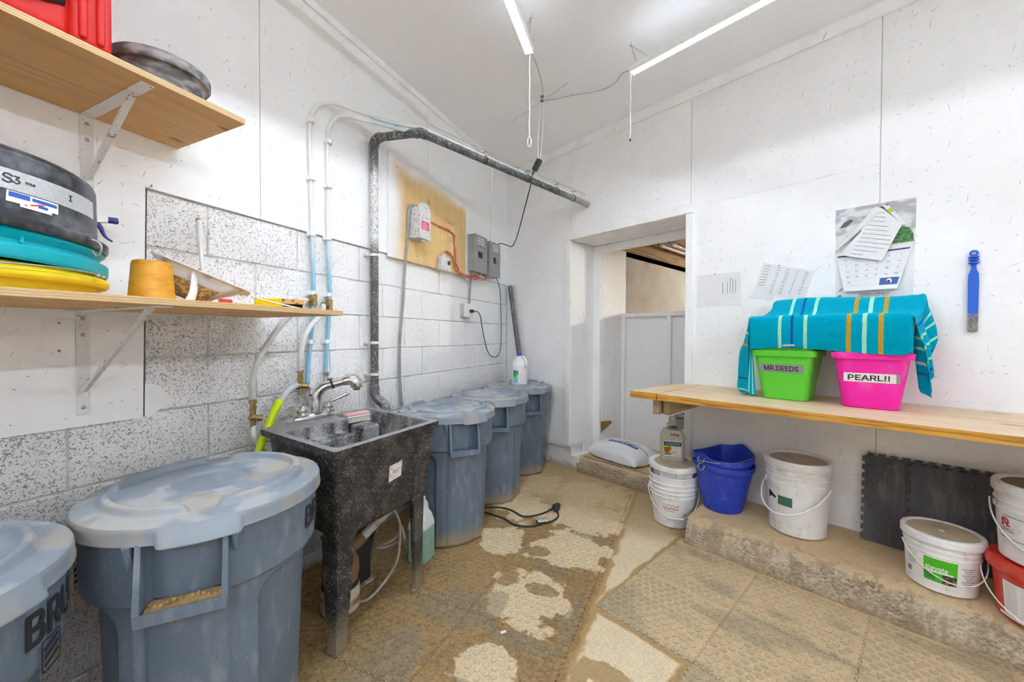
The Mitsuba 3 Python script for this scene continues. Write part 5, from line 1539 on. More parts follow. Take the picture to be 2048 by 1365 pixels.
# towel
STR = ((2.523, .0075, 0), (2.574, .0055, 1), (2.628, .0075, 0), (2.790, .0085, 2), (2.845, .0080, 0), (2.899, .0085, 2), (2.362, .006, 2), (2.292, .0055, 0), (2.228, .006, 2), (2.040, .005, 1), (1.975, .006, 0), (1.930, .006, 0),
       (3.055, .006, 1), (3.105, .006, 0), (3.150, .006, 0), (3.215, .006, 0), (3.262, .006, 1))
TOWEL_STRIPES = ((0.34, 0.68, 0.50), (0.012, 0.085, 0.33), (0.47, 0.30, 0.035))


def towel_color(p, n, uv):
    c = mix((0.0, 0.335, 0.475), (0.0, 0.275, 0.42), noise(uv.x * 420, uv.y * 420) * 0.8)
    wob = 0.004 * (fbm(uv.y * 9, uv.x * 3) - 0.5)
    for s, w, q in STR:
        c = dr.select(dr.abs(uv.x + wob - s) < w, mi.Color3f(*TOWEL_STRIPES[q]) * (0.85 + 0.3 * noise(uv.x * 500, uv.y * 260)), c)
    for x, y, a, b in ((2.757, .355, .020, .010), (2.560, .02, .030, .012), (2.665, .275, .005, .004)):
        q = dr.square((uv.x - x) / a) + dr.square((uv.y - y) / b) + 0.8 * (noise(uv.x * 150, uv.y * 150) - 0.5)
        c = dr.select(q < 0.8, mi.Color3f(0.70, 0.58, 0.45), c)
    return c


mat('towel_cloth', towel_color, 0.95, 0.05, bump=lambda p, n, uv: 0.0030 * noise(uv.x * 300, uv.y * 300) + 0.0016 * noise(uv.x * 130, uv.y * 130, 7.0), bump_scale=1.0, sheen=0.5)


def wob(a, b, seed, f=7.0):
    return meshkit.fbm(np.stack([np.asarray(a) * f, np.asarray(b) * f, np.full(np.shape(a), 3.3)], -1), 3, seed) - .5


rows, uvs = [], []
cross = curve([(.392, 1.142), (.402, 1.20), (.404, 1.27), (.392, 1.309), (.355, 1.319), (.29, 1.318), (.225, 1.322), (.175, 1.338), (.125, 1.385), (.085, 1.413), (.050, 1.417), (.032, 1.395), (.026, 1.34)], 64)
clen = np.r_[0, np.cumsum(np.linalg.norm(np.diff(cross, axis=0), axis=1))]
S0, S1_ = 2.392, 2.985
us = np.linspace(2.392 - .50, 2.985 + .37, 176)
for j, (o, z) in enumerate(cross):
    L = clen[j]
    pts, uv_ = [], []
    f = L / clen[-1]
    back = sm(.45, .75, f)                   # towards the wall
    front = z < 1.300 and f < .5
    e0, e1 = 2.392 + .045 * back, 2.985 + .03 * back
    for u in us:
        zz, oo = z, o
        if u < e0:
            k = e0 - u
            lim = .05 if front else .46 * (1 - sm(.50, .80, f)) + .06 + .03 * math.sin(f * 20)
            k = min(k, lim)
            r = .018
            q = min(k / (r * PI / 2), 1)
            ss = e0 - r * math.sin(q * PI / 2)
            down = r * (1 - math.cos(q * PI / 2)) + max(0, k - r * PI / 2)
            ss -= .06 * max(0, down - .02) + .010 * math.sin(o * 42 + down * 4) + (.40 - o) * .42 * sm(.0, .22, down)
            oo = o + (.30 - o) * sm(.05, .35, down) * .55
            zz = z - down
            if z > 1.32:
                oo = o + .06 * sm(0, .3, down)
            if front:
                ss, oo, zz = e0 - .010 * math.sin(min(k / .02, 1) * PI / 2), o - max(0, k - .006), z
            # lower hem of the front edge sweeps down into the tail
            zmin = .8815 + .010 * abs(math.sin(o * 60))
            if zz < zmin + .03:
                x = (zmin + .03 - zz)
                ss += .55 * x
                zz = zmin + .03 * math.exp(-x / .03)
        elif u > e1:
            k = u - e1
            lim = .06 if front else .36 - .17 * sm(.40, .95, f) + .02 * math.sin(f * 30)
            k = min(k, lim)
            r = .018
            q = min(k / (r * PI / 2), 1)
            down = r * (1 - math.cos(q * PI / 2)) + max(0, k - r * PI / 2)
            ss = e1 + r * math.sin(q * PI / 2) + .10 * max(0, down - .02) + .020 * math.sin(o * 62 + 1.6) * sm(.02, .16, down)
            oo = o + (.20 - o) * sm(.02, .36, down) * .62
            zz = z - down
            if front:
                ss, oo, zz = e1 + .014 * math.sin(min(k / .02, 1) * PI / 2), o - max(0, k - .006), z
        else:
            ss = u
            tent = .006 * wob(u, L, 5, 11.0)
            zz = z + (tent if z > 1.31 else 0) + (.010 * math.sin((u - 2.39) * 8.5) if f < .02 else 0) + .008 * back * math.sin((u - 2.40) * 9)
            oo = o + .008 * wob(u, z, 9, 9.0)
        # hanging cloth does not pass the end faces twice: keep hems apart
        pts.append(np.array([ss, -oo, zz]))
        uv_.append((u, L))
    rows.append(pts)
    uvs.append(uv_)
tw, _ = sheet(rows)
uvm = np.array(uvs).reshape(-1, 2)
tw = moved(tw, RIGHT)
nrm = tw.vertex_normals
if (nrm[:, 2].mean()) < 0:
    tw.faces = tw.faces[:, ::-1]
obj('bath_towel', tw, 'towel_cloth', smooth=True, uv=uvm, label='bright turquoise striped towel draped over the green and pink totes', cat='towel')

# papers and calendar on the wall
mat('paper', lambda p, n, uv: mix((0.78, 0.78, 0.775), (0.72, 0.72, 0.72), fbm(p.x * 9, p.y * 9, p.z * 9)), 0.6, 0.3)
mat('print_grey', (0.20, 0.20, 0.21), 0.6, 0.2)
mat('pin_metal', (0.25, 0.24, 0.22), 0.4, 0.5, metallic=0.6)


def on_wall(mesh, s, z, off=.0008, turn=0.0, lift=0.0):
    """An xy drawing laid on the right wall, its lower left corner at s, z."""
    m = moved(upright(mesh), trimesh.transformations.rotation_matrix(math.radians(-turn), (0, 1, 0)))
    return moved(m, RIGHT @ frame((s, -off, z)))


def quad(*pts):
    return Polygon(pts)


t = thing('paper_sheet', 'blank-looking paper sheet in a plastic sleeve beside the doorway, its print sideways', 'paper')
obj('sheet', on_wall(prism(quad((0, 0), (.270, .002), (.266, .212), (-.002, .214)), .001), 1.951, 1.411), 'paper', t)
obj('print', on_wall(join(*[prism(sbox(x, .08, x + .003, .08 + l), .0004) for x, l in ((.19, .075), (.206, .10), (.222, .09), (.162, .07))] + [moved(text_center('HAY AND FEED', .008), trimesh.transformations.rotation_matrix(-PI / 2, (0, 0, 1), (0, 0, 0))).apply_translation((.238, .13, 0))]) if False else join(*[prism(sbox(x, .08, x + .003, .08 + l), .0004) for x, l in ((.19, .075), (.206, .10), (.222, .09), (.162, .07), (.238, .085))]), 1.951, 1.411, .0020), 'print_grey', t, label='lines of grey print running sideways', kind='stuff')
obj('pin', moved(trimesh.creation.icosphere(2, .004), RIGHT @ frame((2.065, -.003, 1.622))), 'pin_metal', t, smooth=True)
t = thing('paper_sheet', 'printed list in a plastic sleeve pinned askew above the left end of the towel', 'paper')
obj('sheet', on_wall(prism(quad((2.283, 1.462), (2.556, 1.436), (2.594, 1.580), (2.344, 1.662)), .001), 0, 0), 'paper', t)
obj('back_sheet', on_wall(prism(quad((2.262, 1.449), (2.40, 1.432), (2.39, 1.47), (2.283, 1.470)), .0008), 0, 0, .0004), 'paper', t)
pr = []
for i in range(11):
    a = i / 10
    L0, R0 = np.array([2.352, 1.640]) * (1 - a) + np.array([2.303, 1.480]) * a, np.array([2.575, 1.572]) * (1 - a) + np.array([2.540, 1.455]) * a
    for x0, x1 in ((.0, .14), (.30, .36), (.50, .58), (.72, .76), (.90, .97)):
        if i > 7 and x0 < .3:
            continue
        p0, p1 = L0 + (R0 - L0) * x0, L0 + (R0 - L0) * x1
        pr.append(prism(Polygon([p0, p1, p1 + (0, .0028), p0 + (0, .0028)]), .0004))
obj('print', on_wall(join(pr), 0, 0, .0020), 'print_grey', t, kind='stuff')
obj('pin', moved(trimesh.creation.icosphere(2, .004), RIGHT @ frame((2.425, -.003, 1.634))), 'pin_metal', t, smooth=True)


def photo_color(p, n, uv):
    s, z = right_run(p), p.z
    cl = fbm(s * 16, z * 22, 3.0)
    sky_ = mix((0.40, 0.40, 0.42), (0.66, 0.66, 0.66), smoothstep(0.42, 0.62, cl + 0.9 * (1.80 - z)))
    w = smoothstep(1.685, 1.60, z)
    return mix(sky_, (0.74, 0.74, 0.735), w)


mat('calendar_photo', photo_color, 0.4, 0.4)
mat('horse_grey', (0.10, 0.095, 0.09), 0.5, 0.3)
mat('leaf_photo', lambda p, n, uv: mix((0.02, 0.09, 0.025), (0.12, 0.28, 0.10), noise(right_run(p) * 120, p.z * 120)), 0.5, 0.3)
mat('bar_purple', (0.07, 0.05, 0.16), 0.5, 0.3)
mat('ad_blue', (0.06, 0.12, 0.36), 0.5, 0.3)
mat('dog_brown', (0.10, 0.05, 0.03), 0.6, 0.3)
t = thing('wall_calendar', 'wall calendar with loose papers tucked over its cloudy photo, above the towel', 'calendar')
obj('backing', on_wall(prism(quad((2.690, 1.392), (2.986, 1.390), (2.992, 1.896), (2.686, 1.900)), .0015), 0, 0), 'calendar_photo', t)
obj('photo_shape', on_wall(prism(Polygon([(2.694, 1.800), (2.705, 1.803), (2.720, 1.826), (2.745, 1.838), (2.760, 1.832), (2.752, 1.822), (2.738, 1.806), (2.720, 1.799)]), .0004), 0, 0, .0025), 'horse_grey', t, label='dark shape in the photo')
obj('photo_shape', on_wall(prism(Polygon([(2.89, 1.665), (2.984, 1.672), (2.984, 1.72), (2.97, 1.75), (2.945, 1.765), (2.93, 1.75)]), .0004), 0, 0, .0025), 'leaf_photo', t, label='green leafy photo')
obj('photo_shape', on_wall(prism(Polygon([(2.835, 1.868), (2.895, 1.888), (2.885, 1.87), (2.862, 1.858)]), .0004), 0, 0, .0025), 'dog_brown', t)
# month page, its lower edge bowed out
g = []
for a in np.linspace(0, 1, 14):
    z = 1.672 * (1 - a) + 1.452 * a
    l, r = 2.685 * (1 - a) + 2.728 * a, 2.986 * (1 - a) + 2.930 * a
    g.append([(l + (r - l) * b, -(.004 + .020 * a * a + .006 * math.sin(b * PI) * a), z + .010 * b * (1 - a)) for b in np.linspace(0, 1, 10)])
pg = moved(sheet(g, .0006)[0], RIGHT)


def page_pt(b, a):
    z = 1.672 * (1 - a) + 1.452 * a
    l, r = 2.685 * (1 - a) + 2.728 * a, 2.986 * (1 - a) + 2.930 * a
    return np.array([l + (r - l) * b, -(.0049 + .020 * a * a + .006 * math.sin(b * PI) * a), z + .010 * b * (1 - a)])


mpage = obj('month_page', pg, 'paper', t, smooth=True)
obj('header_bar', moved(sheet([[page_pt(b, a) for b in np.linspace(.02, .98, 12)] for a in (.115, .150)], .0003)[0], RIGHT), 'bar_purple', mpage)
days = []
for r_, row in enumerate(('2 3 4 5 6 7', '9 10 11 12 13 14', '16 17 18 19 20 21', '23 24 25 26 27 28', '30')):
    for c_, w_ in enumerate(row.split()):
        m_ = upright(text_center(w_, .0075))
        days.append(moved(m_, frame(page_pt(.12 + c_ * .155, .25 + r_ * .135) + (0, -.0004, 0))))
obj('dates', moved(join(days), RIGHT), 'print_grey', mpage, label='small printed dates', kind='stuff')
gl = []
for r_ in range(6):
    a = .19 + r_ * .135
    gl.append(sheet([[page_pt(b, a + e) for b in np.linspace(.03, .97, 8)] for e in (0, .0035)], .0002)[0])
mat('print_pale', (0.52, 0.52, 0.53), 0.6, 0.2)
obj('ruled_lines', moved(join(gl), RIGHT), 'print_pale', mpage, kind='stuff')
k = obj('advertisement', moved(sheet([[page_pt(b, a) for b in np.linspace(.66, .97, 5)] for a in (.74, .90)], .0003)[0], RIGHT), 'ad_blue', mpage, label='small blue advertisement with a dog')
obj('dog_picture', moved(join(trimesh.creation.icosphere(2, 1).apply_scale([.010, .0012, .014]).apply_translation(page_pt(.82, .82) + (0, -.0008, 0))), RIGHT), 'sticker_white', k, smooth=True)
obj('dog_picture', moved(join(trimesh.creation.icosphere(2, 1).apply_scale([.006, .0012, .008]).apply_translation(page_pt(.815, .83) + (0, -.0018, 0))), RIGHT), 'dog_brown', k, smooth=True)
obj('binding', moved(join(*[rod((2.688 + .012 * i, -.002, 1.676 + .0004 * i), (2.688 + .012 * i, -.008, 1.666 + .0004 * i), .0012, 5) for i in range(25)]), RIGHT), 'wire_metal', t, kind='stuff')
obj('title', on_wall(join(shift(text_center('ROTENBERG VETERINARY P.C.', .0105, .118, True), 2.846, 1.4335, 0), *[prism(sbox(2.780 + x, 1.4225, 2.780 + x + .026, 1.4245), .0004) for x in (0, .03, .06, .09)]), 0, 0, .0025), 'print_grey', t, label='printed practice name')
obj('logo', on_wall(join(prism(sbox(2.697, 1.428, 2.715, 1.436), .0004), prism(affinity.rotate(sbox(2.700, 1.462, 2.722, 1.467), 48), .0004)), 0, 0, .0025), 'print_grey', t, kind='stuff')
# the loose sheets
lp = Polygon([(2.832, 1.872), (2.848, 1.878), (2.868, 1.868), (2.945, 1.772), (2.873, 1.598), (2.706, 1.652), (2.790, 1.76)])
ls = obj('loose_sheet', on_wall(prism(lp, .0012), 0, 0, .020), 'paper', t, label='loose printed sheet')
ln = []
for i in range(11):
    c0 = np.array([2.842, 1.850]) * (1 - i / 10) + np.array([2.752, 1.652]) * (i / 10)
    L_ = (.04, .055, .06, .085, .09, .11, .12, .13, .12, .10, .05)[i]
    d_ = np.array([math.cos(math.radians(-17)), math.sin(math.radians(-17))])
    ln.append(prism(Polygon([c0, c0 + d_ * L_, c0 + d_ * L_ + (.0006, .0022), c0 + (.0006, .0022)]), .0003))
obj('print', on_wall(join(ln), 0, 0, .0214), 'print_grey', ls, kind='stuff')
roll = []
for a in np.linspace(0, 1, 12):
    c = np.array([2.835, 1.868]) * (1 - a) + np.array([2.690, 1.682]) * a
    wd = .034 * (1 - a) + .006 * a
    q = np.array([math.cos(math.radians(-42)), math.sin(math.radians(-42))])
    roll.append([(*(c + q * wd * (1 - math.cos(t_)) * .6), -(.012 + .018 * math.sin(t_) * (1 - .5 * a))) for t_ in np.linspace(0, PI * .9, 10)])
rg_ = np.array(roll)[:, :, [0, 2, 1]]
obj('curled_page', moved(sheet(rg_, .0006)[0], RIGHT), 'paper', t, smooth=True, label='curled-up page')
tg = Polygon([(2.868, 1.884), (2.895, 1.876), (2.958, 1.772), (2.948, 1.768)])
k = obj('tucked_card', on_wall(prism(tg, .0008), 0, 0, .010), 'paper', t, label='tucked-in white card')
mat('lime_print', (0.45, 0.55, 0.03), 0.5, 0.3)
obj('card_patch', on_wall(prism(Polygon([(2.886, 1.858), (2.903, 1.862), (2.914, 1.842), (2.897, 1.838)]), .0003), 0, 0, .0110), 'lime_print', k)

# blue paddle hanging on the wall
def paddle_color(p, n, uv):
    w = smoothstep(1.335, 1.305, p.z + 0.05 * (fbm(right_run(p) * 60, p.z * 60) - 0.5))
    return mix((0.012, 0.105, 0.56), mix((0.10, 0.10, 0.105), (0.30, 0.27, 0.24), noise(right_run(p) * 200, p.z * 120)), w)


mat('paddle_blue', paddle_color, 0.4, 0.4)
t = thing('scraper', 'blue plastic paddle hanging on the wall right of the calendar, its tip worn grey', 'scraper')
PD = RIGHT @ frame((3.177, -.012, 0))
outline = Polygon([(-.015, 1.237), (-.010, 1.2335), (.010, 1.2335), (.015, 1.237), (.0165, 1.46), (.0155, 1.496), (.009, 1.516), (.007, 1.53), (.010, 1.54), (.010, 1.56), (-.010, 1.56), (-.010, 1.54), (-.007, 1.53), (-.009, 1.516), (-.0155, 1.496), (-.0165, 1.46)])
obj('blade', moved(moved(upright(prism(outline, .008)), frame((0, .004, 0))), PD), 'paddle_blue', t)
for z in (1.548, 1.562, 1.574):
    obj('grip_ring', moved(moved(trimesh.creation.torus(.0125, .0045), frame((0, 0, z))), PD), 'paddle_blue', t, smooth=True)
obj('hang_ring', moved(moved(trimesh.creation.torus(.0105, .0038), frame((0, 0, 1.592)) @ trimesh.transformations.rotation_matrix(PI / 2, (1, 0, 0))), PD), 'paddle_blue', t, smooth=True)
obj('nail', moved(rod((0, .012, 1.600), (0, -.006, 1.602), .002, 8), PD), 'pin_metal', t)


# ---------------------------------------------------------------- pails, buckets, bag and mats by the doorway and on the ledge
def scuff_white(p, n, uv):
    d = fbm(p.x * 24, p.y * 24, p.z * 10)
    c = mix((0.79, 0.79, 0.785), (0.66, 0.64, 0.60), smoothstep(0.45, 0.8, d) * 0.8)
    return mix(c, (0.47, 0.40, 0.31), 0.5 * smoothstep(0.62, 0.75, noise(p.x * 90, p.y * 90, p.z * 70)) * smoothstep(0.5, 0.7, d))


mat('pail_white', scuff_white, 0.38, 0.4)
mat('pail_lid_dusty', lambda p, n, uv: mix((0.46, 0.41, 0.345), (0.30, 0.255, 0.205), fbm(p.x * 18, p.y * 18, 2.0)), 0.7, 0.2)
mat('pail_lid_tan', lambda p, n, uv: mix((0.52, 0.435, 0.31), (0.36, 0.28, 0.18), fbm(p.x * 22, p.y * 22, 2.0)), 0.7, 0.2)
mat('pail_lid_brown', lambda p, n, uv: mix((0.115, 0.085, 0.06), (0.20, 0.16, 0.12), fbm(p.x * 40, p.y * 12, 2.0)), 0.6, 0.3)
mat('bucket_blue', lambda p, n, uv: mix(mix((0.012, 0.035, 0.38), (0.02, 0.06, 0.46), fbm(p.x * 16, p.y * 16, p.z * 10)), (0.16, 0.15, 0.22), 0.40 * smoothstep(0.50, 0.85, fbm(p.x * 50, p.y * 50, p.z * 34))), 0.42, 0.4)
mat('pail_red', lambda p, n, uv: mix((0.52, 0.028, 0.014), (0.50, 0.13, 0.09), 0.8 * smoothstep(0.45, 0.75, fbm(p.x * 20, p.y * 20, p.z * 14))), 0.42, 0.4)
mat('print_green', (0.045, 0.13, 0.085), 0.5, 0.3)
mat('print_bright_green', (0.06, 0.42, 0.015), 0.5, 0.3)
mat('print_crimson', (0.42, 0.015, 0.06), 0.5, 0.3)
mat('print_yellow', (0.80, 0.50, 0.01), 0.5, 0.3)
mat('photo_dark', lambda p, n, uv: mix((0.04, 0.028, 0.02), (0.34, 0.27, 0.22), smoothstep(0.45, 0.7, fbm(p.x * 90, p.y * 90, p.z * 90))), 0.5, 0.3)
CAM_AT = np.array([1.8, 0.0])


def facing(x, y):
    """Angle from a place towards the viewer."""
    return math.atan2(CAM_AT[1] - y, CAM_AT[0] - x)


def pail_profile(rb, rt, h, bands, wall=.0025, lip=.0035):
    """Outside going up, ribs near the top, then down inside."""
    p = [(0, 0), (rb - .008, 0), (rb, .006)]
    r_at = lambda z: rb + (rt - rb) * z / h
    for z, w, d in bands:
        p += [(r_at(z), z), (r_at(z) + d, z + .001), (r_at(z) + d, z + w - .001), (r_at(z + w), z + w)]
    p += [(rt, h - .010), (rt + lip, h - .009), (rt + lip, h - .001), (rt, h), (rt - wall, h), (rt - wall - .001, h - .02), (rb - wall, .006), (0, .005)]
    return p


def bail(r, z, drop, mid_out, r_wire=.0024, n=60, flip=1):
    """A wire or plastic handle fallen against the front: ends at +y and -y, bow towards +x, sinking by drop."""
    a = np.linspace(-PI / 2, PI / 2, n)
    return tube(np.stack([(r + mid_out) * np.cos(a) , (r + .004) * np.sin(a), z - drop * np.cos(a) ** 1.0], 1), r_wire, 8)


def decal(w, h, r, ang, z, taper=0.0, lift=.0008, depth=.0005, shape=None):
    if isinstance(r, tuple):
        r = r[0] + r[1] * z
    return wrap(prism(shape if shape is not None else sbox(-w / 2, -h / 2, w / 2, h / 2), depth), r + lift, ang, z, taper)


def words(s, h, w, r, ang, z, taper=0.0, lift=.0016, bold=True, dx=0.0):
    if isinstance(r, tuple):
        r = r[0] + r[1] * z
    return wrap(shift(text_center(s, h, w, bold, .0004), dx, 0, 0), r + lift, ang, z, taper)


# big white pail with a lid on the ledge
x, y = 2.310, 2.572
t = thing('lidded_pail', 'tall white pail with a dusty lid and a white carrying handle on the ledge', 'pail')
PM = frame((x, y, .1635))
rb, rt, h = .127, .1445, .375
obj('body', moved(lathe(pail_profile(rb, rt, h, [(.262, .012, .004), (.300, .007, .006), (.322, .007, .007)]), 96), PM), 'pail_white', t, smooth=35)
obj('lid', moved(lathe([(.150, .352), (.1535, .353), (.1545, .382), (.151, .391), (.146, .393), (.141, .392), (.138, .384), (.132, .382), (.131, .3795), (0, .380)], 96), PM), 'pail_white', t, smooth=35)
obj('lid_panel', moved(lathe([(0, .3806), (.1285, .3806), (.1285, .3798), (0, .3798)][::-1], 64), PM), 'pail_lid_dusty', t, smooth=False, label='dusty grey-brown top of the lid')
obj('bung', moved(lathe([(.012, .380), (.012, .385), (.010, .387), (.006, .387), (.005, .384), (0, .384)], 28), PM), 'pail_lid_dusty', t, smooth=30)
for a in np.linspace(0, 2 * PI, 9)[:-1]:
    obj('tear_tab', moved(moved(box(.1535, .156, -.006, .006, .358, .368, .0008), frame((0, 0, 0), math.degrees(a))), PM), 'pail_white', t)
ax = 18                                              # the handle's ears stand left and right
f0 = math.degrees(facing(x, y))
for s in (1, -1):
    obj('handle_ear', moved(moved(lathe([(0, 0), (.014, 0), (.015, .006), (.012, .010), (0, .010)], 20), frame((0, 0, 0), f0 + 8 + 90 * s) @ frame((.139, 0, .262)) @ trimesh.transformations.rotation_matrix(PI / 2, (0, 1, 0))), PM), 'pail_white', t, smooth=30)
obj('handle', moved(moved(bail(.150, .262, .135, .045, .0048), frame((0, 0, 0), f0 + 8 - 34)), PM), 'pail_white', t, smooth=True, label='white plastic carrying handle')
fa = facing(x, y)
k = obj('label', moved(decal(.135, .060, .137, fa - .62, .185, .045), PM), 'sticker_white', t, label='label with a green block')
obj('green_block', moved(decal(.068, .048, .137, fa - .40, .180, .045, .0014), PM), 'print_green', k)
obj('black_shape', moved(decal(0, 0, .137, fa - .92, .19, .045, .0014, shape=Polygon([(-.025, -.02), (.0, -.005), (.02, -.012), (.028, .0), (.005, .012), (-.015, .022), (-.028, .02)])), PM), 'black_print', k)
obj('lettering', moved(words('NATURAL', .010, .055, .137, fa - .40, .190, .045, .0020), PM), 'print_pale', k) if False else None

# blue flat-backed buckets, one inside the other
def flat_back(rb, rt, h, ear=.022, wall=.003):
    th = np.linspace(-PI, PI, 96, endpoint=False)
    def shape(r, k):
        c = np.cos(th)
        q = np.where(c < -.72, -.72 / np.minimum(c, -1e-6), 1.0)     # flat side at angle pi
        return r * (1 + (q - 1) * k)
    rows = []
    def row(r, z, k=1.0, e=0.0):
        rr = shape(r, k)
        zz = z + e * (ear * np.maximum(np.cos(2 * (th - PI / 2)), 0) ** 6 - .004 * np.cos(2 * th))
        rows.append(np.stack([rr * np.cos(th), rr * np.sin(th), zz + 0 * th], 1))
    row(.001, 0)
    row(rb - .008, 0, .6)
    row(rb, .007, .6)
    for a in (.25, .5, .75, .90):
        row(rb + (rt - rb) * a, h * a, .6 + .4 * a)
    row(rt - .003, h - .032, 1, .7)
    row(rt + .003, h - .030, 1, .7)
    row(rt + .006, h - .004, 1, 1)
    row(rt + .002, h, 1, 1)
    row(rt - wall, h - .002, 1, 1)
    for a in (.92, .6, .3):
        row(rb + (rt - rb) * a - wall - .001, h * a, .6 + .4 * a)
    row(rb - wall, .014, .6)
    row(.001, .012)
    n = len(th)
    v = np.vstack(rows)
    i, j = np.meshgrid(np.arange(len(rows) - 1), np.arange(n), indexing='ij')
    i, j = i.ravel(), j.ravel()
    j2 = (j + 1) % n
    f = np.vstack([np.stack([i * n + j, i * n + j2, (i + 1) * n + j2], 1), np.stack([i * n + j, (i + 1) * n + j2, (i + 1) * n + j], 1)])
    return trimesh.Trimesh(v, f, process=False)


bx, by = 1.962, 2.712
ba = math.degrees(facing(bx, by)) + 48                # flat side turned away, ears left front and right back
for i, (dz, tilt, sc, lab) in enumerate(((0, 0, 1.0, 'outer blue bucket of the nested pair standing on the end of the ledge'), (.055, 4, .985, 'inner blue bucket of the nested pair, its wire handle raised over the rim'))):
    t = thing('blue_bucket', lab, 'bucket')
    M = frame((bx + .004 * i, by + .008 * i, .160 + dz)) @ trimesh.transformations.rotation_matrix(math.radians(tilt), (ALONG[0], ALONG[1], 0)) @ frame((0, 0, 0), ba)
    obj('body', moved(flat_back(.108, .166 * sc, .285), M), 'bucket_blue', t, smooth=40)
    for s in (1, -1):
        obj('handle_loop', moved(tube(curve([(-.018, s * .166 * sc, .286), (-.020, s * .178 * sc, .262), (.0, s * .182 * sc, .252), (.020, s * .178 * sc, .262), (.018, s * .166 * sc, .286)], 24), .0030, 8), M), 'wire_metal', t, smooth=True)
    a = np.linspace(0, PI, 50)
    if i:
        hb = np.stack([.150 * np.sin(a) * .96, .186 * np.cos(a), .272 + .004 * np.sin(a)], 1)
        obj('handle', moved(tube(hb, .0032, 8), M), 'wire_metal', t, smooth=True, label='dark wire handle')
        hb2 = np.stack([-.150 * np.sin(a) * .75, .186 * np.cos(a), .272 + .03 * np.sin(a)], 1)
    else:
        hb = np.stack([-.176 * np.sin(a) * .92, .190 * np.cos(a), .262 + .034 * np.sin(a)], 1)
        obj('handle', moved(tube(hb, .0032, 8), M), 'wire_metal', t, smooth=True, label='dark wire handle')

# white pail on the floor with a second lidded one nested in it, a jug on top
x, y = 1.677, 2.753
fa = facing(x, y)
t = thing('white_pail', 'white ribbed pail on the floor in front of the doorway slab, holding a second pail', 'pail')
PM = frame((x, y, .002))
obj('body', moved(lathe(pail_profile(.119, .1465, .322, [(.190, .006, .006), (.216, .006, .006), (.243, .006, .006), (.272, .006, .006)]), 96), PM), 'pail_white', t, smooth=35)
obj('bail', moved(moved(bail(.150, .225, .145, .010, .0026), frame((0, 0, 0), math.degrees(fa) + 6)), PM), 'spray_white', t, smooth=True, label='white wire handle')
obj('grip', moved(moved(tube(np.array([(.162, q, .082) for q in np.linspace(-.045, .045, 8)]) + np.c_[-.10 * (np.linspace(-.045, .045, 8) ** 2) * 3, np.zeros(8), .4 * np.linspace(-.045, .045, 8) ** 2 * 2], .006, 10), frame((0, 0, 0), math.degrees(fa) + 6)), PM), 'spray_white', t, smooth=True)
for s in (1, -1):
    obj('handle_ear', moved(moved(box(.138, .150, -.012, .012, .212, .236, .003), frame((0, 0, 0), math.degrees(fa) + 6 + 90 * s)), PM), 'pail_white', t)
tp = (.1465 - .119) / .322
k = obj('label', moved(decal(.20, .115, .119 + tp * .115, fa - .05, .115, tp, .0004), PM), 'sticker_white', t, label='white product label')
R_ = (.119, tp)
obj('lettering', moved(words('PLATINUM', .017, .095, R_, fa - .10, .145, tp, .0010, False), PM), 'print_grey', k)
obj('red_bar', moved(decal(.092, .006, R_, fa - .10, .126, tp, .0010), PM), 'print_red', k)
obj('lettering', moved(words('Performance', .009, .060, R_, fa - .14, .112, tp, .0010), PM), 'print_grey', k)
obj('lettering', moved(words('net weight 5 kg 11 lb', .005, .06, R_, fa - .06, .070, tp, .0010, False), PM), 'print_grey', k)
obj('barcode', moved(join(*[decal(.026, .0028, R_, fa + .60, .065 + i * .006, tp, .0010) for i in range(6)]), PM), 'print_grey', k, kind='stuff')
t = thing('white_pail', 'white lidded pail sitting inside the ribbed pail, dirt on its lid', 'pail')
PM = frame((x + .004, y + .006, .084)) @ trimesh.transformations.rotation_matrix(math.radians(2), (1, 0, 0))
obj('body', moved(lathe([(0, 0), (.105, 0), (.112, .01), (.124, .25), (.128, .29), (.132, .296), (.126, .3), (0, .3)], 80), PM), 'pail_white', t, smooth=35)
for a in (-35, 10, 48):
    obj('rib', moved(moved(box(.118, .139, -.004, .004, .225, .295, .001), frame((0, 0, 0), math.degrees(fa) + a)), PM), 'pail_white', t)
obj('lid', moved(lathe([(.140, .280), (.152, .280), (.154, .284), (.1545, .304), (.150, .312), (.138, .312), (.134, .307), (.100, .306), (0, .306)], 96), PM), 'pail_white', t, smooth=35)
obj('lid_dirt', moved(lathe([(0, .3068), (.118, .3068), (.125, .3062)][::-1], 64), PM), 'pail_lid_tan', t, label='tan dirt on the lid')
mat('jug_cloudy', lambda p, n, uv: mix((0.50, 0.48, 0.42), (0.36, 0.34, 0.28), fbm(p.x * 18, p.y * 18, p.z * 8)), 0.4, 0.4)
t = thing('supplement_jug', 'cloudy white jug with a dark label, standing on the white pail by the doorway', 'jug')
JM = frame((1.668, 2.798, .3910), math.degrees(fa) + 90 + 4) @ np.diag([1, 1, .94, 1])
obj('body', moved(jug_mesh(.150, .105, .285, .021, .028), JM), 'jug_cloudy', t, smooth=35)
obj('cap', moved(lathe([(0, .280), (.0225, .280), (.0225, .300), (.021, .302), (0, .302)], 28), JM), 'jug_cloudy', t, smooth=30)


def jug_face(mesh, xx, z, lift=.0008, back=.0525):
    return moved(moved(upright(mesh), frame((xx, -back - lift, z))), JM)


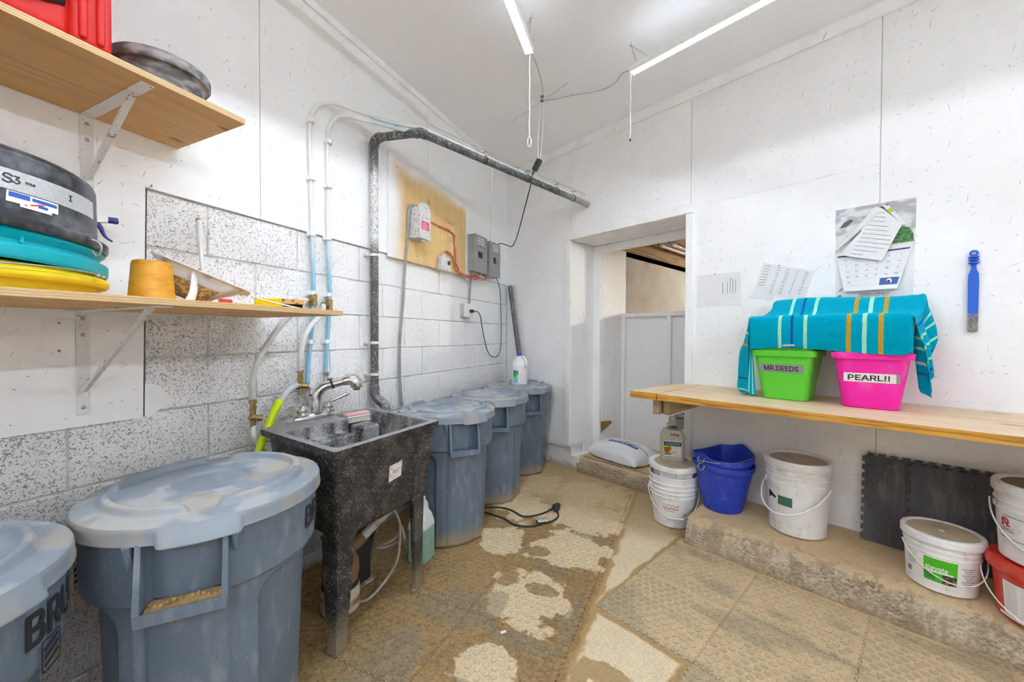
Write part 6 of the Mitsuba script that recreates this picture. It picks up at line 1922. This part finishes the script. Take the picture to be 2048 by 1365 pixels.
k = obj('label', jug_face(prism(rrect(-.058, .046, -.052, .058, .003), .0006), .004, .088), 'label_paper', t, label='dark-topped label with a brown horse')
obj('label_band', jug_face(prism(sbox(-.058, .020, .046, .050), .0004), .004, .088, .0015), 'print_grey' if False else 'black_print', k)
mat('print_cyan', (0.16, 0.55, 0.68), 0.5, 0.3)
obj('lettering', jug_face(text_center('COSOYA', .017, .088, True, .0004), -.002, .123, .0020), 'print_cyan', k)
mat('horse_brown', (0.23, 0.065, 0.015), 0.5, 0.3)
obj('picture', jug_face(prism(sbox(-.058, -.046, -.010, .018), .0004), .004, .088, .0015), 'print_yellow', k)
obj('horse_picture', jug_face(prism(Polygon([(-.056, .012), (-.040, .010), (-.028, .016), (-.018, .014), (-.012, .0), (-.016, -.006), (-.024, -.002), (-.022, -.022), (-.034, -.028), (-.056, -.022)]), .0004), .004, .088, .0020), 'horse_brown', k)
obj('lettering', jug_face(join(*[prism(sbox(-.004, z, .038 - .008 * (i % 3), z + .0025), .0004) for i, z in enumerate(np.linspace(.008, -.040, 8))]), .004, .088, .0015), 'print_pale', k, kind='stuff')
obj('blue_bar', jug_face(prism(sbox(-.054, -.040, -.014, -.030), .0004), .004, .088, .0026), 'print_blue', k)
hw = []
for s, z, hh, w_ in (('CD', .236, .014, .034), ('+', .214, .010, .010), ('200g', .188, .013, .052)):
    m_ = upright(text_center(s, hh, w_, True, .0006))
    hw.append(moved(m_, JM @ frame((.010, -.0565 + (z - .180) * .52 + .0, z)) @ trimesh.transformations.rotation_matrix(-math.radians(28), (1, 0, 0))))
obj('handwriting', join(hw), 'black_print', t, label='black marker writing', kind='stuff')

# elevate tub, red and white tubs at the right
x, y = 2.759, 2.278
fa = facing(x, y)
t = thing('lidded_pail', 'short white pail with a tan dusty lid and a green label', 'pail')
PM = frame((x, y, .1565))
obj('body', moved(lathe(pail_profile(.1045, .1165, .215, [(.150, .008, .003), (.175, .006, .004)]), 96), PM), 'pail_white', t, smooth=35)
obj('lid', moved(lathe([(.117, .200), (.1255, .200), (.1265, .203), (.1265, .226), (.1235, .232), (.113, .2335), (.110, .230), (.108, .2265), (0, .2265)], 96), PM), 'pail_white', t, smooth=35)
obj('lid_panel', moved(lathe([(0, .2272), (.1075, .2272), (.1075, .2262), (0, .2262)][::-1], 64), PM), 'pail_lid_tan', t, label='tan dusty top of the lid')
obj('bung', moved(lathe([(.009, .2265), (.009, .230), (0, .230)], 24), PM), 'spray_white', t, smooth=30)
obj('bail', moved(moved(bail(.122, .172, .105, .012, .0024), frame((0, 0, 0), math.degrees(fa) + 22)), PM), 'spray_white', t, smooth=True, label='white wire handle')
tp = (.1165 - .1045) / .215
R_ = (.1045, tp)
k = obj('label', moved(decal(.250, .115, R_, fa - .10, .092, tp, .0003), PM), 'sticker_white', t, label='white and green product label')
obj('green_panel', moved(decal(.096, .096, R_, fa - .02, .094, tp, .0010), PM), 'print_bright_green', k)
obj('lettering', moved(words('elevate', .022, .066, R_, fa - .12, .102, tp, .0018), PM), 'sticker_white', k)
obj('white_bar', moved(decal(.074, .006, R_, fa - .01, .088, tp, .0018), PM), 'sticker_white', k)
obj('lettering', moved(join(*[decal(.034, .0025, R_, fa - .30, .078 - .006 * i, tp, .0018) for i in range(5)]), PM), 'print_green', k, kind='stuff')
obj('horse_photo', moved(decal(.040, .038, R_, fa + .22, .065, tp, .0018), PM), 'photo_dark', k, label='small dark horse photo')
obj('barcode', moved(decal(.018, .020, R_, fa - .98, .060, tp, .0012), PM), 'print_grey', k)
obj('lettering', moved(join(*[decal(.046 - .012 * (i % 3), .0025, R_, fa + .75, .125 - .009 * i, tp, .0010) for i in range(9)] + [decal(.030, .002, R_, fa - .86, .12 - .008 * i, tp, .0010) for i in range(5)]), PM), 'print_grey', k, kind='stuff')

x, y = 3.000, 2.130
fa = facing(x, y)
t = thing('red_pail', 'red pail at the right edge of the frame, under a white one', 'pail')
PM = frame((x, y, .154))
obj('body', moved(lathe([(0, 0), (.128, 0), (.134, .008), (.146, .165), (.146, .172), (.158, .174), (.1635, .180), (.166, .196), (.164, .212), (.157, .219), (.150, .219), (.148, .214), (0, .214)], 96), PM), 'pail_red', t, smooth=35)
tp = .075
R_ = (.1335, tp)
k = obj('label', moved(decal(.100, .125, R_, fa - .55, .085, tp, .0005), PM), 'sticker_white', t, label='white label panel of small print')
obj('lettering', moved(join(*[decal(.040 - .006 * (i % 2), .0026, R_, fa - .72 + (0 if i < 16 else .34), .138 - .0065 * (i % 16), tp, .0011) for i in range(32)]), PM), 'print_pale', k, kind='stuff')
k = obj('label', moved(decal(.160, .125, R_, fa + .38, .085, tp, .0005), PM), 'pail_red', t, label='red label panel with yellow lettering')
obj('lettering', moved(words('APPLE', .020, .085, R_, fa + .15, .128, tp, .0012), PM), 'print_yellow', k)
obj('lettering', moved(join(words('FLAVOUR', .011, .07, R_, fa + .12, .100, tp, .0012), words('HORSE TREAT', .010, .085, R_, fa + .16, .083, tp, .0012)), PM), 'print_yellow', k) if False else obj('lettering', moved(join(*[decal(.06, .008, R_, fa + .12, .100 - .016 * i, tp, .0012) for i in range(3)]), PM), 'print_yellow', k, kind='stuff')
obj('stripe', moved(decal(.30, .012, R_, fa + .05, .018, tp, .0012), PM), 'sticker_white', t)
obj('bail', moved(moved(bail(.170, .150, .125, .006, .0026), frame((0, 0, 0), math.degrees(fa) + 6)), PM), 'spray_white', t, smooth=True, label='white wire handle')
t = thing('lidded_pail', 'white pail with a dark brown lid at the right edge, on the red pail', 'pail')
PM = frame((x, y, .374))
obj('body', moved(lathe(pail_profile(.130, .146, .270, [(.185, .010, .004), (.215, .006, .005)]), 96), PM), 'pail_white', t, smooth=35)
obj('lid', moved(lathe([(.147, .252), (.1525, .252), (.1535, .256), (.1535, .280), (.150, .287), (.136, .288), (.132, .283), (.130, .279), (0, .279)], 96), PM), 'pail_white', t, smooth=35)
obj('lid_panel', moved(lathe([(0, .2797), (.1295, .2797), (.1295, .2787), (0, .2787)][::-1], 64), PM), 'pail_lid_brown', t, label='dark brown top of the lid')
obj('bail', moved(moved(bail(.151, .205, .150, .008, .0028), frame((0, 0, 0), math.degrees(fa) + 2)), PM), 'spray_white', t, smooth=True, label='white wire handle')
tp = .016 / .27
R_ = (.130, tp)
obj('handle_plate', moved(decal(.03, .022, .1475, fa - 1.25, .200, tp), PM), 'pail_white', t)
omega = Polygon([(.012 * math.cos(a), .012 * math.sin(a)) for a in np.linspace(-1.0, PI + 1.0, 24)] + [(.007 * math.cos(a), .007 * math.sin(a)) for a in np.linspace(PI + 1.0, -1.0, 24)])
feet = unary_union([omega.buffer(0), sbox(-.014, -.0135, -.004, -.009), sbox(.004, -.0135, .014, -.009), affinity.rotate(sbox(-.003, -.008, .002, .006), 35)])
obj('emblem', moved(decal(0, 0, R_, fa - .93, .145, tp, .0008, shape=affinity.scale(feet, 1.25, 1.25)), PM), 'print_crimson', t, label='crimson horseshoe emblem')
obj('lettering', moved(join(*[decal(w_, .0025, R_, fa + a_, z_, tp, .0008) for w_, a_, z_ in ((.035, -.93, .120), (.12, -.55, .168), (.05, -.88, .112), (.09, -.8, .085))]), PM), 'print_grey', t, kind='stuff')

# rubber tiles leaning on the wall
mat('mat_rubber', lambda p, n, uv: mix(mix((0.034, 0.034, 0.037), (0.10, 0.10, 0.107), fbm(right_run(p) * 12, p.z * 5)), (0.22, 0.17, 0.11), 0.30 * smoothstep(0.55, 0.8, fbm(right_run(p) * 50, p.z * 9, 4.0)) + 0.7 * smoothstep(0.86, 0.90, noise(right_run(p) * 260, p.z * 260))), 0.6, 0.3, bump=lambda p, n, uv: 0.0015 * fbm(p.x * 60, p.y * 60, p.z * 60), bump_scale=1.0)


def tile_poly(w, h, pitch=.040, tab=.014):
    """A rubber tile with dovetail tabs along the top and the left side."""
    out = [sbox(0, 0, w, h)]
    n = int(w / pitch)
    for i in range(n):
        c = (i + .5) * w / n
        out.append(Polygon([(c - .009, h - .001), (c - .015, h + tab), (c + .015, h + tab), (c + .009, h - .001)]))
    n = int(h / pitch)
    for i in range(n):
        c = (i + .5) * h / n
        out.append(Polygon([(.001, c - .009), (-tab * .75, c - .014), (-tab * .75, c + .014), (.001, c + .009)]))
    return unary_union(out)


for i, (s0, w_, o0, lab) in enumerate(((2.822, .435, .006, 'black rubber tile leaning on the wall, its left part showing beside the second tile'), (2.990, .450, .030, 'black rubber tile leaning in front of the other one, behind the short pail'))):
    tl = moved(upright(prism(tile_poly(w_, .432), .012)), frame((0, 0, 0)))
    lean = trimesh.transformations.rotation_matrix(-math.radians(6.2), (1, 0, 0))
    obj('rubber_tile', moved(tl, RIGHT @ frame((s0, -(o0 + .012 + .046), .1665 - .004 * i)) @ lean), 'mat_rubber', label=lab, cat='rubber mat')

# feed bag on the slab
mat('bag_white', lambda p, n, uv: mix((0.80, 0.80, 0.80), (0.70, 0.70, 0.71), fbm(p.x * 10, p.y * 10, p.z * 10)), 0.45, 0.35)
mat('bag_purple', (0.055, 0.045, 0.28), 0.5, 0.3)
t = thing('feed_bag', 'white feed bag with a purple printed bar lying on the doorway slab', 'bag')
nu, nv = 60, 40
BG = RIGHT @ frame((1.215, .285, .134), -6)


def bag_pt(a, b, top):
    """a: -1..1 along, b: -1..1 across."""
    hx, hy = .265, .190
    x_ = a * hx * (1 - .06 * b * b)
    y_ = b * hy * (1 - .05 * a * a)
    e = (1 - np.abs(a) ** 3.2) * (1 - np.abs(b) ** 2.6)
    e = np.maximum(e, 0) ** .55
    seam = np.exp(-((np.abs(a) - 1) / .10) ** 2)
    wr_ = .010 * (meshkit.fbm(np.stack([a * 3.5, b * 3.5, 0 * a + 2], -1), 3, 5) - .5) * e
    lift = .026 + .026 * np.maximum(-a, 0) ** 6 + .006 * np.sin(b * 7) * seam
    return np.stack([x_, y_, (lift + .125 * e + wr_) if top else (lift - .026 * np.minimum(e * 1.6, 1) - .0 * e)], -1)


aa, bb_ = np.meshgrid(np.linspace(-1, 1, nu), np.linspace(-1, 1, nv))
tb, _ = sheet(bag_pt(aa, bb_, True))
bbm, _ = sheet(bag_pt(aa, bb_, False))
bbm.faces = bbm.faces[:, ::-1]
bg = join(tb, bbm)
bg.merge_vertices()
obj('sack', moved(bg, BG), 'bag_white', t, smooth=50)


def on_bag(a0, a1, b0, b1, lift=.0015, n=24, m=6):
    A_, B_ = np.meshgrid(np.linspace(a0, a1, n), np.linspace(b0, b1, m))
    g = bag_pt(A_, B_, True)
    g[..., 2] += lift
    return moved(sheet(g, .0004)[0], BG)


k = obj('printed_bar', on_bag(-.45, .66, -.30, -.08), 'bag_purple', t, smooth=True, label='purple printed bar')


def text_on_bag(s, a0, b0, height, width, lift=.0025):
    m_ = text_center(s, height, width, True, .0004)
    v, f = trimesh.remesh.subdivide_to_size(m_.vertices, m_.faces, .012, max_iter=6)
    p_ = bag_pt(a0 + v[:, 0] / .265, b0 + v[:, 1] / .190, True)
    p_[:, 2] += lift + v[:, 2]
    return moved(trimesh.Trimesh(p_, f, process=False), BG)


obj('lettering', text_on_bag('HORSE FEED SUPPLEMENT', 0, -.19, .014, .20), 'sticker_white', k)
obj('lettering', text_on_bag('25 kg', .53, -.19, .018, .040), 'sticker_white', k)
obj('lettering', text_on_bag('NUTRITION', .76, .02, .014, .09), 'print_grey', t)
obj('lettering', text_on_bag('PREMIUM EQUINE', .15, .06, .016, .18), 'print_grey', t)
hs = affinity.scale(unary_union([Point(0, 0).buffer(.05).difference(Point(0, .004).buffer(.044))]), 1.3, .55)
v, f = trimesh.remesh.subdivide_to_size(*(lambda q: (q.vertices, q.faces))(prism(hs, .0004)), .012, max_iter=6)
p_ = bag_pt(.30 + v[:, 0] / .265, .18 + v[:, 1] / .190, True)
p_[:, 2] += .0025 + v[:, 2]
obj('printed_emblem', moved(trimesh.Trimesh(p_, f, process=False), BG), 'print_grey', t)
obj('flat_board', rbox(.955, 1.62, -.105, -.07, .1335, .1405, .001), 'old_wood', label='thin strip of wood lying on the slab under the feed bag', cat='board')

# in the doorway: hinge leaf, boots and a crate behind the jamb
t = thing('hinge_bracket', 'rusty steel hinge bracket on the inside wall of the doorway, above the feed bag', 'hinge')
obj('leaf', rbox(.932, .936, -.37, -.345, .29, .41, .001), 'bracket_paint', t)
obj('arm', moved(prism(Polygon([(0, 0), (.10, .08), (.10, .105), (0, .10)]), .006), RIGHT @ np.array([[0.6, 0, .8, .938], [.8, 0, -.6, .36], [0, 1, 0, .305], [0, 0, 0, 1.0]])), 'pump_body', t)
mat('crate_grey', lambda p, n, uv: mix((0.28, 0.275, 0.25), (0.13, 0.125, 0.115), fbm(p.x * 40, p.y * 40, p.z * 60)), 0.7, 0.2)
t = thing('grey_case', 'grey case with dark cables on it, hung just inside the doorway behind the bench', 'case')
obj('body', rbox(1.712, 1.868, -.32, -.20, .505, .585, .008), 'crate_grey', t)
obj('lid', rbox(1.705, 1.870, -.33, -.19, .588, .606, .004), 'crate_grey', t)
obj('stand', rbox(1.73, 1.85, -.31, -.21, .134, .504, .004), 'paint_white', t)
obj('cables', join(tube(curve([(1.75, 0, 0), (1.79, .02, .03), (1.83, 0, .035), (1.86, -.01, .01)], 20), .008, 8).apply_transform(RIGHT @ frame((0, .26, .612))), tube(curve([(1.74, 0, 0), (1.78, -.05, -.03), (1.82, -.06, -.02), (1.86, -.03, .02)], 20), .006, 8).apply_transform(RIGHT @ frame((0, .20, .47)))), 'cord_black', t, smooth=True, kind='stuff')

# jug of bleach on the corner bin
def jug_label(p, n, uv):
    return mix((0.78, 0.78, 0.78), (0.72, 0.72, 0.71), fbm(p.x * 30, p.y * 30, p.z * 30))


t = thing('bleach_jug', 'white plastic jug with a blue cap standing on the lid of the corner bin', 'jug')
x, y = .352, 3.252
fa = facing(x, y)
JB = frame((x, y, .7665), math.degrees(fa) + 90)
obj('body', moved(lathe([(0, 0), (.066, 0), (.072, .008), (.072, .135), (.068, .150), (.071, .165), (.062, .205), (.040, .240), (.020, .258), (.017, .268), (0, .268)], 64, 1.0, .82), JB), 'pail_white', t, smooth=40)
obj('handle', moved(tube(curve([(.012, -.012, .255), (.040, -.030, .245), (.060, -.042, .20), (.062, -.046, .165)], 20), .010, 12), JB), 'pail_white', t, smooth=True)
obj('cap', moved(lathe([(0, .262), (.0195, .262), (.0195, .284), (.018, .287), (0, .287)], 32), JB), 'print_blue', t, smooth=30, label='blue cap')
k = obj('label', moved(wrap(prism(sbox(-.060, -.055, .060, .055), .0005), .0728, -PI / 2, .075).apply_scale([1, .82, 1]), JB), 'sticker_white', t, label='white label with blue and green')
obj('label_blue', moved(wrap(prism(Polygon([(-.060, .01), (-.060, .055), (-.025, .055)]), .0004), .0738, -PI / 2, .075).apply_scale([1, .82, 1]), JB), 'print_blue', k)
obj('label_green', moved(wrap(prism(Polygon([(-.060, .012), (-.024, .055), (-.010, .055), (-.010, .020), (-.060, -.015)]), .0004), .0738, -PI / 2, .075).apply_scale([1, .82, 1]), JB), 'print_bright_green', k)
obj('label_pale_blue', moved(wrap(prism(Polygon([(-.060, -.055), (-.060, -.018), (-.015, .012), (-.012, -.055)]), .0004), .0738, -PI / 2, .075).apply_scale([1, .82, 1]), JB), 'print_cyan', k)
obj('lettering', moved(join(*[wrap(prism(sbox(.002, z, .05, z + .0022), .0003), .0738, -PI / 2, .075).apply_scale([1, .82, 1]) for z in np.linspace(-.045, .03, 7)]), JB), 'print_pale', k, kind='stuff')

# extension cord on the floor
t = thing('extension_cord', 'black doubled cord with its plug ends lying on the floor by the grey bins', 'cord')
zf = .0145
obj('cord', tube(curve([(.44, 2.345, zf), (.54, 2.40, zf), (.62, 2.415, zf), (.70, 2.395, zf), (.78, 2.36, zf), (.855, 2.415, zf), (.905, 2.51, zf), (.925, 2.575, zf + .008)], 60), .0055, 8), 'cord_black', t, smooth=True)
obj('cord', tube(curve([(.44, 2.315, zf), (.55, 2.30, zf), (.63, 2.285, zf), (.69, 2.272, zf), (.76, 2.235, zf), (.83, 2.235, zf), (.90, 2.275, zf), (.93, 2.315, zf), (.965, 2.36, zf), (.99, 2.43, zf), (.975, 2.50, zf), (.95, 2.53, zf)], 80), .0055, 8), 'cord_black', t, smooth=True)
for px_, py_, an in ((.932, 2.590, 70), (.95, 2.545, 85)):
    obj('plug', moved(hull_box(-.030, .030, -.015, .015, 0, .026, .006, 1), frame((px_, py_, .0105), an)), 'cord_black', t, smooth=30)
k = obj('cord_tag', moved(box(-.040, .040, -.022, .022, 0, .0012), frame((.925, 2.335, .024), 42)), 'black_print', t, label='black and white tag on the cord')
obj('tag_print', moved(join(*[box(-.030 + .014 * i, -.020 + .014 * i, -.018, .018, .0012, .0016) for i in range(5)]), frame((.925, 2.335, .024), 42)), 'sticker_white', k, kind='stuff')
mat('chip_pale', (0.72, 0.66, 0.52), 0.7, 0.2)
obj('wood_chip', moved(hull_box(-.012, .012, -.006, .006, 0, .005, .002, 1), frame((1.11, 1.40, .0105), 50)), 'chip_pale', label='pale chip lying alone on the mats', cat='chip')
rng = np.random.default_rng(11)
mat('straw', (0.42, 0.34, 0.10), 0.8, 0.2)
ss = []
for i in range(260):
    px_, py_ = rng.uniform(.15, .95), rng.uniform(.9, 2.0)
    if px_ > .62 and rng.random() < .6:
        continue
    l_, a_ = rng.uniform(.008, .035), rng.uniform(0, PI)
    z_ = .0105
    ss.append(rod((px_, py_, z_), (px_ + l_ * math.cos(a_), py_ + l_ * math.sin(a_), z_ + rng.uniform(0, .003)), .0007, 4))
obj('straw', join(ss), 'straw', label='loose bits of straw scattered on the floor under the sink', cat='straw', kind='stuff')
